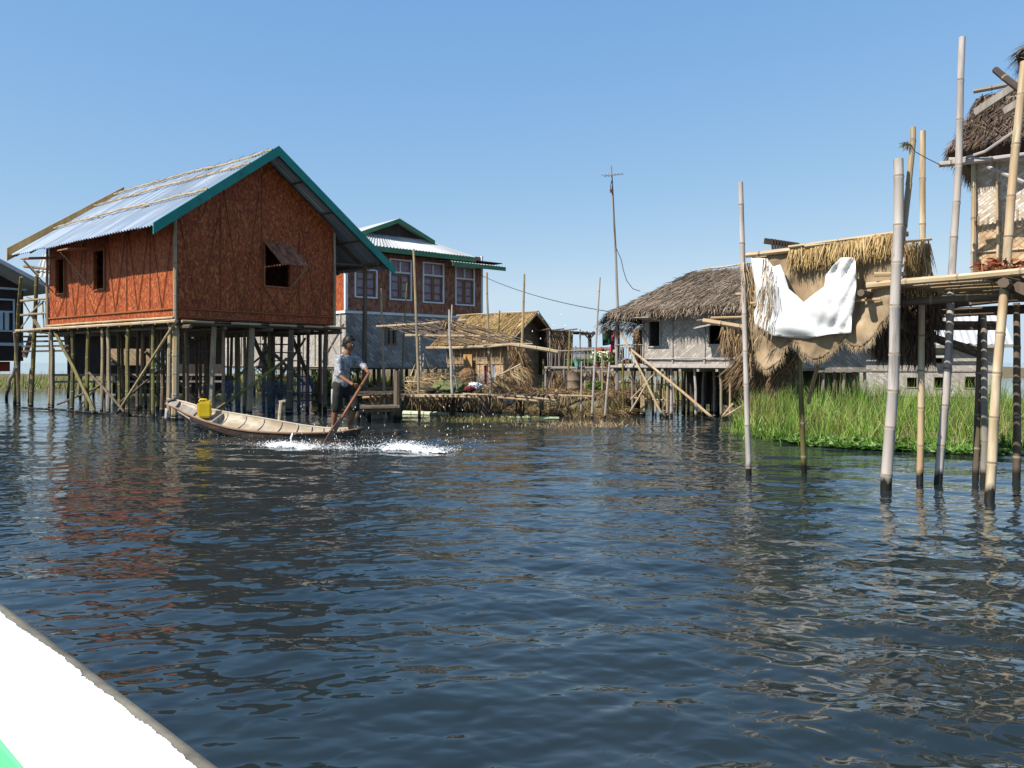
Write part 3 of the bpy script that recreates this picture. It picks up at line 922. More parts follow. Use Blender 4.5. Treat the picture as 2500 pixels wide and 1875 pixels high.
    for s in (.55, 1.75, 2.75, 3.75, 4.3):
        mb.tube([B(s - .5, zf - .06, .17), B(s + .25, zf - .06, .17)], .03, 6)
    build_each(mb, 'floor_edge_bamboo', M['bamboo_pale'], root)
    # stilts
    def stilt(p, q, r, m):
        mb = MB(); mb.bamboo(p, q, r, r * .9, .008, .45); mb.build('stilt', m, root)
    g, br, gr = M['bamboo_green'], M['bamboo'], M['bamboo_grey']
    rowA = [(121, 994), (170, 999), (209, 1003), (242, 1006), (260, 1008), (310, 1013), (371, 1019), (409, 1022)]
    for k, (x, y) in enumerate(rowA):
        s = A.hit(x, y)[0]
        stilt(A(s, -.6, -.04), A(s + rnd.uniform(-.1, .06), 2.1, -.04), .05 if k % 3 else .042, (br, g, g, br)[k % 4])
    stilt(B(-.02, -.6, -.03), B(.03, 2.15, -.03), .078, br)
    for k, x in enumerate((528, 622, 714)):
        s = B.hit(x + (-5, -6, -2)[k], 1015)[0]
        stilt(B(s - .08, -.6, -.05), B(s + .03, 2.1, -.05), (.065, .075, .085)[k], (br, br, M['wood'])[k])
    s = B.hit(797, 1030)[0]; stilt(B(s, -.6, -.05), B(s + .02, 2.1, -.05), .06, M['wood'])
    for i, n in enumerate((-.95, -1.9, -2.9, -3.9, -4.9, -6.0)):
        for j, s in enumerate((.85, 1.55, 2.35, 3.2, 4.15)):
            a = s + rnd.uniform(-.22, .22); b = n + rnd.uniform(-.3, .3)
            stilt(B(a, -.6, b), B(a + rnd.uniform(-.08, .08), 2.08, b), rnd.uniform(.034, .055), rnd.choice((g, M['wood'], br, M['wood'])))
    def brace(p, q, r=.035, m=None):
        mb = MB(); mb.bamboo(p, q, r, r * .85, .01); mb.build('brace', m or br, root)
    brace(A.at(130, 803, .08), A.at(232, 1008, .12), .045, g)
    brace(A.at(427, 788, .1), A.at(285, 1010, .02), .032)
    brace(A.at(240, 945, -.8), A.at(140, 988, -.5), .032, M['wood']); brace(A.at(245, 938, -1.6), A.at(200, 985, -1.4), .03)
    brace(B.at(522, 1004, .1), B.at(700, 875, .06), .04, g)
    brace(B(1.2, .25, -1.0), B(3.2, 1.65, -1.1), .03, M['wood']); brace(B(.3, 1.5, -1.9), B(1.9, .1, -1.9), .035, M['wood'])
    brace(B(.2, .3, -2.9), B(2.3, 1.9, -2.9), .03, M['wood']); brace(B(.3, 1.3, -3.6), B(1.8, .1, -3.5), .03, M['wood'])
    brace(B(2.6, 1.7, -.6), B(3.9, .7, -.7), .045, M['wood']); brace(B(3.0, .4, -1.1), B(4.3, 1.9, -1.2), .035, M['wood'])
    brace(B(-.1, 1.0, -3.9), B(-.05, .1, -2.2), .03, M['wood'])
    # wooden stair up to the porch
    mb = MB()
    for s in (3.55, 4.75):
        mb.plank(B(s + .25, .12, -1.5), B(s - .75, 2.1, -1.5), .05, .12, B.n)
    for k in range(9):
        z = .22 + k * .215; c = 4.35 - (z - .15) * .5
        mb.plank(B(c - .62, z, -1.42), B(c + .62, z, -1.42), .20, .03)
    for s in (3.4, 4.2, 4.9):
        mb.plank(B(s, -.6, -1.35), B(s, 2.1, -1.35), .07, .07, B.n)
    st = mb.build('staircase', M['wood'], root)
    mb = MB(); mb.bamboo(P(45, 994.5, 21.4), P(300, 1013, 18.9), .03, .03, .004); mb.bamboo(P(280, 1011, 19.1), P(500, 1030, 16.8), .03, .028, .004)
    fl = mb.build('floating_boom', M['bamboo_pale'])
    tag(fl, 'long thin bamboo boom floating along the orange house stilts', 'bamboo boom')
    return A, B
HA, HB = orange_house()

# landing beyond the orange wall
def landing():
    root = thing('bamboo_landing', 'narrow bamboo landing with railing at far end of the orange wall', 'landing', (-13, 21.8, 0))
    Y = 21.9
    for (x0, y0, x1, y1, r, m) in ((50.5, 676, 36, 988, .05, 'bamboo_green'), (90.5, 662, 76, 993, .06, 'bamboo_green'), (36, 811, 46, 992, .045, 'bamboo'),
                                   (123, 812, 121, 994, .05, 'bamboo'), (131, 850, 130, 985, .035, 'bamboo_green'), (74, 900, 70, 980, .03, 'bamboo_grey')):
        mb = MB(); t, b = P(x0, y0, Y), W(x1, y1, 0); b = Vector((b.x, b.y, 0)); b += (b - t).normalized() * .5
        mb.bamboo(b, t, r, r * .85, .006); mb.build('post', M[m], root)
    mb = MB()
    for k in range(7):
        y = Y - .2 + k * .3
        mb.bamboo(P(38, 808, Y - .2) + Vector((0, k * .28, 0)), P(126, 802, Y - .2) + Vector((0, k * .28, 0)), .04, .04)
    mb.build('deck', M['bamboo_pale'], root)
    mb = MB()
    for y in (735, 770):
        mb.bamboo(P(50, y, Y), P(120, y - 6, Y), .035, .03)
    for (a, b) in (((58, 738), (96, 805)), ((98, 735), (52, 800)), ((70, 768), (108, 735)), ((104, 735), (107, 800)), ((112, 735), (112, 800)), ((80, 770), (98, 800))):
        mb.tube([P(*a, Y + .05), P(*b, Y + .05)], .02, 5)
    mb.tube([P(65, 725, Y), P(90, 732, Y)], .02, 5)
    mb.build('railing', M['bamboo'], root)
    mb = MB()
    for y in (822, 834, 846, 858):
        mb.plank(P(58, y, Y + .9), P(172, y - 2, Y + .9), .2, .05)
    mb.plank(P(78, 815, Y + .9), P(60, 872, Y + .9), .06, .12); mb.plank(P(160, 805, Y + .9), P(168, 868, Y + .9), .06, .12)
    build_each(mb, 'ladder', M['wood'], root)
    mb = MB()
    corrugated(mb, P(84, 676, Y - .2), P(124, 681, Y - .2), P(104, 622, Y + .9), P(126, 618, Y + .9), wave=.14, amp=.02, sheet=.6)
    mb.build('lean_to_roof', M['zinc_old'], root)
    mb = MB(); mb.bamboo(P(59, 650, Y), P(124, 658, Y), .045); mb.tube([P(58, 636, Y - .1), P(93, 672, Y - .1)], .03, 5)
    mb.build('eave_pole', M['bamboo'], root)
    mb = MB(); mb.bamboo(P(38, 895, 22), W(14, 991, -.3), .05, .045); o = mb.build('leaning_pole', M['bamboo_grey'])
    tag(o, 'short grey pole leaning against the landing, its foot in water left of it', 'pole')
landing()

# background shed seen under the floor
def back_shed():
    root = thing('bamboo_shed', 'low dark bamboo shed standing on poles behind the landing stairs', 'shed', (-14, 29, 0))
    fr = Frame((-16.2, 29), (1, .1), (0, -1))
    mb = MB(); wall(mb, fr, 0, 5.5, .75, 2.3, [(3.0, 3.9, .9, 1.7)], .06); wall(mb, fr, 1.0, 5.5, .05, .74, (), .06, -1.5); mb.build('wall', M['dark'], root)  # dark colour stands in for the deep shade behind the stilts
    mb = MB(); wall(mb, Frame((-14.6, 28.9), (1, .1), (0, -1)), 0, 1.4, 1.15, 1.75, (), .05); m = mb.build('wall_panel', M['tan_mat'], root)
    mb = MB(); mb.prism([fr(-.3, 2.3, .5), fr(5.8, 2.3, .5), fr(5.8, 3.0, -1.6), fr(-.3, 3.0, -1.6)], (0, 0, .06)); mb.build('roof', M['thatch_base'], root)
    for k in range(13):
        mb = MB(); mb.bamboo(fr(k * .43, -.4, -.05), fr(k * .43 + rnd.uniform(-.1, .1), .8, -.05), rnd.uniform(.03, .06)); mb.build('stilt', M['wood_grey'] if k % 2 else M['wood'], root)
    mb = MB()
    for z in (.8, .55): mb.plank(fr(-.4, z, .1), fr(5.6, z, .1), .05, .07)
    build_each(mb, 'floor_beam', M['wood_grey'], root)
back_shed()

# dark house at the left edge
def dark_house():
    o = (-16.57, 27)
    root = thing('dark_house', 'dark brown timber house with pale blue window cut by the left edge', 'house', (o[0], o[1], 0))
    B = Frame(o, (-.623, -.782), (.782, -.623))
    h = rect(B, -14, 733, 31, 806)
    mb = MB(); wall(mb, B, 0, 5.2, 1.3, 3.78, [h], .08)
    mb.prism([B(0, 3.783), B(5.2, 3.783), B(2.6, 5.15)], -B.n * .08)
    A = Frame(o, (-.782, .623), (.623, .782)); wall(mb, A, .08, 6, 1.3, 3.8, (), .08)
    mb.build('wall', M['black_boards'], root)
    mb = MB(); rim(mb, B, h[0], h[1], h[2], h[3], .05, .003, .05)
    mb.box(B((h[0] + h[1]) / 2, h[3] - .38, .0), B.d * (h[1] - h[0]) / 2, B.n * .03, Vector((0, 0, .03)))
    for k in (.33, .66): mb.box(B(lerp(h[0], h[1], k), (h[2] + h[3]) / 2 - .2, .0), B.d * .06, B.n * .03, Vector((0, 0, (h[3] - h[2]) / 2 - .21)))
    w = mb.build('window', M['blue_paint'], root)
    mb = MB(); mb.box(B((h[0] + h[1]) / 2, (h[2] + h[3]) / 2, -.06), B.d * (h[1] - h[0]) / 2, B.n * .005, Vector((0, 0, (h[3] - h[2]) / 2)))
    mb.build('pane', M['void'], w)
    mb = MB()
    mb.box(B(2.6, 3.72, .02), B.d * 2.7, B.n * .016, Vector((0, 0, .035))); mb.box(B(2.6, 1.86, .02), B.d * 2.6, B.n * .016, Vector((0, 0, .05)))
    mb.build('trim', M['blue_paint'], root)
    mb = MB()
    mb.prism([B(-.75, 3.64, .7), B(2.6, 5.32, .7), B(2.6, 5.32, -6.6), B(-.75, 3.64, -6.6)], (0, 0, .05))
    mb.prism([B(5.95, 3.64, .7), B(2.6, 5.32, .7), B(2.6, 5.32, -6.6), B(5.95, 3.64, -6.6)], (0, 0, .05))
    rf_ = mb.build('roof', M['zinc_old'], root)
    mb = MB(); up = Vector((0, 0, .14))
    for a in (-.8, 6.0):
        p, q = B(a, 3.60, .7), B(2.6, 5.30, .7); mb.prism([p, q, q + up, p + up], B.n * .04)
    mb.build('bargeboard', M['zinc_old'], rf_)
    mb = MB(); wall(mb, B, .3, 4.6, .95, 1.28, (), .05, -.3); mb.build('red_panel', flat('red_board', (.36, .06, .03), .7), root)
    for k in range(7):
        for n in (-.1, -2.5):
            mb = MB(); mb.bamboo(B(k * .8 + .1, -.4, n), B(k * .8 + .1, 1.35, n), .06, .055); mb.build('stilt', M['wood'], root)
dark_house()

# two-storey house
def two_storey():
    o = (-5.64, 27)
    root = thing('two_storey_house', 'two storey house, brown upper floor over grey plaited lower floor, green-edged tin roof', 'house', (o[0], o[1], 0))
    F = Frame(o, (.742, .671), (.671, -.742)); L = Frame(o, (-.671, .742), (-.742, -.671))
    zc = 2.97; zb = 1.07; zt = 5.35; LF = 6.0
    wins = [rect(F, 868, 662, 917, 724), rect(F, 953, 637, 1001, 730), rect(F, 1034, 645, 1080, 737), rect(F, 1113, 654, 1155, 743)]
    wins[0] = (wins[0][0], wins[0][1], wins[0][2], wins[1][3])
    mb = MB(); wall(mb, F, 0, LF, zc, zt, wins, .08); w = mb.build('upper_wall', M['red_mat2'], root)
    mb = MB(); wall(mb, L, 0.08, 8, zc, zt, (), .08)
    wall(mb, Frame(F(LF, 0).xy, (-.671, .742), (.742, .671)), 0.08, 8, zc, zt, (), .08)
    w = mb.build('upper_side_wall', M['red_mat'], root); w['label'] = 'sunlit strip of orange side wall'
    lw = rect(F, 942, 802, 965, 839)
    mb = MB(); wall(mb, F, 0, LF, zb, zc - .02, [lw], .08); mb.build('lower_wall', M['grey_mat'], root)
    mb = MB(); wall(mb, L, .08, 10.8, zb, zc - .02, [rect(L, 640, 800, 655, 830)], .08)  # paler mat than the front lower wall
    wall(mb, Frame(F(LF, 0).xy, (-.671, .742), (.742, .671)), 0.08, 8, zb, zc - .02, (), .08)
    w = mb.build('lower_side_wall', M['white_mat'], root); w['label'] = 'pale lower side wall under the orange house'
    # battens on the long side wall
    mb = MB()
    for k in range(12):
        mb.tube([L(.3 + k * .9, zb, .02), L(.3 + k * .9, zc - .05, .02)], .022, 5)
    mb.tube([L(0, zb + .03, .03), L(10.8, zb + .03, .03)], .03, 5); mb.tube([L(0.1, zc - .4, .03), L(1.6, zb + .2, .03)], .02, 5); mb.tube([L(1.6, zc - .4, .03), L(0.3, zb + .2, .03)], .02, 5)
    build_each(mb, 'batten', M['wood_grey'], root)
    mb = MB()
    mb.box(F(LF / 2, zc, .02), F.d * (LF / 2 + .05), F.n * .03, Vector((0, 0, .045)))
    mb.box(L(4, zc, .02), L.d * 4, L.n * .03, Vector((0, 0, .045)))
    mb.box(F(0.0, (zc + zt) / 2 + .05, .02), F.d * .05, F.n * .05, Vector((0, 0, (zt - zc) / 2 - .01)))
    mb.box(F(LF, (zc + zt) / 2 + .05, .02), F.d * .035, F.n * .035, Vector((0, 0, (zt - zc) / 2 - .01)))
    mb.build('trim', M['white_paint'], root)
    for k, h in enumerate(wins):
        mb = MB(); rim(mb, F, h[0], h[1], h[2], h[3], .055, .003, .05)
        zm = h[3] - .42
        mb.box(F((h[0] + h[1]) / 2, zm, -.01), F.d * (h[1] - h[0]) / 2, F.n * .025, Vector((0, 0, .03)))
        mb.box(F((h[0] + h[1]) / 2, (zm + h[3]) / 2, -.01), F.d * .025, F.n * .025, Vector((0, 0, (h[3] - zm) / 2 - .03)))
        wn_ = mb.build('window', M['white_paint'], root)
        mb = MB(); c = (h[0] + h[1]) / 2
        for a, b in ((h[0], c), (c, h[1])):
            rim(mb, F, a + .07, b - .05, h[2] + .08, zm - .1, .05, -.05, -.015)
            for q in (.33, .66): mb.box(F((a + b) / 2, lerp(h[2], zm, q), -.03), F.d * (b - a) / 2 * .8, F.n * .012, Vector((0, 0, .015)))
        mb.build('casement', M['shutter_wood'], wn_)
        mb = MB(); mb.box(F(c, (h[2] + h[3]) / 2, -.075), F.d * (h[1] - h[0]) / 2, F.n * .004, Vector((0, 0, (h[3] - h[2]) / 2)))
        mb.build('pane', M['curtain'], wn_)
    mb = MB(); rim(mb, F, lw[0], lw[1], lw[2], lw[3], .04, .003, .03)
    mb.box(F((lw[0] + lw[1]) / 2, (lw[2] + lw[3]) / 2, -.04), F.d * .02, F.n * .02, Vector((0, 0, (lw[3] - lw[2]) / 2)))
    w = mb.build('window', M['shutter_wood'], root); w['label'] = 'small lower window'
    mb = MB(); mb.box(F((lw[0] + lw[1]) / 2, (lw[2] + lw[3]) / 2, -.075), F.d * (lw[1] - lw[0]) / 2, F.n * .004, Vector((0, 0, (lw[3] - lw[2]) / 2))); mb.build('pane', M['void'], w)
    # roof: hipped below, a small gable on top
    ze, a0, a1, b0, b1 = 5.22, -.6, 5.2, -.6, 8.4
    cm = 2.3; zr = 6.42; zg = 5.84; hw = 1.42; gb = .55
    q = lambda a, b, z: F(a, z, -b)
    rm = MB()
    corrugated(rm, q(a0, b0, ze), q(a1, b0, ze), q(cm - hw, gb, zg), q(cm + hw, gb, zg), wave=.14, amp=.016, sheet=.8, rag=.03)
    corrugated(rm, q(a0, b1, ze), q(a0, b0, ze), q(cm - hw, b1, zg), q(cm - hw, gb, zg), wave=.14, amp=.016, sheet=.8, rag=.03)
    corrugated(rm, q(a1, b0, ze), q(a1, b1, ze), q(cm + hw, gb, zg), q(cm + hw, b1, zg), wave=.14, amp=.016, sheet=.8, rag=.03)
    for sgn in (-1, 1):
        corrugated(rm, q(cm + sgn * (hw + .12), gb - .35, zg - .05), q(cm + sgn * (hw + .12), b1, zg - .05), q(cm, gb - .35, zr), q(cm, b1, zr), wave=.14, amp=.014, rag=.01)
    roof = rm.build('roof', M['zinc_old'], root)
    rm = MB()
    corrugated(rm, q(4.0, b0 - .15, 4.95), q(6.55, b0 - .15, 4.95), q(4.0, 1.4, 5.3), q(6.4, 1.4, 5.3), wave=.14, amp=.014, rag=.02)
    lr = rm.build('side_roof', M['zinc_old'], root)
    mb = MB(); d = Vector((0, 0, .17))
    for a, b in ((q(a0, b0, ze - .01), q(a1, b0, ze - .01)), (q(a1, b0, ze - .01), q(a1, b1, ze - .01)), (q(a0, b0, ze - .01), q(a0, b1, ze - .01))):
        mb.prism([a, b, b - d, a - d], F.n * .03 if (b - a).normalized().dot(F.d) > .5 else F.d * .03)
    for sgn in (-1, 1):
        a, b = q(cm + sgn * (hw + .16), gb - .36, zg - .04), q(cm, gb - .36, zr + .02)
        mb.prism([a, b, b - d * .9, a - d * .9], F.n * .03)
    mb.build('fascia', M['green'], roof)
    mb = MB(); d = Vector((0, 0, .15))
    for a, b in ((q(3.98, b0 - .16, 4.94), q(6.57, b0 - .16, 4.94)), (q(6.57, b0 - .16, 4.94), q(6.42, 1.4, 5.28))):
        mb.prism([a, b, b - d, a - d], F.n * .03)
    mb.build('fascia', M['green'], lr)
    mb = MB(); mb.prism([q(cm - hw, gb - .02, zg - .1), q(cm + hw, gb - .02, zg - .1), q(cm, gb - .02, zr - .06)], -F.n * .05)
    mb.build('gablet', M['dark'], roof)
    mb = MB(); mb.prism([q(a0 + .05, b0 + .05, ze - .1), q(6.6, b0 + .05, ze - .1), q(6.6, 8, ze - .1), q(a0 + .05, 8, ze - .1)], (0, 0, -.03)); mb.build('ceiling', M['dark'], root)
    mb = MB(); mb.prism([F(0, zb, 0), F(LF, zb, 0), F(LF, zb, -8), F(0, zb, -8)], (0, 0, -.06)); mb.prism([L(0, zb, .02), L(10.8, zb, .02), L(10.8, zb, -2), L(0, zb, -2)], (0, 0, -.05)); mb.build('floor', M['wood'], root)
    for a in np.arange(.1, 6.1, .74):
        for b in (.05, 1.5, 3.0):
            mb = MB(); mb.tube([q(a, b, -.3), q(a + rnd.uniform(-.05, .05), b, zb - .03)], rnd.uniform(.05, .08), 7); mb.build('stilt', M['wood_grey'] if rnd.random() < .4 else M['wood'], root)
    for a in np.arange(.9, 10.8, .8):
        mb = MB(); mb.tube([L(a, -.3, -.05), L(a + rnd.uniform(-.05, .05), zb - .02, -.05)], rnd.uniform(.04, .07), 7); mb.build('stilt', M['wood_grey'] if rnd.random() < .5 else M['wood'], root)
    return F
TF = two_storey()
# ------------------------------------------------------------------ thatch hut on the bank
def thatch_hut():
    o = P(1231, 885, 22).xy
    root = thing('thatch_hut', 'small bamboo hut with golden thatch gable roof on the mud bank', 'hut', (o[0], o[1], .4))
    A = Frame(o, (-.782, .623), (-.623, -.782)); B = Frame(o, (.623, .782), (.782, -.623))
    LA, LB, zb, ze, zr = 2.15, 2.0, .4, 1.92, 2.62
    h = [.75, 1.15, .75, 1.45]
    mb = MB(); wall(mb, A, 0, LA, zb, ze, (), .04); w = mb.build('side_wall', M['tan_mat'], root); w['label'] = 'sunlit tan front wall'
    mb = MB(); wall(mb, B, .02, LB, zb, ze - .01, (), .04); mb.prism([B(.02, ze - .007), B(LB, ze - .007), B(LB / 2, zr - .06)], -B.n * .04)
    w = mb.build('gable_wall', M['tan_mat'], root); w['label'] = 'shaded gable wall'
    mb = MB(); wall(mb, Frame(A(LA, 0).xy, (.623, .782), (-.782, .623)), .05, LB, zb, ze, (), .04); wall(mb, Frame(B(LB, 0).xy, (-.782, .623), (.623, .782)), .05, LA, zb, ze, (), .04)
    mb.build('rear_wall', M['tan_mat'], root)
    mb = MB()
    sl = (zr - ze) / (LB / 2)
    e = lambda s, n: B(s, zr - abs(s - LB / 2) * sl + .04, n)
    thatch(mb, e(-.3, .38), e(-.3, -LA - .3), e(LB / 2, .38), e(LB / 2, -LA - .3), 2600, .34, .016, th=.07)
    b0 = len(mb.f)
    thatch(mb, e(LB + .45, .38), e(LB + .45, -LA - .3), e(LB / 2, .38), e(LB / 2, -LA - .3), 1200, .34, .016, th=.07)
    rf_ = mb.build('roof', M['thatch_gold'], root)
    mb = MB(); mb.bamboo(e(LB / 2 - .08, .45) + Vector((0, 0, .09)), e(LB / 2 - .08, -LA - .5) + Vector((0, 0, .09)), .02)
    mb.bamboo(e(-.32, .40), e(LB / 2, .42) + Vector((0, 0, .05)), .018); mb.bamboo(e(LB + .4, .40), e(LB / 2, .42) + Vector((0, 0, .05)), .018)
    build_each(mb, 'ridge_pole', M['bamboo_pale'], rf_)
    # ragged straw along the gable
    mb = MB(); N = 500
    s = nr.random(N) * LB
    z = np.array([zr - abs(q - LB / 2) * sl for q in s]) - .02 - .35 * nr.random(N) ** 2
    b = np.array([tuple(B(q, zz, .03 + .03 * rnd.random())) for q, zz in zip(s, z)])
    mb.blades(b, np.stack([nr.normal(.2, .3, N), nr.normal(0, .3, N), np.full(N, -1.)], 1), np.tile(np.array(B.d), (N, 1)), .22, .012, .1)
    mb.build('gable_straw', M['straw_brown'], root)
    # straw skirt and front framework
    mb = MB(); N = 420
    s = nr.random(N) * LA
    b = np.array([tuple(A(q, ze - .02 - .08 * rnd.random(), .04 + .03 * rnd.random())) for q in s])
    mb.blades(b, np.stack([nr.normal(0, .15, N), nr.normal(0, .15, N), np.full(N, -1.)], 1), np.tile(np.array(A.d), (N, 1)), .26, .014, .1)
    mb.build('eave_straw', M['straw'], root)
    mb = MB()
    for k in range(8):
        a = .05 + k * .29
        mb.bamboo(A(a, zb - .1, .12), A(a + rnd.uniform(-.03, .03), ze - .1, .10), .013 + .006 * rnd.random(), node=.25)
    mb.bamboo(A(-.1, ze - .12, .14), A(LA + .1, ze - .05, .14), .022); mb.tube([A(0, 1.25, .05), A(LA, 1.25, .05)], .01, 5)
    mb.build('wall_battens', M['bamboo_pale'], root)
    mb = MB(); c = A(1.2, 1.12, .16); mb.box(c, A.d * .16, A.n * .012 + Vector((0, 0, .004)), Vector((0, 0, .36)))
    o2 = mb.build('loose_board', M['plank']); tag(o2, 'new yellow board leaning upright against the thatch hut front', 'board')
    mb = MB(); c = A(.42, .62, .2)
    mb.box(c, A.d * .24, A.n * .015 + Vector((.02, -.02, 0)), Vector((.05, .1, .36)))
    N = 160; bb = np.array([tuple(A(.18 + .48 * rnd.random(), .30 + .1 * rnd.random(), .32)) for _ in range(N)])
    mb.blades(bb, np.stack([nr.normal(0, .1, N), nr.normal(.1, .1, N), np.ones(N)], 1), np.tile(np.array(A.d), (N, 1)), .6, .02, 0)
    o2 = mb.build('fish_trap', M['wood_grey']); tag(o2, 'tall grey slatted fish trap leaning beside the thatch hut corner', 'fish trap')
    for px, c, w_, z0, z1, lab in ((1186, (.10, .012, .03), 9, 1.16, .60, 'dark red cloth hanging between trap and pale cloth by hut'), (1205, (.30, .38, .46), 6, 1.18, .62, 'pale blue cloth hanging on the hut corner frame')):
        mb = MB(); Y = 21.6
        x0 = (px - w_ / 2 - 1250) / K * Y; x1 = (px + w_ / 2 - 1250) / K * Y
        sheet(mb, [(x0, z0), (x1, z0 + .02), (x1 - .01, z1), (x0 + .02, z1 + .05)], .04, lambda a, b: Vector((a, Y + .02 * math.sin(a * 60) + .03 * b, b)))
        o2 = mb.build('cloth', flat('hung_cloth', c, .9), smooth=True); tag(o2, lab, 'cloth')
thatch_hut()

# leaning thatch panel and drooping straw in front of the hut
mb = MB()
pl = [(1150, 958), (1200, 925), (1268, 888), (1290, 915), (1318, 960), (1240, 965)]
straw_patch(mb, [(1150, 958), (1195, 930), (1270, 888), (1275, 900), (1205, 950), (1165, 965)], 520, (.55, .5), .32, .018, lambda x, y: 20.4, .3, -.2, .10)
o = mb.build('thatch_bundle', M['straw']); tag(o, 'long bundle of pale thatch leaning in front of the hut gable', 'thatch bundle')
mb = MB(); mb.bamboo(P(1200, 925, 20.3), P(1271, 889, 20.3), .022); o = mb.build('bamboo_pole', M['bamboo_pale']); tag(o, 'short bamboo lying along the top of the leaning thatch panel', 'pole')
mb = MB()
straw_patch(mb, [(1236, 835), (1275, 840), (1290, 880), (1296, 925), (1282, 950), (1255, 900), (1240, 870)], 520, (.25, .8), .26, .02, lambda x, y: 20.9, .3, 0, .10)
o = mb.build('straw_bundle', M['straw_brown']); tag(o, 'shaggy brown straw bundle hanging on the hut gable corner', 'straw bundle')

# heaps on the bank
def heap(name, mat, label, cat, poly, N, d, ln, wd, Y, jit=.5, core=None):
    mb = MB()
    straw_patch(mb, poly, N, d, ln, wd, lambda x, y: Y + (y - poly[0][1]) * -.006, jit, -.2, .25)
    o = mb.build(name, mat); tag(o, label, cat)
def mound(name, mat, label, cat, c, r, amp=.25, freq=3, parent=None):
    bm = bmesh.new(); bmesh.ops.create_icosphere(bm, subdivisions=4, radius=1)
    for v in bm.verts:
        k = 1 + amp * mnoise.fractal(v.co * freq + Vector(c), 1, 2, 4)
        v.co = Vector((v.co.x * r[0] * k, v.co.y * r[1] * k, v.co.z * r[2] * k)) + Vector(c)
    mb = MB(); mb.add([v.co.copy() for v in bm.verts], [[v.index for v in f.verts] for f in bm.faces]); bm.free()
    o = mb.build(name, mat, parent, smooth=True)
    if label: tag(o, label, cat)
    return o
heap('thatch_heap', M['straw'], 'heap of dry pale thatch lying on the bank behind the pergola posts', 'thatch heap', [(982, 955), (990, 920), (1030, 912), (1085, 915), (1120, 918), (1130, 950)], 900, (.9, .05), .45, .02, 19.8, .45)
mound('thatch_heap_core', M['mud'], 'low brown earth mound under the dry thatch heap', 'mound', (-1.95, 20.1, .55), (.75, .5, .32))
mound('fishing_net_heap', flat('green_net', (.12, .14, .06), .95), 'green brown heap of fishing net beside the thatch heap', 'net heap', tuple(P(1098, 950, 19.3)), (.42, .3, .22), .4, 4)
heap('thatch_heap', M['straw'], 'small thatch pile right of the green net heap', 'thatch heap', [(1118, 955), (1122, 930), (1165, 934), (1175, 955)], 260, (.7, .2), .4, .02, 19.6, .45)
mound('dark_bundle', flat('dark_cloth', (.03, .02, .02), .9), 'dark crumpled bundle on the platform below the thatch heap', 'bundle', tuple(P(1052, 954, 18.4)), (.13, .1, .07))
mound('white_bundle', flat('white_rag', (.6, .6, .62), .9), 'white rag bundle beside the leaning thatch panel', 'bundle', tuple(P(1160, 943, 19.2)), (.16, .1, .09), .5, 5)
mound('red_bundle', flat('red_rag', (.14, .03, .03), .9), 'dark red rag left of the white rag bundle', 'bundle', tuple(P(1146, 950, 19)), (.12, .1, .07), .5, 5)
mound('twig_basket', flat('wicker', (.16, .09, .04), .9), 'rounded wicker basket in front of the thatch hut wall', 'basket', tuple(P(1142, 918, 21.2)), (.22, .16, .20), .25, 6)

# ------------------------------------------------------------------ platforms in front of the bank
def bamboo_platform():
    root = thing('bamboo_platform', 'low bamboo walkway on dark posts in front of the mud bank', 'walkway', tuple(P(1150, 885, 17.6).xy) + (0,))
    mb = MB()
    for k, (x0, y0, x1, y1, Y0, Y1) in enumerate(((885, 971, 1180, 965, 17.6, 17.8), (1000, 968, 1165, 970, 17.4, 17.4),
                                                   (1130, 962, 1352, 971, 17.8, 17.8), (1215, 970, 1310, 979, 17.3, 17.3), (1260, 967, 1355, 977, 17.4, 17.4), (1300, 966, 1450, 968, 18.3, 18.3))):
        mb.bamboo(P(x0, y0, Y0), P(x1, y1, Y1), .027, .025, .010)
    build_each(mb, 'deck_bamboo', M['bamboo_pale'], root)
    mb = MB()
    for k in range(34):
        x = lerp(900, 1350, k / 33) + rnd.uniform(-4, 4)
        mb.plank(P(x, 966, 17.3 + rnd.uniform(-.1, .1)), P(x + rnd.uniform(-14, 18), 961 + rnd.uniform(-2, 1), 18.6), .04, .02)
    mb.build('deck_slats', M['slat'], root)
    mb = MB(); mb.prism([P(930, 964, 17.6), P(1345, 968, 17.6), P(1330, 962, 18.7), P(940, 960, 18.6)], (0, 0, -.04)); mb.build('deck_mat', M['dark'], root)
    for x, y1, r, m in ((971, 1006, .05, 'wood'), (1103, 1020, .085, 'dark'), (1185, 1023, .14, 'dark'), (1222, 1016, .03, 'wood'), (1270, 1021, .11, 'dark'), (1058, 990, .03, 'wood'), (1175, 1012, .025, 'bamboo'), (1320, 1017, .03, 'wood_grey'), (1385, 1016, .03, 'wood')):
        mb = MB(); Y = 2430 / (y1 - 885); mb.tube([P(x, y1 + 25, Y), P(x + rnd.uniform(-2, 2), 964, Y)], r * .9, 8); mb.build('post', M[m], root)
    N = 260; mb = MB()
    b = np.array([tuple(P(rnd.uniform(900, 1400), rnd.uniform(963, 970), 17.5)) for _ in range(N)])
    mb.blades(b, np.stack([nr.normal(0, .4, N), nr.normal(0, .3, N), np.full(N, -1.)], 1), np.tile((1., 0, 0), (N, 1)), .12 + .25 * nr.random(N), .014, .1)
    mb.build('hanging_straw', M['straw_brown'], root)
bamboo_platform()
mb = MB(); sheet(mb, [(1228, 976), (1258, 974), (1254, 986), (1236, 994)], 5, lambda a, b: P(a, b, 17.25 + .02 * math.sin(a * .4)))
o = mb.build('dark_cloth', flat('black_cloth', (.02, .022, .025), .8), smooth=True); tag(o, 'black cloth scrap hanging from the bamboo walkway edge', 'cloth')

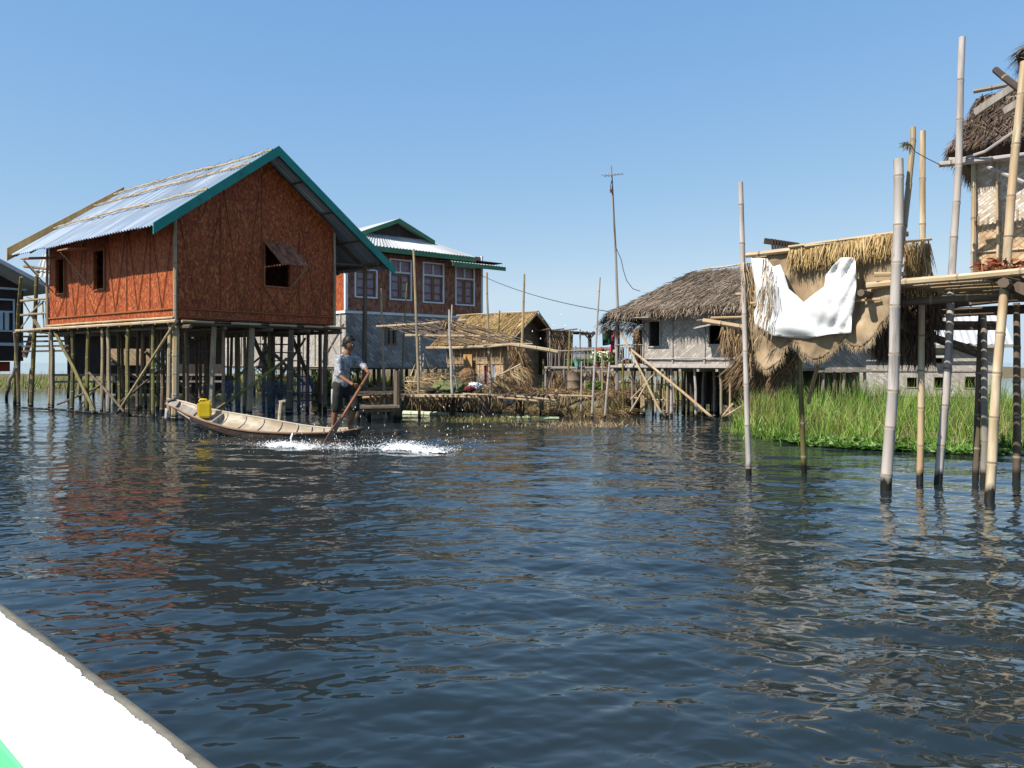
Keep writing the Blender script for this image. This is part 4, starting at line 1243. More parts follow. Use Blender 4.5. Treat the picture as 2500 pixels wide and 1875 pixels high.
def jetty():
    root = thing('wooden_jetty', 'low wooden jetty bench on posts right of the paddler', 'jetty', tuple(P(920, 885, 16.6).xy) + (0,))
    mb = MB()
    for k in range(4): mb.plank(P(868, 995 - k * 1.5, 16.5 + k * .22), P(976, 993 - k * 1.5, 16.6 + k * .22), .19, .04)
    mb.build('deck', M['wood'], root)
    mb = MB(); mb.plank(P(870, 1001, 16.5), P(972, 999, 16.6), .05, .10); build_each(mb, 'beam', M['wood'], root)
    for x, y0, y1, r in ((872, 985, 1030, .06), (899, 998, 1025, .06), (969, 905, 1028, .075), (945, 998, 1016, .05), (890, 996, 1012, .05)):
        Y = 2430 / (y1 - 885); mb = MB(); mb.tube([P(x, y1 + 25, Y), P(x + 1, y0, Y)], r, 8); mb.build('post', M['wood'], root)
    mb = MB()
    for y in (958, 964): mb.plank(P(868, y, 17), P(972, y - 1, 17.2), .1, .04)
    for k in range(6): mb.plank(P(875 + k * 15, 962, 17), P(880 + k * 15, 957, 17.5), .1, .02)
    mb.build('upper_shelf', M['wood'], root)
jetty()

# ------------------------------------------------------------------ lattice pergola of bamboo
def pergola():
    root = thing('bamboo_pergola', 'open bamboo lattice roof on thin poles in front of the thatch hut', 'pergola', tuple(P(1100, 885, 19).xy) + (0,))
    mb = MB()
    A0, A1, B0, B1, C0, C1 = P(918, 797, 19.6), P(1138, 781, 19.7), P(989, 819, 18.8), P(1237, 820, 18.9), P(1040, 850, 18.3), P(1248, 842, 18.2)
    mb.bamboo(A0, A1, .030, .028); mb.bamboo(B0, B1, .034, .03); mb.bamboo(C0, C1, .036, .032)
    mb.bamboo(P(1246, 841, 18.2), P(1362, 859, 18.1), .05, .045)
    mb.bamboo(P(1180, 843, 18.2), P(1300, 839, 18.3), .02)
    build_each(mb, 'beam', M['bamboo_pale'], root)
    mb = MB()
    for k in range(18):
        t = k / 17
        a = P(lerp(925, 1098, t) + rnd.uniform(-6, 6), lerp(795, 781, t) - rnd.uniform(0, 6), 19.8)
        b = P(lerp(1120, 1290, t ** .8) + rnd.uniform(-25, 25), lerp(842, 842, t) + rnd.uniform(-8, 4), 18.3)
        mb.bamboo(a, b, .010 + .006 * rnd.random(), bend=.02, n=5)
    for k in range(4):
        mb.tube([P(1010 + k * 30, 776 + k * 3, 19.9), P(1040 + k * 45, 800 + k * 8, 19.3), P(1260 + k * 10, 842, 18.3)], .012, 5)
    for k in range(7):
        t = k / 6; mb.tube([P(lerp(950, 1130, t), lerp(806, 800, t), 19.3), P(lerp(1040, 1230, t), lerp(800, 806, t), 19.2)], .010, 5)
    mb.build('lattice', M['slat'], root)
    mb = MB(); N = 90
    b = np.array([tuple(P(1092 + rnd.gauss(0, 4), 783 + rnd.uniform(-3, 6), 19.4)) for _ in range(N)])
    mb.blades(b, np.stack([nr.normal(-.4, .5, N), nr.normal(0, .3, N), np.full(N, -1.)], 1), nr.normal(0, 1, (N, 3)), .2, .02, .2)
    mb.build('lashing', M['straw_brown'], root)
    mb = MB(); mb.tube([P(1060, 797, 19.4), P(1052, 806, 19.4), P(1046, 815, 19.3)], .010, 5); mb.tube([P(1048, 816, 19), P(1056, 806, 19.2)], .01, 5)
    mb.build('tie', M['straw_brown'], root)
pergola()

# standing poles, each its own
poles = [
    (930, 704, 940, 1007, None, .034, 'bamboo', 'slim tan pole just right of the paddle, in front of grey wall'),
    (994, 690, 981, 945, 20.5, .022, 'bamboo_green', 'very thin greenish pole leaning right under the second white window'),
    (1010, 608, 1024, 1015, None, .036, 'bamboo', 'tallest yellow pole standing before the two storey house'),
    (1025, 818, 1028, 915, 20, .022, 'bamboo_grey', 'short thin pole right behind the tallest yellow pole'),
    (1035, 861, 1031, 915, 20.2, .022, 'bamboo_grey', 'stubby thin grey pole by the thatch heap'),
    (1096, 756, 1109, 1020, None, .036, 'bamboo_grey', 'grey brown pole lashed at the corner of the pergola'),
    (1104, 744, 1101, 800, 19.6, .022, 'bamboo_pale', 'pale pole tip rising beside the lashed pergola pole'),
    (1097, 800, 1116, 950, 18.6, .018, 'wood_grey', 'thin bent stick leaning on the lashed pergola pole'),
    (1188, 665, 1199, 950, 19.2, .032, 'bamboo', 'tall brown pole rising at the left end of thatch hut roof'),
    (1220, 758, 1217, 812, 21.0, .022, 'bamboo_green', 'short green pole against the golden thatch roof'),
    (1280, 669, 1274, 842, 18.4, .032, 'bamboo', 'tall two toned pole standing on pergola beam before the hut gable'),
    (1327, 877, 1325, 970, 18.6, .028, 'bamboo_green', 'green pole right of the hut gable wall'),
    (1464, 677, 1445, 1021, None, .030, 'bamboo_grey', 'tall thin grey pole slanting up between drum and white house'),
    (1488, 884, 1477, 1024, None, .028, 'bamboo_grey', 'short slanting grey pole in front of the flower pots'),
    (1420, 882, 1418, 985, 18.4, .022, 'bamboo_grey', 'thin pole standing close to the right side of the drum'),
    (1470, 860, 1469, 970, 18.8, .024, 'bamboo', 'tan pole between the slanting poles near the flower pots'),
    (1520, 880, 1523, 985, 18.6, .026, 'bamboo_green', 'green pole below the porch floor of the white house'),
    (1391, 806, 1388, 905, 19.4, .026, 'bamboo_green', 'green pole through the picket fence beside the dark shed'),
    (1490, 758, 1489, 830, 20.5, .018, 'bamboo_grey', 'thin pole tip behind the left eave of the white house'),
]
for (x0, y0, x1, y1, Y, r, m, lab) in poles:
    mb = MB()
    if Y is None:
        Y = 2430 / (y1 - 885)
        b = P(x1, y1, Y) + (P(x1, y1, Y) - P(x0, y0, Y)).normalized() * .6
    else:
        b = P(x1, y1, Y)
        if lab.startswith(('green pole right', 'thin pole standing', 'tan pole', 'green pole below', 'tall brown')): b = b + Vector((0, 0, -.3))
    mb.bamboo(b, P(x0, y0, Y), r, r * .75, .008, .4)
    o = mb.build('bamboo_pole', M[m]); tag(o, lab, 'pole', 'bamboo poles standing around the bank')

mb = MB(); mb.bamboo(W(985, 1008, .03) , W(1290, 1018, .03), .055, .05, .003); o = mb.build('floating_bamboo', flat('green_white_bamboo', (.50, .55, .38), .5)); tag(o, 'long pale green bamboo floating along the foot of the bank', 'bamboo')
mb = MB(); mb.bamboo(W(1225, 1019, .03), W(1365, 1021, .03), .03, .03, .003); o = mb.build('floating_bamboo', flat('green_bamboo2', (.34, .40, .24), .5)); tag(o, 'thinner floating bamboo before the right part of the walkway', 'bamboo')

# ------------------------------------------------------------------ shed, drum, fence walk, flowers, laundry
def shed():
    root = thing('bamboo_shed', 'small dark shed with flat stick roof behind the picket fence', 'shed', tuple(P(1365, 885, 22.5).xy) + (0,))
    fr = Frame(P(1338, 885, 22.5).xy, (.95, .3), (.3, -.95))
    mb = MB(); wall(mb, fr, 0, .72, .9, 2.15, (), .05); wall(mb, Frame(fr(.72, 0).xy, (-.3, .95), (.95, .3)), .05, .8, .9, 2.15, (), .05); wall(mb, Frame(fr(0, 0).xy, (-.3, .95), (-.95, -.3)), .05, .8, .9, 2.15, (), .05)
    mb.build('wall', M['dark'], root)
    mb = MB()
    for k in range(9): mb.tube([fr(-.15, 2.17, .1 - k * .12), fr(1.25, 2.10, .1 - k * .12 + rnd.uniform(-.05, .05))], .02, 5)
    for s in (0, .4, .8): mb.tube([fr(s, 2.2, .2), fr(s, 2.2, -.95)], .02, 5)
    mb.build('roof', M['wood'], root)
    for s in (.02, .72, .95):
        mb = MB(); mb.bamboo(fr(s, .2, .02), fr(s + .02, 2.2, .02), .025); mb.build('post', M['wood_grey'], root)
    mb = MB(); N = 150; b = np.array([tuple(fr(rnd.random() * .7, 1.6 + .5 * rnd.random(), .03)) for _ in range(N)])
    mb.blades(b, np.stack([nr.normal(0, .5, N), nr.normal(0, .2, N), np.full(N, -1.)], 1), np.tile((1., .2, 0), (N, 1)), .25, .02, .1); mb.build('wall_straw', M['straw_brown'], root)
shed()

def fence_walk():
    root = thing('picket_walkway', 'raised bamboo walkway with picket rail behind the rusty drum', 'walkway', tuple(P(1400, 885, 21).xy) + (0,))
    Y = 20.6
    mb = MB()
    for k in range(5): mb.bamboo(P(1325, 899 - k * .4, Y - .3 + k * .25), P(1520, 898 - k * .4, Y - .3 + k * .2), .035, .03)
    mb.build('deck', M['wood_grey'], root)
    mb = MB()
    mb.bamboo(P(1335, 858, Y), P(1490, 853, Y), .022)
    for k in range(11):
        x = 1337 + k * 10 + rnd.uniform(-2, 2); mb.bamboo(P(x, 897, Y), P(x + rnd.uniform(-2, 2), 856 - (k % 4 == 3) * 12, Y), .015 + .006 * (k % 4 == 3), n=5)
    mb.build('rail', M['wood_grey'], root)
    for x, y1 in ((1332, 985), (1352, 975), (1376, 965), (1442, 965), (1465, 975), (1428, 960), (1405, 960), (1340, 960)):
        mb = MB(); mb.bamboo(P(x, y1 + 12, Y), P(x + 1, 897, Y + rnd.uniform(-.2, .3)), .035); mb.build('post', M['wood_grey'] if rnd.random() < .6 else M['wood'], root)
    mb = MB(); mb.prism([P(1330, 905, 22.6), P(1500, 905, 22.2), P(1500, 965, 22.2), P(1330, 965, 22.6)], (0, .04, 0)); mb.build('back_screen', M['wood'], root)
    mb = MB(); mb.prism([P(1458, 906, 21.6), P(1510, 906, 21.4), P(1510, 940, 21.4), P(1458, 938, 21.6)], (0, .03, 0)); mb.build('woven_panel', M['grey_mat'], root)
    mb = MB(); N = 620
    b = np.array([tuple(P(rnd.uniform(1335, 1500), rnd.uniform(905, 960), Y + .2 + rnd.random() * .4)) for _ in range(N)])
    mb.blades(b, np.stack([nr.normal(.2, .4, N), nr.normal(0, .3, N), np.full(N, -1.)], 1), np.tile((1., 0, 0), (N, 1)), .35, .02, .1)
    mb.build('hanging_straw', M['straw_brown'], root)
fence_walk()

def back_fence():
    root = thing('slat_fence', 'long low fence of dark vertical slats far behind the flower pots', 'fence', (3, 30, 0))
    mb = MB()
    for k in range(72):
        x = 1325 + k * 2.7; mb.plank(P(x, 905, 31), P(x, 851 + rnd.uniform(-1, 1), 31), .035, .02, (0, 1, 0))
    mb.build('slats', M['wood_grey'], root)
    mb = MB(); mb.plank(P(1322, 850, 30.9), P(1525, 849, 30.9), .05, .05); mb.plank(P(1322, 885, 30.9), P(1525, 885, 30.9), .05, .05); mb.build('rail', M['wood_grey'], root)
    for x in (1330, 1380, 1430, 1480, 1520):
        mb = MB(); mb.tube([P(x, 962, 31.1), P(x, 848, 31.1)], .06, 6); mb.build('post', M['wood'], root)
back_fence()

def drum(c, r, h):
    root = thing('oil_drum', 'rusty brown ribbed drum standing on the bank', 'drum', tuple(c))
    mb = MB(); prof = []
    for z, k in ((0, .97), (.01, 1), (.30, 1), (.32, 1.05), (.35, 1.05), (.37, 1), (.63, 1), (.65, 1.05), (.68, 1.05), (.70, 1), (.985, 1), (1, 1.03)):
        prof.append((c + Vector((0, 0, z * h)), r * k))
    mb.tube([p for p, _ in prof], [q for _, q in prof], 28)
    o = mb.build('barrel', mat_noise('rusty_steel', [(.3, (.12, .085, .055)), (.55, (.20, .145, .10)), (.75, (.27, .21, .15))], (6, 6, 6), .8, 'Object', bmp=.2), root); smooth_angle(o, 50)
    mb = MB(); mb.tube([c + Vector((.05, -.02, h * .8)), c + Vector((.09, -.05, h * 1.25))], .02, 6); mb.build('stick', M['wood_grey'], root)
drum(P(1400, 967, 19.2), .175, .58)

def utility(px, py0, py1, Y, w, label, braces=True):
    root = thing('utility_pole', label, 'utility pole', tuple(P(px, 885, Y).xy) + (0,))
    mb = MB(); mb.tube([P(px + 4, 960, Y), P(px, py0, Y)], .085, 7); mb.build('pole', M['dark'], root)
    mb = MB(); mb.plank(P(px - w, py0 + 4, Y - .1), P(px + w, py0 + 2, Y - .1), .10, .11)
    if braces:
        mb.tube([P(px - w * .55, py0 + 5, Y - .1), P(px, py0 + 17, Y - .1)], .035, 5); mb.tube([P(px + w * .55, py0 + 4, Y - .1), P(px, py0 + 17, Y - .1)], .035, 5)
    for k in (-.8, -.3, .5): mb.tube([P(px + w * k, py0 + 2, Y - .1), P(px + w * k, py0 - 3, Y - .1)], .05, 6)
    mb.build('crossarm', M['dark'], root)
utility(1439, 812, 960, 36, 20, 'dark T shaped utility pole with braces beyond the picket fence')

def pots():
    for k, (px, lab) in enumerate(((1458, 'left brown flower pot under pale blossoms'), (1483, 'middle brown flower pot under pale blossoms'), (1497, 'right brown flower pot nearest the white house porch'))):
        c = P(px, 897, 19.6)
        root = thing('flower_pot', lab, 'flower pot', tuple(c), 'flower pots on the walkway')
        mb = MB(); mb.tube([c, c + Vector((0, 0, .02)), c + Vector((0, 0, .12)), c + Vector((0, 0, .13)), c + Vector((0, 0, .14))], [.06, .065, .085, .095, .09], 14)
        o = mb.build('pot', flat('terracotta', (.22, .10, .05), .8), root); smooth_angle(o, 40)
        mb = MB(); N = 170; b = np.array([tuple(c + Vector((rnd.gauss(0, .06), rnd.gauss(0, .06), .14 + .16 * rnd.random()))) for _ in range(N)])
        mb.blades(b, np.stack([nr.normal(0, .7, N), nr.normal(0, .7, N), np.ones(N)], 1), nr.normal(0, 1, (N, 3)), .14, .035, .3); mb.build('leaves', M['weed'], root)
        mb = MB(); N = 150; b = np.array([tuple(c + Vector((rnd.gauss(0, .085), rnd.gauss(0, .06), .24 + .14 * rnd.random()))) for _ in range(N)])
        mb.blades(b, nr.normal(0, 1, (N, 3)), nr.normal(0, 1, (N, 3)), .07, .07, .1, 2); mb.build('blossoms', flat('cream_petal', (.70, .74, .52), .8), root)
pots()
mb = MB(); c = P(1409, 893, 20.2); mb.tube([c, c + Vector((0, 0, .12)), c + Vector((0, 0, .13)), c + Vector((0, 0, .12)), c + Vector((0, 0, .02))], [.06, .075, .08, .065, .05], 16)
root = thing('bucket', 'turquoise bucket on the fenced walkway', 'bucket', tuple(c)); o = mb.build('pail', flat('turquoise', (.10, .42, .36), .4), root); smooth_angle(o, 40)
mb = MB(); mb.tube([c + Vector((.08 * math.cos(a), 0, .12 + .09 * math.sin(a))) for a in np.linspace(0, math.pi, 10)], .006, 5); mb.build('handle', M['wire'], root)
mound('orange_flowers', flat('orange_petal', (.30, .07, .03), .8), 'orange red flower cluster above the walkway rail', 'flowers', tuple(P(1466, 857, 20)), (.09, .08, .07), .9, 9)
mb = MB(); N = 300; b = np.array([tuple(P(1385 + rnd.gauss(35, 18), 893 + rnd.uniform(-12, 4), 20.8)) for _ in range(N)])
mb.blades(b, np.stack([nr.normal(0, .5, N), nr.normal(0, .3, N), np.ones(N)], 1), nr.normal(0, 1, (N, 3)), .16, .03, .3); o = mb.build('garden_plant', M['weed']); tag(o, 'small leafy plants along the walkway by the turquoise bucket', 'plant')
mb = MB(); N = 240; b = np.array([tuple(P(1453 + rnd.gauss(0, 7), 955 + rnd.uniform(-14, 12), 19)) for _ in range(N)])
mb.blades(b, np.stack([nr.normal(0, .35, N), nr.normal(0, .3, N), np.ones(N)], 1), nr.normal(0, 1, (N, 3)), .3, .035, .5); o = mb.build('bank_plant', M['grass']); tag(o, 'broad leaved green plant growing on the bank right of the drum', 'plant')

def hang(poly, Y, mat, label, amp=.03, fr=.9):
    mb = MB(); sheet(mb, poly, 4, lambda a, b: P(a, b, Y + amp * math.sin(a * fr) + .02 * math.sin(a * .3 + b * .2)), .008)
    o = mb.build('laundry', mat, smooth=True); tag(o, label, 'laundry')
hang([(1470, 810), (1492, 806), (1494, 840), (1482, 843), (1471, 844)], 19.2, flat('green_longyi', (.012, .06, .035), .9), 'dark green cloth hung out to dry under the thatch eave')
hang([(1491, 807), (1502, 807), (1501, 838), (1499, 866), (1488, 866), (1491, 838)], 19.35, flat('pink_cloth', (.62, .07, .16), .9), 'long pink cloth hung to dry beside the green one', .03, 1.3)
mb = MB(); mb.tube([P(1462, 808, 19.2), P(1520, 805, 19.25)], .008, 5); o = mb.build('clothes_line', M['wire']); tag(o, 'short line holding the green and pink laundry', 'line')
hang([(1499, 862), (1507, 862), (1507, 880), (1500, 878)], 19.1, flat('black_cloth2', (.025, .025, .03), .9), 'black cloth under the straw hat on the porch post', .01)
mound('straw_hat', flat('straw_hat', (.6, .52, .42), .8), 'pale sun hat on the porch post beside pink laundry', 'hat', tuple(P(1503, 858, 19.1)), (.07, .06, .05), .1)

# ------------------------------------------------------------------ antenna, wires
def antenna():
    Y = 19.5
    root = thing('antenna_mast', 'very tall thin mast with television aerial left of the white house', 'antenna', tuple(P(1510, 885, Y).xy) + (0,))
    mb = MB(); mb.tube([P(1511, 1000, Y), P(1509, 800, Y), P(1503, 620, Y), P(1494, 440, Y), P(1492, 405, Y)], [.045, .04, .030, .022, .016], 7); mb.build('mast', M['wood_grey'], root)
    mb = MB(); mb.tube([P(1474, 429, Y - .2), P(1519, 424, Y + .2)], .012, 5)
    for k in range(7):
        t = k / 6; c = P(1474, 429, Y - .2).lerp(P(1519, 424, Y + .2), t); l = .16 - .02 * k / 2
        mb.tube([c + Vector((-l * .55, -l, 0)), c + Vector((l * .55, l, 0))], .007, 5)
    mb.build('aerial', M['steel_white'], root)
    mb = MB(); mb.box(P(1492, 466, Y - .03), (.03, 0, 0), (0, .02, 0), (0, 0, .04)); mb.build('clamp_box', flat('red_box', (.22, .05, .05)), root)
    mb = MB()
    pts = [(1494, 440), (1490, 455), (1493, 468), (1497, 480), (1499, 560), (1504, 605), (1517, 635), (1522, 660), (1530, 685), (1545, 705), (1563, 711)]
    mb.tube([P(x, y, Y - .05) for x, y in pts], .009, 5); mb.build('cable', M['wire'], root)
antenna()
mb = MB(); a, b = P(1174, 672, 31), P(1520, 766, 19.5)
mb.tube([a.lerp(b, t) - Vector((0, 0, .35 * 4 * t * (1 - t) * .5)) for t in np.linspace(0, 1, 14)], .011, 5); o = mb.build('power_line', M['wire']); tag(o, 'thin cable sagging from the two storey house to the white house', 'cable')
mb = MB(); a, b = P(1345, 812, 36), P(1530, 790, 30); mb.tube([a.lerp(b, t) - Vector((0, 0, .2 * 4 * t * (1 - t))) for t in np.linspace(0, 1, 8)], .008, 5); o = mb.build('power_line', M['wire']); tag(o, 'faint far wire passing over the T shaped utility pole', 'cable')

# ------------------------------------------------------------------ white thatched house
def white_house():
    c = Vector((4.12, 17.6)); u = Vector((-.782, .623))
    o = c + u * 1.40
    root = thing('thatched_house', 'whitewashed bamboo-mat house on stilts under grey thatch roof', 'house', (o[0], o[1], 0))
    A = Frame(o, (.782, -.623), (-.623, -.782))      # front wall, s grows to the right
    LF, zf, ze = 2.75, 1.18, 2.36
    Bd = Vector((.623, .782))
    h = [rect(A, 1585, 785, 1611, 845), rect(A, 1731, 795, 1764, 840)]
    mb = MB(); wall(mb, A, 0, LF, zf, ze, h, .05); mb.build('front_wall', M['white_mat'], root)
    L = Frame(o, Bd, (-.782, .623)); R = Frame(A(LF, 0).xy, Bd, (.782, -.623))
    mb = MB(); wall(mb, L, .05, 4.4, zf, ze, (), .05); wall(mb, R, .05, 4.4, zf, ze, (), .05); mb.prism([R(.05, ze + .003), R(4.4, ze + .003), R(2.2, 3.5)], -R.n * .05)
    wall(mb, Frame(L(4.4, 0).xy, (.782, -.623), (.623, .782)), 0, LF, zf, ze, (), .05)
    mb.build('side_wall', M['grey_mat'], root)
    mb = MB()
    for s in (0.02, .78, 1.55, 2.2, LF): mb.bamboo(A(s, zf, .02), A(s, ze, .02), .022)
    mb.bamboo(A(0, zf + .15, .03), A(LF, zf + .15, .03), .018)
    for q in h: rim(mb, A, *q, .03, .003, .03)
    mb.build('wall_battens', M['bamboo_grey'], root)
    # shutters
    q = h[0]; mb = MB(); mb.prism([A(q[0] - .05, q[3] + .02, .04), A(q[1] + .02, q[3] + .02, .04), A(q[1] + .05, q[3] + .06, .62), A(q[0] - .05, q[3] + .06, .62)], (0, 0, .02)); sh = mb.build('shutter', M['white_mat'], root)
    mb = MB(); mb.tube([A(q[0], q[2] + .2, .03), A(q[0] - .04, q[3] + .05, .55)], .012, 5); mb.build('prop', M['wood'], sh)
    q = h[1]; mb = MB(); mb.prism([A(q[0] - .03, q[3] + .03, .05), A(q[1] + .1, q[3] + .08, .05), A(q[1] + .0, q[3] - .02, .62), A(q[0] - .1, q[3] - .08, .55)], (0, 0, .02)); sh = mb.build('shutter', M['white_mat'], root)
    mb = MB(); mb.tube([A(q[0] + .02, q[2], .03), A(q[0] - .06, q[3] - .06, .5)], .012, 5); mb.tube([A(q[0] - .05, q[3] + .10, .5), A(q[1] + .1, q[3] + .12, .5)], .015, 5); mb.build('prop', M['wood_grey'], sh)
    # roof
    rl = lambda s, n, z: A(s, z, n)
    zr, nr_ = 3.52, -2.2
    e0, e1 = rl(-.62, .42, 2.37), rl(LF + .35, .42, 2.47)
    r0, r1 = rl(.35, nr_, zr), rl(LF + .35, nr_, zr + .03)
    w0, b1 = rl(-1.05, -2.6, 2.05), rl(LF + .35, -4.9, 2.2)
    b0 = rl(-.62, -4.9, 2.2)
    mb = MB()
    mb.m = 1
    for pts in ([e0, e1, r1, r0], [b0, e0, r0], [b1, b0, r0, r1]):
        mb.prism(pts, (0, 0, -.12))
    mb.m = 0
    thatch(mb, e0, e1, r0, r1, 7200, .34, .015, lift=.09, th=.02, slab=False, splay=.15)
    e2 = rl(-.95, .30, 2.10)
    thatch(mb, rl(-.95, -4.6, 2.0), e2, r0, r0 + Vector((.01, -.01, 0)), 3000, .36, .016, lift=.18, slab=False)
    thatch(mb, e2, e0, r0, r0 + Vector((.02, 0, 0)), 900, .36, .016, lift=.18, slab=False)
    # ragged eave fringe
    N = 1100; t = nr.random(N); E = np.outer(1 - t, e0) + np.outer(t, e1)
    E = E + np.array(A.n) * nr.normal(-.03, .05, N)[:, None] + np.array((0, 0, 1.)) * nr.normal(.0, .04, N)[:, None]
    mb.blades(E, np.stack([nr.normal(-.25, .3, N), nr.normal(-.5, .25, N), np.full(N, -.7)], 1), np.tile(np.array(A.d), (N, 1)), .08 + .13 * nr.random(N), .018, .1)
    N = 700; t = nr.random(N); E = np.outer(1 - t, e2) + np.outer(t, rl(-.95, -4.6, 2.0))
    E = E + nr.normal(0, .05, (N, 3))
    mb.blades(E, np.stack([nr.normal(-.6, .3, N), nr.normal(-.2, .3, N), np.full(N, -.8)], 1), nr.normal(0, 1, (N, 3)), .10 + .16 * nr.random(N), .018, .1)
    rf_ = mb.build('roof', [M['thatch_grey'], M['thatch_base']], root)
    mb = MB(); mb.bamboo(r0 + Vector((.05, -.12, .05)), r1 + Vector((0, -.12, .08)), .022); mb.bamboo(r0 + Vector((-.3, -.3, -.22)), r0 + Vector((.25, -.18, .02)), .016); build_each(mb, 'ridge_pole', M['bamboo_pale'], rf_)
    # porch on the left, under the hip
    mb = MB(); mb.prism([A(-.78, zf - .02, .05), A(LF + .1, zf - .02, .05), A(LF + .1, zf - .02, -4.4), A(-.78, zf - .02, -4.4)], (0, 0, -.05)); 
    for k in range(9): mb.plank(A(lerp(-.75, LF, k / 8), zf - .10, .1), A(lerp(-.75, LF, k / 8), zf - .10, -4.4), .06, .06)
    mb.build('floor', M['wood_grey'], root)
    mb = MB(); mb.plank(A(-.85, zf - .02, .10), A(LF + .1, zf - .02, .10), .05, .05); mb.plank(A(-.6, zf + .02, .07), A(LF, zf + .02, .07), .03, .04); build_each(mb, 'floor_edge', M['bamboo_grey'], root)
    pw = Frame(A(-.72, 0, -.9).xy, (.782, -.623), (-.623, -.782))
    mb = MB(); wall(mb, pw, 0, .72, zf, 1.62, (), .04); mb.build('porch_wall', M['tan_mat'], root)
    mb = MB(); N = 900; b = np.array([tuple(pw(rnd.random() * .75, 1.62 + .45 * rnd.random(), .05)) for _ in range(N)])
    mb.blades(b, np.stack([nr.normal(0, .3, N), nr.normal(-.1, .2, N), np.full(N, -1.)], 1), np.tile(np.array(A.d), (N, 1)), .28, .018, .1); mb.build('porch_thatch', M['straw_brown'], root)
    mb = MB(); wall(mb, pw, 0, .72, 1.62, 2.05, (), .03, -.02); mb.build('porch_backing', M['dark'], root)
    mb = MB(); mb.bamboo(A(-.72, 1.66, .02), A(.05, 1.66, .02), .016); 
    for k in range(9): mb.tube([A(-.68 + k * .08, zf, .0), A(-.68 + k * .08 + rnd.uniform(-.02, .02), 1.66, .0)], .009, 5)
    mb.build('porch_rail', M['wood_grey'], root)
    mb = MB(); mb.tube([A(-.70, -.5, -.02), A(-.70, 2.3, -.02)], .04, 7); mb.build('porch_post', M['wood_grey'], root)
    for (px, py, y1, m, r) in ((1570, 1015, 0, 'bamboo', .038), (1562, 1014, 0, 'bamboo', .034), (1637, 1019, 0, 'bamboo_grey', .036), (1627, 1010, 0, 'bamboo', .036), (1695, 1021, 0, 'bamboo_grey', .034), (1757, 1027, 0, 'bamboo', .032), (1540, 1008, 0, 'wood_grey', .03), (1598, 1012, 0, 'bamboo_grey', .028), (1782, 1028, 0, 'bamboo_pale', .028)):
        s, _ = A.hit(px, py); mb = MB(); mb.bamboo(A(s, -.5, -.06), A(s + rnd.uniform(-.02, .02), zf - .06, -.06), r); mb.build('stilt', M[m], root)
    for n in (-.8, -1.5, -2.3, -3.1, -4.2):
        for k in range(11):
            s = -.7 + k * .34 + rnd.uniform(-.15, .15); mb = MB(); mb.bamboo(A(s, -.5, n), A(s + rnd.uniform(-.06, .06), zf - .05, n + rnd.uniform(-.1, .1)), rnd.uniform(.022, .038)); mb.build('stilt', M[rnd.choice(('wood', 'wood_grey', 'bamboo', 'bamboo_green'))], root)
    for a, b, r, m in (((1513, 805), (1620, 1020), .030, 'bamboo_pale'), ((1528, 843), (1748, 1027), .033, 'bamboo_pale'), ((1580, 935), (1537, 1008), .024, 'bamboo_pale'), ((1595, 915), (1540, 975), .018, 'bamboo_pale'),
                       ((1755, 1027), (1790, 985), .025, 'bamboo_pale'), ((1535, 920), (1570, 948), .02, 'dark'), ((1755, 1025), (1822, 985), .022, 'bamboo_pale'), ((1635, 1010), (1620, 1020), .02, 'bamboo_pale')):
        mb = MB(); n0 = .22; mb.bamboo(A.at(*b, n0), A.at(*a, n0), r, r * .85, .006); mb.build('brace', M[m], root)
    mb = MB()
    for z in (.78, .42):
        mb.bamboo(A(-.8, z, -.3), A(.6, z - .05, -.3), .02)
    for k in range(13): mb.tube([A(-.75 + k * .1, .30, -.32), A(-.75 + k * .1 + rnd.uniform(-.02, .02), .84, -.32)], .012, 5)
    mb.build('pen_fence', M['bamboo_pale'], root)
    mb = MB(); mb.prism([A(-.8, .12, -3.9), A(LF, .12, -3.9), A(LF, zf - .1, -3.9), A(-.8, zf - .1, -3.9)], A.n * .02); mb.build('dark_backing', M['dark'], root)  # added dark sheet standing in for the shade under the house floor
    # things on the porch
    for px, py, r_, c_, lab, cat, nm in ((1518, 880, (.08, .07, .11), (.55, .55, .58), 'white cloth bundle at the porch post', 'bundle', 'cloth_bundle'), (1533, 884, (.11, .09, .08), (.20, .09, .05), 'brown tipped basket on the porch floor', 'basket', 'basket'),
                                         (1562, 872, (.07, .07, .15), (.14, .02, .04), 'maroon cloth bundle at the porch corner', 'bundle', 'cloth_bundle'), (1558, 888, (.10, .07, .045), (.42, .04, .05), 'red bundle below the maroon one on the porch', 'bundle', 'cloth_bundle')):
        mound(nm, flat(nm + '_mat', c_, .9), lab, cat, tuple(A.at(px, py, -.35)), r_, .3, 4)
white_house()

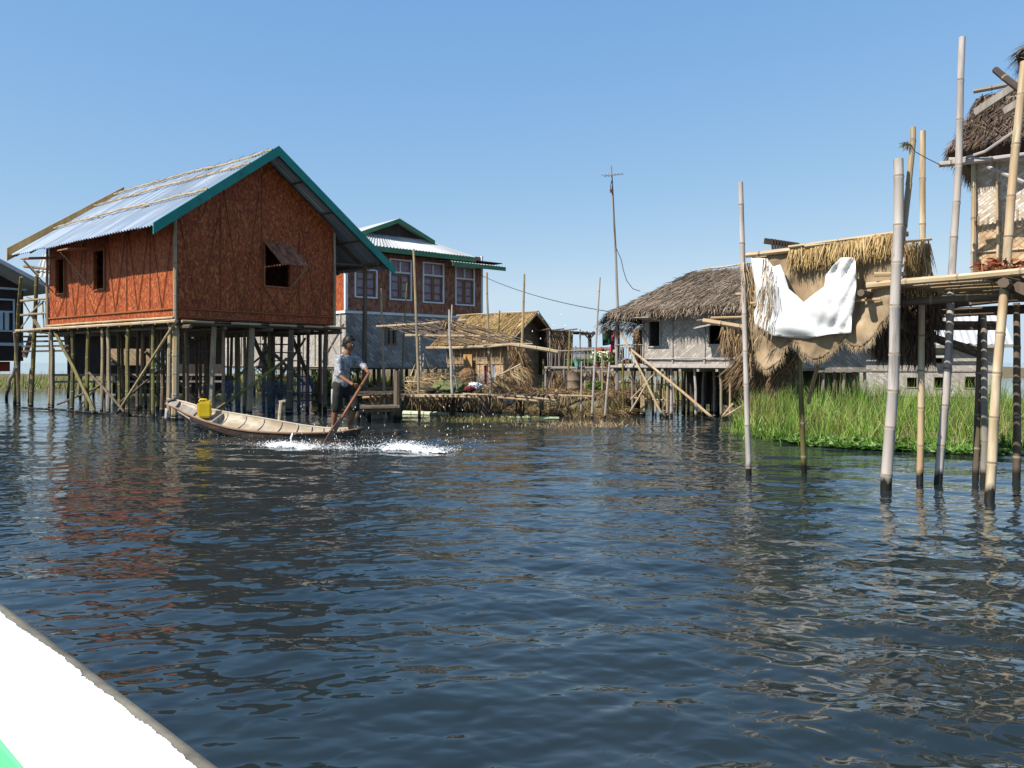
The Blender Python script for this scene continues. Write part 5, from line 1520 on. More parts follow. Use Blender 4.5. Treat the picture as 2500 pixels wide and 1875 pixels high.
# ------------------------------------------------------------------ rear grey house
def rear_house():
    fr = Frame(P(2095, 885, 27).xy, (.93, -.36), (-.36, -.93))
    o = fr.o
    root = thing('grey_house', 'grey plaited house with pale tin roof beyond the tall grass', 'house', (o[0], o[1], 0))
    zb, zt, L = .0, 1.85, 4.15
    hs = [rect(fr, 2282, 868, 2300, 886), rect(fr, 2214, 922, 2238, 945), rect(fr, 2281, 921, 2302, 947), rect(fr, 2356, 920, 2381, 947)]
    mb = MB(); wall(mb, fr, 0, L, zb, zt, hs, .06); mb.build('front_wall', M['white_mat'], root)
    G = Frame(fr(L, 0).xy, (.36, .93), (.93, -.36))
    mb = MB(); wall(mb, G, .05, 3.2, zb, zt, (), .06); mb.prism([G(.05, zt + .003), G(3.2, zt + .003), G(1.6, 2.95)], -G.n * .06); mb.build('gable_wall', M['dark'], root)
    mb = MB()
    corrugated(mb, fr(-.4, zt - .02, .4), fr(L + .3, zt - .02, .4), fr(-.4, 3.0, -1.6), fr(L + .3, 3.0, -1.6), wave=.2, amp=.02)
    corrugated(mb, fr(-.4, zt - .02, -3.6), fr(L + .3, zt - .02, -3.6), fr(-.4, 3.0, -1.6), fr(L + .3, 3.0, -1.6), wave=.2, amp=.02)
    r_ = mb.build('roof', M['zinc_old'], root)
    mb = MB(); mb.plank(fr(-.4, zt - .08, .42), fr(L + .3, zt - .08, .42), .03, .1); mb.build('fascia', M['wood_grey'], r_)
    q = hs[0]; mb = MB(); mb.prism([fr(q[0] - .1, q[3] + .04, .03), fr(q[1] + .1, q[3] + .04, .03), fr(q[1] + .02, q[3] - .08, .4), fr(q[0] - .16, q[3] - .08, .4)], (0, 0, .03)); mb.build('shutter', M['white_mat'], root)
    mb = MB(); mb.plank(fr(0, .98, .02), fr(L, .98, .02), .03, .05); mb.plank(fr(0, zb + .1, .02), fr(L, zb + .1, .02), .03, .06)
    for q in hs: rim(mb, fr, *q, .03, .003, .03)
    mb.build('trim', M['wood_grey'], root)
    mb = MB(); wall(mb, Frame(fr(0, 0).xy, (.36, .93), (-.93, .36)), .05, 3.2, zb, zt, (), .06); wall(mb, Frame(G(3.2, 0).xy, (-.93, .36), (.36, .93)), .05, L - .05, zb, zt, (), .06); mb.build('rear_wall', M['dark'], root)
    mb = MB(); mb.prism([fr(0, zb + .02, 0), fr(L, zb + .02, 0), fr(L, zb + .02, -3.2), fr(0, zb + .02, -3.2)], (0, 0, -.06)); mb.build('floor', M['wood'], root)
rear_house()
def annex():
    fr = Frame(P(1930, 885, 23).xy, (1, .1), (0, -1)); root = thing('dark_lean_to', 'dark grey lean-to on posts behind the burlap screen', 'lean-to', tuple(fr.o))
    mb = MB(); wall(mb, fr, 0, 2.3, 1.05, 2.0, (), .06); mb.build('wall', M['grey_mat'], root)
    mb = MB(); mb.plank(fr(-.1, 1.02, .05), fr(2.4, 1.02, .05), .08, .08); mb.build('floor_beam', M['wood_grey'], root)
    mb = MB(); mb.prism([fr(-.3, 2.0, .4), fr(2.6, 2.0, .4), fr(2.6, 2.5, -1.4), fr(-.3, 2.5, -1.4)], (0, 0, .05)); mb.build('roof', M['thatch_base'], root)
    for k in range(8): mb = MB(); mb.tube([fr(k * .33, -.2, -.05), fr(k * .33 + rnd.uniform(-.05, .05), 1.0, -.05)], .045, 6); mb.build('post', M['wood_grey'] if k % 2 else M['wood'], root)
    mb = MB(); wall(mb, fr, 0, 2.6, .0, .95, (), .04, -.9); mb.build('dark_backing', M['dark'], root)
annex()
# ------------------------------------------------------------------ canoe
def spline(pts, n):
    """Catmull-Rom through points (tuples of equal length)"""
    pts = [np.array(p, float) for p in pts]; m = len(pts) - 1; out = []
    for k in range(n + 1):
        x = k / n * m; i = min(int(x), m - 1); t = x - i
        p0, p1, p2, p3 = pts[max(i - 1, 0)], pts[i], pts[i + 1], pts[min(i + 2, m)]
        out.append(.5 * ((2 * p1) + (p2 - p0) * t + (2 * p0 - 5 * p1 + 4 * p2 - p3) * t * t + (3 * p1 - p0 - 3 * p2 + p3) * t ** 3))
    return out

def canoe():
    near = [(884, 1045, 13.62), (850, 1052, 13.44), (814, 1056, 13.33), (705, 1058, 13.2), (582, 1049, 13.4), (488, 1024, 14.0), (432, 998, 14.7), (405, 986, 15.15)]
    far = [(884, 1044, 13.66), (850, 1046, 13.78), (814, 1047, 13.9), (742, 1039, 14.05), (633, 1020, 14.22), (517, 1000, 14.6), (446, 981, 15.05), (410, 975, 15.3)]
    n = 56
    Np = [P(*p) for p in spline(near, n)]; Fp = [P(*p) for p in spline(far, n)]
    c0 = (Np[n // 2] + Fp[n // 2]) / 2
    root = thing('canoe', 'slim wooden canoe with pale worn inside, tilted and low in the water', 'canoe', (c0.x, c0.y, 0))
    hull = MB(); inn = MB(); gw = MB()
    m = 12
    def ring(i, k, dep):
        t = i / n; a = Np[i]; b = Fp[i]; c = (a + b) / 2
        ax = ((Np[min(i + 1, n)] + Fp[min(i + 1, n)]) - (Np[max(i - 1, 0)] + Fp[max(i - 1, 0)])).normalized()
        dn = (b - a).cross(ax).normalized()
        if dn.z > 0: dn = -dn
        e = min(1, 3.2 * min(t, 1 - t)) ** .6 * (1 if t < .5 else lerp(1, .42, (t - .5) / .5))
        out = []
        for j in range(m + 1):
            an = math.pi * j / m
            out.append(c + (a - c) * math.cos(an) * k + dn * dep * max(.12, e) * (math.sin(an) ** .6))
        return out
    vo = []; vi = []
    for i in range(n + 1): vo += ring(i, 1.0, .29); vi += ring(i, .93, .15)
    q = []
    for i in range(n):
        for j in range(m):
            a = i * (m + 1) + j; q.append((a, a + m + 1, a + m + 2, a + 1))
    hull.add(vo, q); hull.f.append(list(range(m + 1))); hull.uv.append(None); hull.mi.append(0)
    hull.f.append([n * (m + 1) + j for j in range(m + 1)][::-1]); hull.uv.append(None); hull.mi.append(0)
    inn.add(vi, [f[::-1] for f in q])
    hull.build('hull', mat_noise('tarred_hull', [(.3, (.025, .018, .014)), (.55, (.07, .05, .038)), (.8, (.16, .12, .09))], (2, 14, 2), .7, bmp=.3), root, True)
    inn.build('inside_planking', mat_noise('worn_planks', [(.25, (.26, .20, .14)), (.5, (.46, .39, .30)), (.75, (.60, .53, .43))], (1.6, 9, 3), .85, bmp=.4, detail=7, patch=((.30, .24, .17), 2.2)), root, True)
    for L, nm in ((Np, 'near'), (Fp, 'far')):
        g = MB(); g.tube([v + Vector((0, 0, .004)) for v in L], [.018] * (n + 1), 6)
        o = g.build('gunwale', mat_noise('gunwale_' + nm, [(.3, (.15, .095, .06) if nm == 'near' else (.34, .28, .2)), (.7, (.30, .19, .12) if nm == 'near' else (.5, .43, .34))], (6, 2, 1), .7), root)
    def across(i, w, dz=0.0): return Np[i] * (1 - w) + Fp[i] * w + Vector((0, 0, dz))
    mb = MB()                                   # ribs
    for i in range(10, 46, 3):
        r = ring(i, .92, .145)
        mb.tube([v for v in r], .009, 5)
    mb.build('rib', M['wood_grey'], root)
    mb = MB()
    mb.prism([across(0, .0, .006), across(0, 1, .006), across(4, 1, .006), across(8, .98, .0), across(8, .02, .0), across(4, 0, .006)], (0, 0, -.03)); mb.build('stern_deck', M['wood_grey'], root)
    mb = MB()
    mb.prism([across(n, 0, .02), across(n, 1, .02), across(n - 7, 1, .012), across(n - 7, 0, .012)], (0, 0, -.03))
    mb.prism([across(n - 8, .02, -.03), across(n - 8, .98, -.03), across(n - 13, .97, -.06), across(n - 13, .03, -.06)], (0, 0, -.025))
    mb.plank(across(n - 1, .1, .05), across(n - 5, .95, .05), .16, .03)
    mb.build('bow_deck', M['wood_grey'], root)
    mb = MB(); mb.prism([across(38, .05, -.02), across(38, .95, -.02), across(38, .88, -.13), across(38, .12, -.13)], (.03, 0, 0)); mb.build('bulkhead', M['wood_grey'], root)
    return across
cano = canoe()

def jerrycan():
    Y = 14.35; c = P(499, 1020, Y)
    root = thing('jerrycan', 'bright yellow plastic jerrycan standing in the canoe', 'jerrycan', tuple(c))
    bm = bmesh.new(); w, d, h = .122, .092, .148
    bmesh.ops.create_cube(bm, size=1)
    for v in bm.verts: v.co = Vector((v.co.x * 2 * w, v.co.y * 2 * d, v.co.z * 2 * h + h))
    bmesh.ops.bevel(bm, geom=bm.edges[:], offset=.035, segments=4, affect='EDGES')
    R = Matrix.Rotation(.35, 3, 'Z')
    mb = MB(); mb.add([R @ v.co + c for v in bm.verts], [[v.index for v in f.verts] for f in bm.faces])
    bm.free()
    yel = mat_noise('yellow_plastic', [(.3, (.62, .42, .008)), (.7, (.74, .54, .012))], (5, 5, 5), .38, 'Object', spec=.5)
    o = mb.build('can', yel, root); smooth_angle(o, 50)
    mb = MB(); mb.tube([c + R @ Vector((-.09, 0, 2 * h - .005)), c + R @ Vector((-.07, 0, 2 * h + .035)), c + R @ Vector((.03, 0, 2 * h + .035)), c + R @ Vector((.05, 0, 2 * h - .005))], .018, 8); mb.build('handle', yel, root, True)
    mb = MB(); mb.tube([c + R @ Vector((.095, 0, 2 * h - .01)), c + R @ Vector((.095, 0, 2 * h + .02))], .024, 12); mb.build('cap', yel, root)
jerrycan()
mb = MB(); mb.bamboo(P(681, 1040, 14.75), P(687, 981, 14.8), .034, .038); mb.box(P(690, 979, 14.8), (.06, 0, .01), (0, .03, 0), (0, 0, .02)); o = mb.build('mooring_stake', M['bamboo_pale']); tag(o, 'short pale stake with notched top standing behind the canoe', 'stake')
mb = MB(); sheet(mb, [(404, 996), (412, 1000), (411, 1022), (402, 1024)], 5, lambda a, b: P(a, b, 15.25 + .02 * math.sin(a))); o = mb.build('rag', flat('grey_rag', (.35, .33, .36), .9), smooth=True); tag(o, 'grey rag hanging from the canoe bow', 'rag')

# ------------------------------------------------------------------ paddler
def skin(nodes, edges, sub=2):
    names = list(nodes); me = bpy.data.meshes.new('tmp')
    me.from_pydata([tuple(nodes[k][0]) for k in names], [(names.index(a), names.index(b)) for a, b in edges], [])
    o = bpy.data.objects.new('tmp', me); COL.objects.link(o)
    o.modifiers.new('s', 'SKIN').use_smooth_shade = True
    for i, k in enumerate(names):
        r = nodes[k][1]; sv = me.skin_vertices[0].data[i]
        sv.radius = (r, r) if not isinstance(r, tuple) else r
        sv.use_root = (i == 0)
    md = o.modifiers.new('u', 'SUBSURF'); md.levels = sub; md.render_levels = sub
    dg = bpy.context.evaluated_depsgraph_get(); ev = o.evaluated_get(dg); m2 = ev.to_mesh()
    V = [v.co.copy() for v in m2.vertices]; F = [list(p.vertices) for p in m2.polygons]
    ev.to_mesh_clear(); bpy.data.objects.remove(o); bpy.data.meshes.remove(me)
    return V, F

def person():
    root = thing('person', 'barefoot paddler in pale grey shirt and dark three-quarter trousers standing on the canoe end', 'person', tuple(P(838, 1050, 13.5)))
    sk = mat_noise('skin', [(.3, (.17, .075, .038)), (.7, (.24, .115, .06))], (8, 8, 8), .55, 'Object')
    hairm = mat_noise('black_hair', [(.3, (.006, .005, .005)), (.7, (.018, .015, .013))], (30, 30, 30), .5, 'Object')
    J = {
        'pelvis': (P(832, 938, 13.56), .095), 'waist': (P(832, 915, 13.55), .105), 'chest': (P(838, 888, 13.53), .125), 'upch': (P(842, 873, 13.55), .085),
        'neck': (P(847, 862, 13.55), .052), 'skull': (P(851, 848, 13.54), .058),
        'nsh': (P(826, 875, 13.40), .062), 'nel': (P(826, 915, 13.24), .042), 'nfa': (P(840, 925, 13.20), .038), 'nwr': (P(855, 935, 13.16), .027), 'nha': (P(864, 940, 13.13), .030),
        'fsh': (P(864, 872, 13.72), .060), 'fel': (P(886, 892, 13.66), .042), 'fwr': (P(896, 905, 13.52), .028), 'fha': (P(899, 911, 13.46), .030),
        'nhip': (P(823, 948, 13.48), .080), 'nkn': (P(821, 995, 13.42), .060), 'nca': (P(817, 1015, 13.44), .055), 'nan': (P(814, 1041, 13.47), .036), 'nbl': (P(812, 1048, 13.42), .036), 'nto': (P(809, 1051, 13.32), .026),
        'fhip': (P(844, 948, 13.66), .080), 'fkn': (P(867, 988, 13.55), .060), 'fca': (P(861, 1012, 13.60), .054), 'fan': (P(851, 1039, 13.64), .036), 'fbl': (P(857, 1046, 13.60), .036), 'fto': (P(869, 1047, 13.54), .024),
    }
    E = [('pelvis', 'waist'), ('waist', 'chest'), ('chest', 'upch'), ('upch', 'neck'), ('neck', 'skull'), ('upch', 'nsh'), ('nsh', 'nel'), ('nel', 'nfa'), ('nfa', 'nwr'), ('nwr', 'nha'),
         ('upch', 'fsh'), ('fsh', 'fel'), ('fel', 'fwr'), ('fwr', 'fha'), ('pelvis', 'nhip'), ('nhip', 'nkn'), ('nkn', 'nca'), ('nca', 'nan'), ('nan', 'nbl'), ('nbl', 'nto'),
         ('pelvis', 'fhip'), ('fhip', 'fkn'), ('fkn', 'fca'), ('fca', 'fan'), ('fan', 'fbl'), ('fbl', 'fto')]
    mb = MB(); V, F = skin(J, E); mb.add(V, F)
    # head
    f = Vector((.93, -.34, -.10)).normalized(); r = f.cross(Vector((0, 0, 1))).normalized(); u = r.cross(f)
    hc = P(852, 842, 13.54)
    bm = bmesh.new(); bmesh.ops.create_uvsphere(bm, u_segments=40, v_segments=28, radius=1)
    for v in bm.verts:
        x, y, z = v.co                                   # x forward, y side, z up
        k = 1.0
        if z < 0: k = 1 - .22 * (-z) ** 1.3              # narrower jaw
        X = x * .098 * (k if x > 0 else 1 - .10 * max(0, -z)); Yy = y * .076 * k; Z = z * .118
        if x > .3:
            X += .022 * math.exp(-(y / .16) ** 2) * math.exp(-((z + .12) / .17) ** 2)      # nose
            X += .007 * math.exp(-(y / .45) ** 2) * math.exp(-((z - .2) / .12) ** 2)       # brow
            X -= .010 * math.exp(-((abs(y) - .36) / .16) ** 2) * math.exp(-((z - .03) / .10) ** 2)
            X += .007 * math.exp(-(y / .3) ** 2) * math.exp(-((z + .46) / .07) ** 2)       # lips
            X += .010 * math.exp(-(y / .3) ** 2) * math.exp(-((z + .8) / .15) ** 2)        # chin
        v.co = hc + f * X + r * Yy + u * Z
    mb.add([v.co.copy() for v in bm.verts], [[v.index for v in q.verts] for q in bm.faces]); bm.free()
    for s in (-1, 1):                                    # ears
        b = hc + r * s * .072 - f * .008
        pts = [b + u * (.026 * math.cos(a)) + f * (-.006 + .014 * math.sin(a)) + r * s * .008 for a in np.linspace(0, 6.0, 10)]
        mb.tube(pts, .007, 6)
    # fingers: near hand reaches for the shaft, far hand closed on its top
    def hand(pal, fd, across, curl, parts):
        for k in range(4):
            L = (.058, .068, .063, .048)[k]
            b = pal + across * (-.027 + .018 * k) + fd * .028
            p1 = b + fd * L * .5; d2 = (fd + curl * .8).normalized(); p2 = p1 + d2 * L * .38; d3 = (fd * .3 + curl).normalized(); p3 = p2 + d3 * L * .30
            Vf, Ff = skin({'a': (b - fd * .02, .011), 'b': (p1, .0095), 'c': (p2, .0085), 'd': (p3, .0065)}, [('a', 'b'), ('b', 'c'), ('c', 'd')], 1); mb.add(Vf, Ff)
        b = pal - across * .03; t1 = b - across * .022 + fd * .02 + curl * .01; t2 = t1 + fd * .026 + curl * .02
        Vf, Ff = skin({'a': (b + across * .01, .013), 'b': (t1, .011), 'c': (t2, .008)}, [('a', 'b'), ('b', 'c')], 1); mb.add(Vf, Ff)
    hand(J['nha'][0], Vector((.95, -.1, -.1)).normalized(), Vector((.05, -.5, .85)).normalized(), Vector((.2, .6, -.6)).normalized(), None)
    hand(J['fha'][0], Vector((.3, -.9, -.25)).normalized(), Vector((.5, .1, .85)).normalized(), Vector((-.6, -.3, -.5)).normalized(), None)
    for q, d in ((J['nto'][0], Vector((-.1, -1, 0)).normalized()), (J['fto'][0], Vector((.85, -.5, 0)).normalized())):
        sd_ = Vector((-d.y, d.x, 0))
        for k in range(5):
            b = q + sd_ * (-.028 + .014 * k) - Vector((0, 0, .008)); mb.tube([b - d * .02, b + d * (.03 - .004 * abs(k - 1)), b + d * (.042 - .004 * abs(k - 1))], [.011, .010, .004], 6)
    o = mb.build('body', sk, root, True)
    # eyes, brows and lips belong to the face
    mb = MB(); mb.m = 0
    for s in (-1, 1):
        c = hc + f * .085 + r * s * .030 + u * .004
        bm = bmesh.new(); bmesh.ops.create_icosphere(bm, subdivisions=2, radius=.0105); mb.add([v.co + c for v in bm.verts], [[v.index for v in q.verts] for q in bm.faces]); bm.free()
    mb.m = 1
    for s in (-1, 1):
        c = hc + f * .0945 + r * s * .030 + u * .004
        bm = bmesh.new(); bmesh.ops.create_icosphere(bm, subdivisions=1, radius=.005); mb.add([v.co + c for v in bm.verts], [[v.index for v in q.verts] for q in bm.faces]); bm.free()
        mb.tube([hc + f * .090 + r * s * .014 + u * .026, hc + f * .090 + r * s * .032 + u * .031, hc + f * .078 + r * s * .050 + u * .026], .004, 5)
    mb.build('eyes', [flat('eye_white', (.6, .58, .55), .3), hairm], o, True)
    mb = MB(); mb.tube([hc + f * .078 - r * .026 - u * .055, hc + f * .099 - u * .053, hc + f * .078 + r * .026 - u * .055], [.003, .0065, .003], 6); mb.build('lips', flat('lip', (.20, .07, .05), .5), o, True)
    # hair: cap with tufts
    bm = bmesh.new(); bmesh.ops.create_icosphere(bm, subdivisions=4, radius=1)
    dele = []
    for v in bm.verts:
        x, y, z = v.co
        if z < .42 * max(0, x + .25) * 1.6 - .34 * (x < 0) - .02: dele.append(v)
        k = 1.17 - .11 * max(0, x) + .15 * max(0, z) + .08 * mnoise.noise(v.co * 5)
        v.co = hc + f * (x * .100 * k) + r * (y * .080 * k) + u * (z * .122 * k + .004)
    bmesh.ops.delete(bm, geom=dele, context='VERTS'); bm.verts.index_update()
    mb = MB(); mb.add([v.co.copy() for v in bm.verts], [[v.index for v in q.verts] for q in bm.faces])
    N = 420; vs = [bm.verts[i] if False else v for i, v in enumerate(bm.verts)]
    pick = [rnd.choice(vs).co.copy() for _ in range(N)]
    nrm = [((p - hc).normalized() + f * .25 + u * .15) for p in pick]
    bm.free()
    mb.blades(np.array([tuple(p - n * .012) for p, n in zip(pick, nrm)]), np.array([tuple(n) for n in nrm]) + nr.normal(0, .35, (N, 3)), nr.normal(0, 1, (N, 3)), .035, .012, .3)
    mb.build('hair', hairm, root, True)
    # shirt with rolled sleeves, open collar
    def off(k, d): return J[k][0] + Vector(d)
    sh = {'a0': (P(830, 953, 13.56), .160), 'a': (P(831, 935, 13.56), .150), 'b': (P(831, 915, 13.55), .136), 'c': (P(838, 890, 13.53), .142), 'd': (P(843, 875, 13.55), .098), 'e': (P(847, 867, 13.55), .070),
          'n1': (J['nsh'][0], .082), 'n2': (J['nsh'][0].lerp(J['nel'][0], .55), .070), 'n3': (J['nel'][0], .064), 'n4': (J['nel'][0].lerp(J['nfa'][0], .45), .056),
          'f1': (J['fsh'][0], .078), 'f2': (J['fsh'][0].lerp(J['fel'][0], .6), .066), 'f3': (J['fel'][0], .060), 'f4': (J['fel'][0].lerp(J['fwr'][0], .75), .047)}
    V, F = skin(sh, [('a0', 'a'), ('a', 'b'), ('b', 'c'), ('c', 'd'), ('d', 'e'), ('d', 'n1'), ('n1', 'n2'), ('n2', 'n3'), ('n3', 'n4'), ('d', 'f1'), ('f1', 'f2'), ('f2', 'f3'), ('f3', 'f4')], 3)
    V = [v + Vector((mnoise.noise(v * 9), mnoise.noise(v * 9 + Vector((5, 0, 0))), mnoise.noise(v * 9 + Vector((0, 7, 0))))) * .016 + Vector((mnoise.noise(v * 24), mnoise.noise(v * 24 + Vector((3, 0, 0))), 0)) * .008 for v in V]
    mb = MB(); mb.add(V, F)
    m, nt, bs = newmat('patterned_shirt')
    f1 = tex_noise(nt, coord(nt, (26, 26, 26), 'Object'), 1, 3, .7); rr = ramp(nt, [(.40, (.15, .16, .18)), (.52, (.28, .285, .30)), (.64, (.46, .46, .45))]); nt.links.new(f1, rr.inputs[0]); nt.links.new(rr.outputs[0], bs.inputs['Base Color']); bs.inputs['Roughness'].default_value = .9
    s_ = mb.build('shirt', m, root, True)
    mb = MB(); c = J['neck'][0] + Vector((0, 0, -.005)); 
    mb.tube([c + r * (.062 * math.sin(a)) + f * (.062 * math.cos(a) + .0) - Vector((0, 0, .035 * (1 + math.cos(a)) * .8)) for a in np.linspace(.35, 2 * math.pi - .35, 16)], .016, 6); mb.build('collar', flat('collar_cloth', (.55, .55, .54), .9), s_, True)
    # three-quarter trousers
    tr = {'a': (P(832, 920, 13.56), .130), 'b': (P(833, 943, 13.57), .148), 'n1': (P(823, 952, 13.47), .112), 'n2': (P(821, 975, 13.44), .098), 'n3': (P(820, 1000, 13.42), .086), 'n4': (P(819, 1007, 13.43), .080),
          'f1': (P(845, 952, 13.67), .112), 'f2': (P(859, 973, 13.60), .100), 'f3': (P(867, 992, 13.56), .090), 'f4': (P(864, 1006, 13.58), .080)}
    V, F = skin(tr, [('a', 'b'), ('b', 'n1'), ('n1', 'n2'), ('n2', 'n3'), ('n3', 'n4'), ('b', 'f1'), ('f1', 'f2'), ('f2', 'f3'), ('f3', 'f4')])
    V = [v + Vector((mnoise.noise(v * 8), mnoise.noise(v * 8 + Vector((5, 0, 0))), 0)) * .018 for v in V]
    mb = MB(); mb.add(V, F); t_ = mb.build('trousers', mat_noise('black_cotton', [(.3, (.012, .012, .012)), (.7, (.03, .03, .028))], (9, 9, 9), .9, 'Object'), root, True)
    mb = MB(); q0 = P(814, 945, 13.36)
    mb.tube([P(811.5, 950, 13.42), P(811, 975, 13.39), P(812.5, 1003, 13.38)], [.022, .022, .024], 6); mb.build('side_stripe', flat('pale_stripe', (.30, .30, .28), .9), t_, True)
    return J
J = person()

def paddle():
    a, b = P(901, 911, 13.42), P(789, 1096, 11.9)
    root = thing('paddle', 'long brown wooden paddle dipped into the splashing water', 'paddle', tuple((a + b) / 2))
    d = (b - a).normalized(); s = d.cross(Vector((.5, -.8, 0))).normalized(); nn = d.cross(s)
    mb = MB(); mb.tube([a, a.lerp(b, .02), a.lerp(b, .3), a.lerp(b, .62)], [.020, .025, .026, .024], 9); mb.build('shaft', mat_noise('oiled_wood', [(.3, (.16, .06, .028)), (.7, (.28, .115, .055))], (8, 1.5, 1), .5), root, True)
    mb = MB(); mb.tube([a.lerp(b, .185), a.lerp(b, .205)], [.034, .034], 9); mb.build('binding', M['dark'], root)
    pr = []
    for t, w in ((.60, .022), (.68, .036), (.80, .048), (.93, .046), (1.03, .02)): pr.append((a + (b - a) * t, w))
    mb = MB(); mb.prism([c + s * w for c, w in pr] + [c - s * w for c, w in reversed(pr)], nn * .02); mb.build('blade', mat_noise('wet_wood', [(.3, (.09, .05, .028)), (.7, (.20, .12, .07))], (8, 1.5, 1), .4), root)
paddle()

# ------------------------------------------------------------------ splash
def splash():
    mb = MB()
    oc = [(1, 0, 0), (-1, 0, 0), (0, 1, 0), (0, -1, 0), (0, 0, 1), (0, 0, -1)]
    of = [(0, 2, 4), (2, 1, 4), (1, 3, 4), (3, 0, 4), (2, 0, 5), (1, 2, 5), (3, 1, 5), (0, 3, 5)]
    def drop(c, r, st=1.0):
        vs = [(c.x + x * r * rnd.uniform(.6, 1.5), c.y + y * r, c.z + z * r * st) for x, y, z in oc]
        mb.add(vs, of)
    for cx, cy, sx, sy, N, hmax in ((695, 1088, 28, 2.6, 1500, .06), (740, 1093, 26, 2.6, 600, .05), (982, 1096, 27, 3.0, 2300, .12), (1045, 1100, 36, 3, 900, .05), (820, 1096, 30, 4, 420, .10), (900, 1097, 40, 4, 260, .06)):
        for _ in range(N):
            w = W(cx + rnd.gauss(0, sx), cy + rnd.gauss(0, sy)); k = rnd.random() ** 3
            drop(Vector((w.x, w.y, .015 + hmax * k * math.exp(-abs(rnd.gauss(0, .5))))), .0025 + .007 * rnd.random() ** 2.5, rnd.uniform(.6, 1.3))
    for _ in range(380):
        w = W(rnd.uniform(470, 1190), 1080 + rnd.gauss(0, 13)); drop(Vector((w.x, w.y, .02 + .02 * rnd.random())), .002 + .004 * rnd.random())
    for _ in range(70):
        w = W(rnd.uniform(680, 1250), 1095); drop(Vector((w.x, w.y, .1 + .55 * rnd.random() ** 2)), .003 + .004 * rnd.random(), 2.6)
    for px, py in ((710, 1070), (711, 1076), (712, 1064), (709, 1082), (714, 1061)): drop(P(px, py, 12), .014, 2.5)
    for x, y in ((1370, 770), (1352, 795), (1300, 809), (1320, 827), (1380, 796), (1092, 1062), (1072, 1052), (900, 1045)): drop(P(x, y, 11.5), .008, 2.2)
    o = mb.build('splash', M['foam'], smooth=True); tag(o, kind='stuff')
    # crests of broken white water
    mb = MB()
    for cx, cy, w, h in ((695, 1089, 56, .09), (982, 1097, 58, .12), (745, 1093, 40, .05), (1048, 1101, 60, .045)):
        nx, ny = 90, 26; c = W(cx, cy); hw = w / K * c.y; vs = []; keep = {}
        for j in range(ny + 1):
            for i in range(nx + 1):
                x = (i / nx * 2 - 1); y = (j / ny * 2 - 1); p = Vector((c.x + x * hw, c.y + y * .22, 0))
                n1 = mnoise.fractal(Vector((p.x * 9, p.y * 11, cx)), .8, 2, 5)
                env = max(0, 1 - x * x) * max(0, 1 - y * y)
                z = -.03 + h * env * (.55 + .75 * n1)
                vs.append(p + Vector((0, 0, z)) + Vector((0, 0, .01))); keep[(i, j)] = env * (.8 + 1.3 * n1)
        fs = [(j * (nx + 1) + i, j * (nx + 1) + i + 1, (j + 1) * (nx + 1) + i + 1, (j + 1) * (nx + 1) + i) for j in range(ny) for i in range(nx) if keep[(i, j)] > .30]
        mb.add(vs, fs)
    o = mb.build('foam', M['foam'], smooth=True); tag(o, kind='stuff')
splash()

# blue fishing net hung under the orange house
m, nt, bs = newmat('blue_netting')
bs.inputs['Base Color'].default_value = (.07, .13, .21, 1); bs.inputs['Roughness'].default_value = .9
ck = coord(nt, (1, 1, 1)); nz = tex_noise(nt, coord(nt, (14, 14, 14)), 1, 3); rr = ramp(nt, [(.35, (.04,) * 3), (.7, (.36,) * 3)]); nt.links.new(nz, rr.inputs[0]); nt.links.new(rr.outputs[0], bs.inputs['Alpha'])
mb = MB(); sheet(mb, [(548, 925), (600, 935), (650, 922), (700, 932), (745, 915), (770, 930), (760, 990), (735, 1020), (690, 1026), (640, 1018), (585, 1012), (552, 1000)], 8, lambda a, b: HB.at(a, b, -.45) + HB.n * (.08 * math.sin(a * .09) + .05 * math.sin(b * .12)), .002)
o = mb.build('fishing_net', m, smooth=True); tag(o, 'thin blue fishing net hung between the stilts behind the canoe', 'net')

# ------------------------------------------------------------------ burlap and cloth screen on poles
def SY(px): return lerp(8.85, 7.85, (px - 1826) / 370)

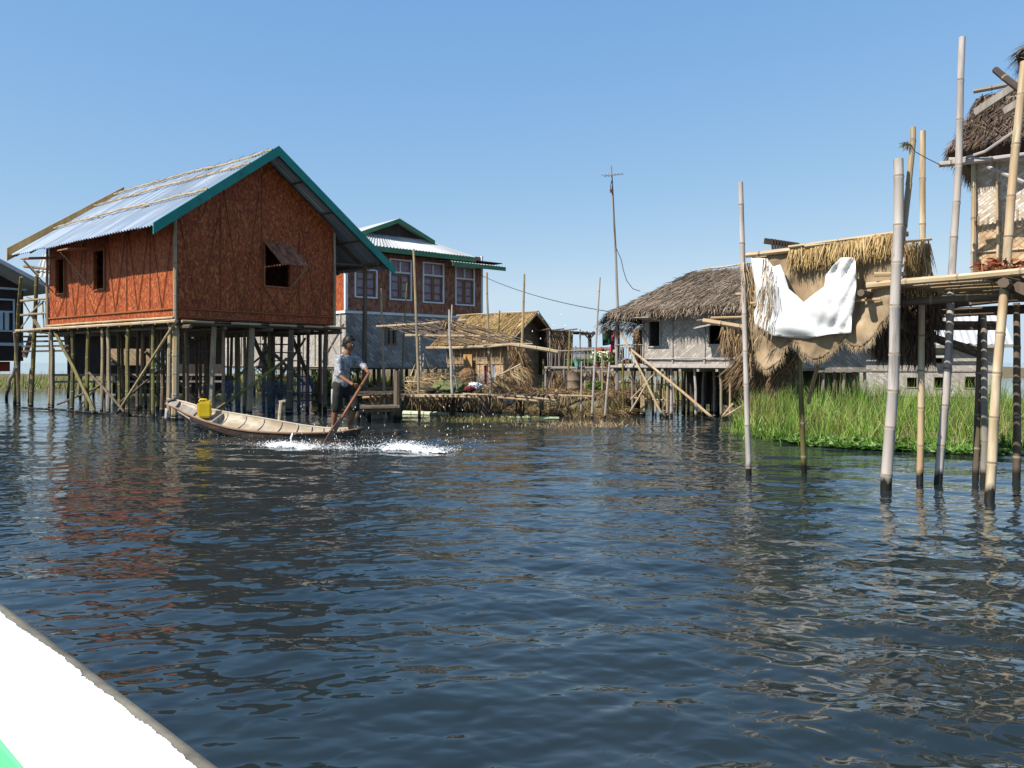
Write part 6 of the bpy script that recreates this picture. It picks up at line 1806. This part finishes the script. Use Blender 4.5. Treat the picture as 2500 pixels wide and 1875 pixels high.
def screen():
    root = thing('straw_screen', 'tall bamboo pole frame with straw fringe standing in the water', 'screen', (2.8, 8.4, 0))
    for (x0, y0, x1, y1, Y0, Y1, r, m, lab) in ((1808, 444, 1828, 1161, 8.9, 8.8, .030, 'bamboo_grey', 'pole left of the white cloth'), (1950, 825, 1964, 1155, 8.85, 9.0, .030, 'bamboo_green', 'yellow green short pole'),
                                          (2196, 388, 2160, 1198, 7.8, 7.76, .050, 'bamboo_grey', 'thick pale pole'), (2253, 320, 2245, 1179, 8.3, 8.27, .032, 'bamboo_pale', None)):
        mb = MB(); b = P(x1, y1, Y1); t = P(x0, y0, Y0); mb.bamboo(b + (b - t).normalized() * .8, t, r * 1.08, r * .9, .008, .42, 10)
        o = mb.build('post', M[m], root); smooth_angle(o, 50)
        if lab: o['label'] = lab
    mb = MB(); mb.bamboo(P(2185, 690, 7.85), P(2229, 311, 7.9), .033, .026, .02, .4, 9); o = mb.build('spliced_pole', M['bamboo'], root)
    mb = MB(); N = 60; b = np.array([tuple(P(2214 + rnd.gauss(0, 4), 352 + rnd.uniform(-4, 4), 7.87)) for _ in range(N)]); mb.blades(b, nr.normal(0, 1, (N, 3)) + np.array((-.6, 0, -.4)), nr.normal(0, 1, (N, 3)), .06, .012, .2); mb.build('lashing', M['reed'], root)
    mb = MB()
    mb.bamboo(P(1822, 623, 8.86), P(1960, 606, 8.45), .030, .03); mb.bamboo(P(1925, 603, 8.5), P(2208, 565, 7.82), .016, .016, .004); mb.bamboo(P(1965, 601, 8.4), P(2218, 571, 7.86), .026, .026, .004)
    mb.tube([P(2205, 590, 7.95), P(2273, 584, 8.3)], .014, 6); mb.tube([P(2226, 620, 8.2), P(2262, 621, 8.2)], .022, 6); mb.tube([P(2226, 632, 8.2), P(2260, 634, 8.2)], .014, 6)
    mb.tube([P(1832, 740, 8.80), P(1900, 738, 8.6), P(1960, 741, 8.42), P(2060, 737, 8.16), P(2150, 730, 7.95)], .013, 6)
    mb.tube([P(2134, 670, 7.9), P(2210, 669, 7.8)], .022, 6)
    mb.tube([P(1925, 826, 8.7), P(1967, 886, 8.6)], .02, 6); mb.bamboo(P(2003, 870, 9.2), P(1972, 985, 9.6), .024, .024)
    mb.bamboo(P(1716, 783, 9.1), P(1822, 800, 8.9), .03, .028); mb.tube([P(1735, 776, 9.1), P(1818, 774, 9)], .014, 6); mb.tube([P(1797, 718, 9), P(1822, 717, 8.9)], .014, 6)
    build_each(mb, 'crosspiece', M['bamboo_pale'], root)
    mb = MB(); mb.plank(P(1866, 588, 8.9), P(1950, 600, 8.9), .03, .06)
    for k in range(9): mb.plank(P(1884 + k * 7, 583 + k * 1.2, 8.87), P(1887 + k * 7, 609 + k, 8.87), .018, .03, (0, 1, 0))
    mb.build('comb_rack', M['dark'], root)
    mb = MB(); N = 2000                                        # straw fringe on the top rail
    t = nr.random(N); b = np.array([tuple(P(lerp(1930, 2200, q), lerp(604, 567, q) + rnd.uniform(-2, 5 + 20 * rnd.random()), SY(lerp(1930, 2200, q)) - .02 + rnd.uniform(-.05, .03))) for q in t])
    mb.blades(b, np.stack([nr.normal(-.05, .22, N), nr.normal(-.1, .15, N), np.full(N, -1.)], 1), np.tile((1., -.5, 0), (N, 1)), .08 + .14 * nr.random(N), .013, .1)
    mb.build('straw_fringe', M['thatch_gold'], root)
    mb = MB()
    straw_patch(mb, [(2206, 590), (2270, 585), (2272, 625), (2266, 680), (2212, 680)], 520, (.0, 1), .2, .014, lambda x, y: 8.15, .2, 0, .05)
    mb.build('straw_fringe', M['thatch_gold'], root)
    mb = MB()
    straw_patch(mb, [(2200, 705), (2290, 700), (2300, 770), (2290, 800), (2150, 795)], 1000, (-.1, 1), .14, .013, lambda x, y: 8.5, .4, 0, .1)
    straw_patch(mb, [(2120, 800), (2280, 795), (2285, 865), (2250, 880), (2140, 860)], 1500, (-.05, 1), .13, .012, lambda x, y: 8.6, .2, 0, .06)
    mb.prism([P(2205, 700, 8.62), P(2280, 700, 8.62), P(2278, 855, 8.68), P(2130, 850, 8.68), P(2140, 790, 8.62)], (0, .05, 0))
    mb.build('straw_mat', M['thatch_dark'], root)
    mb = MB()
    straw_patch(mb, [(1808, 640), (1842, 640), (1852, 720), (1848, 800), (1815, 805)], 260, (.05, 1), .16, .012, lambda x, y: 8.86, .18, 0, .04)
    mb.build('straw_strip', M['straw'], root); mb = MB()
    straw_patch(mb, [(1865, 625), (1895, 625), (1890, 800), (1850, 835), (1848, 760)], 120, (-.2, 1), .14, .010, lambda x, y: SY(x) - .20, .15, 0, .02)
    mb.build('straw_strip', M['straw'], root)
    mb = MB()
    straw_patch(mb, [(1762, 795), (1815, 800), (1815, 860), (1765, 850)], 420, (-.1, 1), .13, .012, lambda x, y: 9.0, .2, 0, .05)
    straw_patch(mb, [(1812, 800), (1870, 800), (1930, 850), (1945, 900), (1880, 910), (1815, 900)], 900, (-.25, 1), .18, .012, lambda x, y: 9.0, .3, 0, .08)
    straw_patch(mb, [(1800, 870), (1880, 860), (1900, 905), (1850, 930), (1800, 905)], 800, (-.8, .8), .22, .012, lambda x, y: 9.05, .25, 0, .1)
    straw_patch(mb, [(1915, 840), (1952, 850), (1945, 900), (1900, 935), (1880, 930)], 420, (-.6, .9), .18, .012, lambda x, y: 8.95, .25, 0, .08)
    mb.build('straw_mat', M['straw_brown'], root)
screen()
def bur(a, b):
    y = SY(a) + .02 + .03 * math.sin(a * .045 + b * .02) + .02 * mnoise.noise(Vector((a * .02, b * .03, 0))) - (.0011 * (b - 780) if b > 780 else 0)
    if b > 780: y += -.025 * math.sin((b - 780) * .06)
    y += .022 * abs(math.sin(a * .06 + b * .015)) + .012 * mnoise.noise(Vector((a * .09, b * .05, 7)))
    return P(a, b, y)
mb = MB(); sheet(mb, [(1836, 628), (1940, 612), (2050, 598), (2194, 585), (2192, 700), (2182, 765), (2150, 790), (2128, 830), (2105, 846), (2080, 846), (2066, 830), (2072, 812), (2050, 838), (2010, 872), (1985, 878), (1962, 862), (1948, 840), (1925, 828), (1905, 880), (1870, 905), (1848, 880), (1842, 800)], 7, bur, .008)
bo = [(1842, 800), (1848, 880), (1870, 905), (1905, 880), (1925, 828), (1948, 840), (1962, 862), (1985, 878), (2010, 872), (2050, 838), (2072, 812), (2066, 830), (2080, 846), (2105, 846), (2128, 830), (2150, 790), (2182, 765)]
fb = []
for (x0, y0), (x1, y1) in zip(bo, bo[1:]):
    for _ in range(int(math.hypot(x1 - x0, y1 - y0) * 1.6)):
        t = rnd.random(); fb.append(tuple(bur(lerp(x0, x1, t) + rnd.gauss(0, 1.5), lerp(y0, y1, t) - rnd.random() * 6)))
N = len(fb)
mb.blades(np.array(fb), np.stack([nr.normal(0, .35, N), nr.normal(-.1, .25, N), np.full(N, -1.)], 1), np.tile((1., -.4, 0), (N, 1)), .03 + .06 * nr.random(N), .007, .1)
o = mb.build('burlap_sheet', M['burlap'], smooth=True); tag(o, 'brown burlap sheet hanging on the pole frame behind the white cloth', 'sackcloth')
def wht(a, b):
    f1 = math.sin((a * .6 + b) * .045) * .03 + .028 * math.sin((a - b * .75) * .075 + 1) + .03 * mnoise.noise(Vector((a * .022, b * .022, 5))) + .012 * mnoise.noise(Vector((a * .07, b * .05, 2)))
    g = max(0, 1 - abs(b - 745) / 60)
    w = (a * .55 + b) * .05
    cr = .026 * math.sin(w) + (.026 * math.sin(a * .20 + (b - 640) * .10) * max(0, (a - 1980) / 100)) + .020 * math.sin(b * .11 - a * .03) * max(0, (b - 735) / 80) + .026 * math.sin((a - b * .8) * .055 + 1) * (.4 + .6 * (b - 620) / 200) + .022 * mnoise.noise(Vector((a * .025, b * .03, 5)))
    return P(a, b, SY(a) - .11 + cr * (1 - .7 * g))
mb = MB(); sheet(mb, [(1834, 630), (1873, 631), (1888, 652), (1905, 646), (1915, 668), (1926, 705), (1946, 722), (1962, 738), (1990, 716), (2012, 700), (2016, 672), (2032, 650), (2052, 629), (2089, 628), (2091, 700), (2086, 745), (2080, 770), (2079, 813), (2030, 816), (1975, 826), (1930, 824), (1888, 820), (1862, 806), (1842, 790), (1841, 762), (1848, 745), (1845, 700), (1838, 665)], 6, wht, .006)
o = mb.build('white_cloth', M['cloth_white'], smooth=True); tag(o, 'torn bright white cloth stretched over the burlap screen', 'cloth')

# ------------------------------------------------------------------ raised deck and hut at the right edge
def deck():
    zt = 2.03
    o = Vector((3.61, 7.98)); d = Vector((.664, -.748)); v = Vector((.623, .782))
    root = thing('bamboo_deck', 'high bamboo deck on tall poles at the right edge of the water', 'deck', (4.5, 8, 0))
    D = lambda s, n, z=zt: Vector((o.x + d.x * s + v.x * n, o.y + d.y * s + v.y * n, z))
    mb = MB()
    for k in range(30):
        n = k * .105; a0 = -.05 + (rnd.uniform(-.12, .12) if k > 1 else -.12 * k); r = .036 if k < 3 else .032
        mb.bamboo(D(a0 + (.35 if k == 1 else 0), n, zt + rnd.uniform(-.01, .01)), D(3.2, n + rnd.uniform(-.03, .03), zt + .02), r, r * .85, .006, .5, 7)
    build_each(mb, 'deck_bamboo', M['bamboo_pale'], root)
    mb = MB()
    mb.bamboo(D(-.06, -.20, zt - .09), D(.05, 3.3, zt - .08), .036, .04); 
    for s in (1.2, 2.2, 3.1): mb.bamboo(D(s, -.25, zt - .09), D(s, 3.3, zt - .09), .045)
    for n in (.3, 1.2, 2.2, 3.1): mb.bamboo(D(-.1, n, zt - .17), D(3.2, n, zt - .17), .04)
    build_each(mb, 'joist', M['wood'], root)
    mb = MB(); mb.plank(P(2388, 655, 7.5) , P(2540, 720, 6.9), .10, .09); mb.build('timber', M['wood'], root)
    mb = MB()
    mb.bamboo(P(2110, 785, 8.4), P(2440, 792, 8.6), .03); mb.plank(P(2120, 795, 8.7), P(2450, 795, 8.9), .05, .10)
    mb.plank(P(2112, 775, 8.3), P(2392, 858, 8.9), .12, .05); mb.plank(P(2215, 805, 8.6), P(2390, 868, 8.8), .1, .03); mb.tube([P(2185, 802, 8.5), P(2228, 803, 8.5)], .025, 6)
    build_each(mb, 'crosspiece', M['wood'], root)
    for (x0, y0, x1, y1, Y0, Y1, r, m, lab) in ((2352, 90, 2290, 1180, 8.3, 8.2, .040, 'bamboo_grey', 'tallest grey pole of the deck'), (2395, 768, 2382, 1173, 8.6, 8.45, .034, 'wood', None), (2402, 768, 2399, 1175, 8.5, 8.4, .036, 'wood_grey', None),
                                          (2498, 150, 2416, 1222, 7.3, 7.2, .042, 'bamboo_pale', 'yellow pole in front of the deck'), (2482, 740, 2480, 1172, 8.5, 8.45, .040, 'wood', None), (2640, 740, 2640, 1190, 8, 8, .04, 'bamboo', None)):
        mb = MB(); b = P(x1, y1, Y1); t = P(x0, y0, Y0); mb.bamboo(b + (b - t).normalized() * .8, t, r * 1.05, r * .8, .006, .42, 10)
        q = mb.build('post', M[m], root); smooth_angle(q, 50)
        if lab: q['label'] = lab
    return D
D = deck()
def deck_hut():
    root = thing('deck_hut', 'bamboo-mat hut with dark thatch roof standing on the high deck, cut by the right edge', 'hut', tuple(P(2440, 885, 8.8).xy) + (2.07,))
    fr = Frame(P(2376, 885, 9.0).xy, (.782, -.623), (-.623, -.782)); zt = 3.50; zb = 2.07; L = 3.2
    mb = MB(); wall(mb, fr, 0, L, zb, zt, (), .05); wall(mb, Frame(fr.o.xy, (.623, .782), (-.782, .623)), .05, 2.6, zb, zt, (), .05); mb.build('wall', M['half_mat'], root)
    mb = MB(); wall(mb, fr, .06, L, zb, 2.80, (), .006, .007); q = mb.build('lower_wall_mat', M['tan_mat'], root); q['label'] = 'tan lower half of the wall'
    mb = MB()
    for px in (2378, 2435): s = fr.hit(px, 600)[0]; mb.bamboo(fr(s, zb, .03), fr(s, zt, .03), .03 if px < 2400 else .02)
    mb.bamboo(fr(0, zb + .42, .02), fr(L, zb + .42, .02), .014)
    for k in range(12): s = fr.hit(2388 + k * 12, 560)[0]; mb.plank(fr(s, 2.72, .012), fr(s, 2.86 + rnd.uniform(-.05, .1), .012), .02, .006, (0, 1, 0))
    mb.build('wall_battens', M['bamboo_pale'], root)
    e0, e1 = fr(-.2, zt + .07, .3), fr(L + .3, zt + .07, .3); r0, r1 = fr(-.1, 4.60, -1.3), fr(L + .3, 4.66, -1.3)
    mb = MB(); thatch(mb, e0, e1, r0, r1, 4600, .22, .015, lift=.22, th=.10, splay=.3); thatch(mb, fr(-.25, zt + .05, -2.9), e0, r0, r0 + Vector((.02, 0, 0)), 1300, .20, .015, lift=.2, splay=.3)
    thatch(mb, fr(L + .3, zt + .07, -2.9), fr(-.45, zt + .07, -2.9), r1, r0, 500, .26, .018)
    rf_ = mb.build('roof', M['thatch_dark'], root)
    mb = MB(); mb.bamboo(r0 + Vector((-.16, -.1, .05)), r1 + Vector((0, -.1, .06)), .03); mb.tube([r0 + Vector((-.12, -.3, -.16)), r1 + Vector((0, -.3, -.14))], .022, 6); build_each(mb, 'ridge_pole', M['wood_grey'], rf_)
    mb = MB(); mb.bamboo(P(2292, 402, 8.5), P(2540, 372, 8.2), .032); mb.bamboo(P(2316, 390, 8.6), P(2540, 388, 8.2), .026); mb.tube([P(2325, 396, 8.5), P(2405, 370, 8.3), P(2478, 320, 8)], .016, 6)
    mb.tube([P(2400, 402, 8.5), P(2500, 445, 8.2)], .02, 6)
    build_each(mb, 'eave_pole', M['bamboo_grey'], root)
    mb = MB(); mb.plank(P(2378, 276, 8.4), P(2510, 188, 8.1), .04, .07); mb.plank(P(2452, 272, 8.2), P(2510, 236, 8), .04, .07); build_each(mb, 'roof_timber', M['wood_grey'], root)
    mb = MB(); mb.bamboo(P(2430, 170, 7.7), P(2530, 248, 7.2), .032, .034); q = mb.build('dark_pole', M['dark'], root)
    # taller second roof whose corner just enters the frame
    u0, u1, v0, v1 = fr(.30, 4.98, -1.15), fr(L + .3, 5.0, -1.15), fr(.75, 5.85, -2.3), fr(L + .3, 5.9, -2.3)
    mb = MB(); thatch(mb, u0, u1, v0, v1, 2200, .24, .015, lift=.22, th=.10, splay=.3); thatch(mb, fr(.25, 4.98, -3.4), u0, v0, v0 + Vector((.02, 0, 0)), 900, .24, .015, lift=.25, splay=.35)
    thatch(mb, fr(L + .3, 4.98, -3.4), fr(.25, 4.98, -3.4), v1, v0, 300, .24, .015); mb.build('upper_roof', M['thatch_dark'], root)
    mb = MB(); wall(mb, Frame(fr(.75, 0, -1.45).xy, (.782, -.623), (-.623, -.782)), 0, L - .7, 4.3, 5.1, (), .05); wall(mb, Frame(fr(.75, 0, -1.45).xy, (.623, .782), (-.782, .623)), .05, 1.7, 3.4, 5.1, (), .05); mb.build('upper_wall', M['half_mat'], root)
deck_hut()
mb = MB(); N = 900
b = np.array([tuple(D(rnd.uniform(.95, 3.0), rnd.uniform(.05, .55), 2.06 + .12 * rnd.random() ** 1.5)) for _ in range(N)])
mb.blades(b, nr.normal(0, .7, (N, 3)) + np.array((0, 0, .25)), nr.normal(0, 1, (N, 3)), .11, .045, .3)
o = mb.build('dry_leaves', mat_blade('rust_leaf', [(.12, .03, .012), (.22, .06, .02), (.34, .12, .04)], .7)); tag(o, kind='stuff')
mb = MB(); mb.tube([P(2218, 361, 7.9), P(2260, 385, 8.1), P(2300, 405, 8.4)], .004, 4); o = mb.build('string', M['wire']); tag(o, 'thin string from lashed pole top toward the deck hut', 'string')

# ------------------------------------------------------------------ log, moored boat, in the grass
mb = MB(); mb.tube([W(1916, 1062, .05), W(1985, 1058, .06)], .075, 16, False); mb.tube([W(1985, 1058, .06), W(1916, 1062, .05)], .060, 16, False); o = mb.build('hollow_bamboo', M['bamboo']); smooth_angle(o, 60); tag(o, 'thick hollow bamboo end lying at the grass edge', 'bamboo')
def moored():
    c = W(1815, 1020); root = thing('moored_canoe', 'dark canoe moored under the straw mats beside the grass', 'canoe', tuple(c))
    mb = MB(); n, m = 24, 8; vs = []; vi = []
    for i in range(n + 1):
        t = i / n * 2 - 1; w = .3 * (1 - abs(t) ** 2.4); ctr = P(lerp(1768, 1900, i / n), 1021, lerp(17.9, 16.4, i / n)); ctr.z = .16 + .14 * t * t
        for j in range(m + 1):
            an = math.pi * j / m; vs.append(ctr + Vector((.5 * w * math.cos(an), -.86 * w * math.cos(an), -.32 * math.sin(an) * (1 - .7 * abs(t) ** 3)))); vi.append(ctr + Vector((.45 * w * math.cos(an), -.78 * w * math.cos(an), -.14 * math.sin(an))))
    q = [(i * (m + 1) + j, (i + 1) * (m + 1) + j, (i + 1) * (m + 1) + j + 1, i * (m + 1) + j + 1) for i in range(n) for j in range(m)]
    mb.add(vs, q); mb.build('hull', M['dark'], root, True)
    mb = MB(); mb.add(vi, [f[::-1] for f in q]); mb.build('inside_planking', M['wood'], root, True)
moored()

# ------------------------------------------------------------------ the boat the picture is taken from
def own_boat():
    root = thing('tour_boat', 'white boat gunwale with worn grey rim and green inside at bottom left', 'boat', (-.8, 1.4, 0))
    zg = .70
    a = Vector((-1.165, 1.81)); d = Vector((.727, -.687)); nin = Vector((-.687, -.727))   # along, inward
    G = lambda s, n, z: Vector((a.x + d.x * s + nin.x * n, a.y + d.y * s + nin.y * n, z))
    S0, S1 = -2.6, 2.9; N = 260
    white = mat_noise('gloss_white', [(.3, (.80, .80, .78)), (.7, (.86, .86, .85))], (4, 4, 4), .45, 'Object')
    bare = mat_noise('bare_weathered_edge', [(.25, (.06, .055, .05)), (.5, (.19, .17, .13)), (.75, (.30, .27, .20))], (9, 9, 9), .85, 'Object', bmp=.4, detail=7)
    def bend(s): return .012 * s * s * .6
    # rim: bare wood, rounded
    mb = MB(); prof = [(-.004, -.05), (-.010, -.012), (.0, .004), (.012, .007), (.030, .006), (.045, .004)]
    vs = []
    for i in range(N + 1):
        s = lerp(S0, S1, i / N)
        for n, z in prof: vs.append(G(s, n + bend(s), zg + z))
    k = len(prof)
    mb.add(vs, [(i * k + j, i * k + j + 1, (i + 1) * k + j + 1, (i + 1) * k + j) for i in range(N) for j in range(k - 1)])
    mb.build('rim', bare, root, True)
    # white painted plank whose outer edge is chipped
    mb = MB(); vs = []; fs = []; M2 = 2600
    for i in range(M2 + 1):
        s = lerp(S0, S1, i / M2)
        e = .019 + .006 * mnoise.noise(Vector((s * 3.1, 0, 0))) + .004 * mnoise.fractal(Vector((s * 14, 0, 0)), .5, 2.3, 7) + .016 * max(0, mnoise.noise(Vector((s * 17, 9, 0))) - .15) * (.4 + mnoise.noise(Vector((s * 90, 3, 0)))) + .0012 * mnoise.noise(Vector((s * 160, 3, 0)))
        for n, z in ((e, .0068), (e + .002, .0092), (.10, .011), (.160, .010), (.168, .004), (.168, -.02)): vs.append(G(s, n + bend(s), zg + z))
    mb.add(vs, [(i * 6 + j, i * 6 + j + 1, (i + 1) * 6 + j + 1, (i + 1) * 6 + j) for i in range(M2) for j in range(5)])
    mb.build('gunwale', white, root)
    grn = mat_noise('mint_green_paint', [(.3, (.10, .50, .22)), (.7, (.13, .58, .27))], (4, 4, 4), .5, 'Object')
    mb = MB(); bw = 1.15
    mb.prism([G(S0, .158, zg - .021), G(S1, .158, zg - .021), G(S1, .30, zg - .50), G(S0, .30, zg - .50)], tuple(nin * .02) + (0,))
    mb.prism([G(S0, bw, zg - .021), G(S1, bw, zg - .021), G(S1, bw - .12, zg - .50), G(S0, bw - .12, zg - .50)], tuple(-nin * .02) + (0,))
    mb.build('inner_side', grn, root)
    mb = MB(); mb.prism([G(S0, .28, zg - .5), G(S1, .28, zg - .5), G(S1, bw - .1, zg - .5), G(S0, bw - .1, zg - .5)], (0, 0, -.03)); mb.build('floor', M['wood'], root)
    mb = MB()
    mb.prism([G(S0, .0, zg - .05), G(S1, .04, zg - .05), G(S1, .24, -.35), G(S0, .20, -.35)], tuple(nin * .02) + (0,))
    mb.prism([G(S0, bw + .18, zg - .03), G(S1, bw + .18, zg - .03), G(S1, bw - .02, -.35), G(S0, bw - .02, -.35)], tuple(-nin * .02) + (0,))
    for s in (S0, S1): mb.prism([G(s, .02, zg - .06), G(s, bw + .16, zg - .06), G(s, bw - .02, -.35), G(s, .20, -.35)], tuple(d * (.02 if s < 0 else -.02)) + (0,))
    mb.build('hull', M['wood_grey'], root)
    mb = MB(); mb.prism([G(S0, bw - .01, zg), G(S1, bw - .01, zg), G(S1, bw + .18, zg), G(S0, bw + .18, zg)], (0, 0, -.03)); o = mb.build('gunwale', white, root)
own_boat()
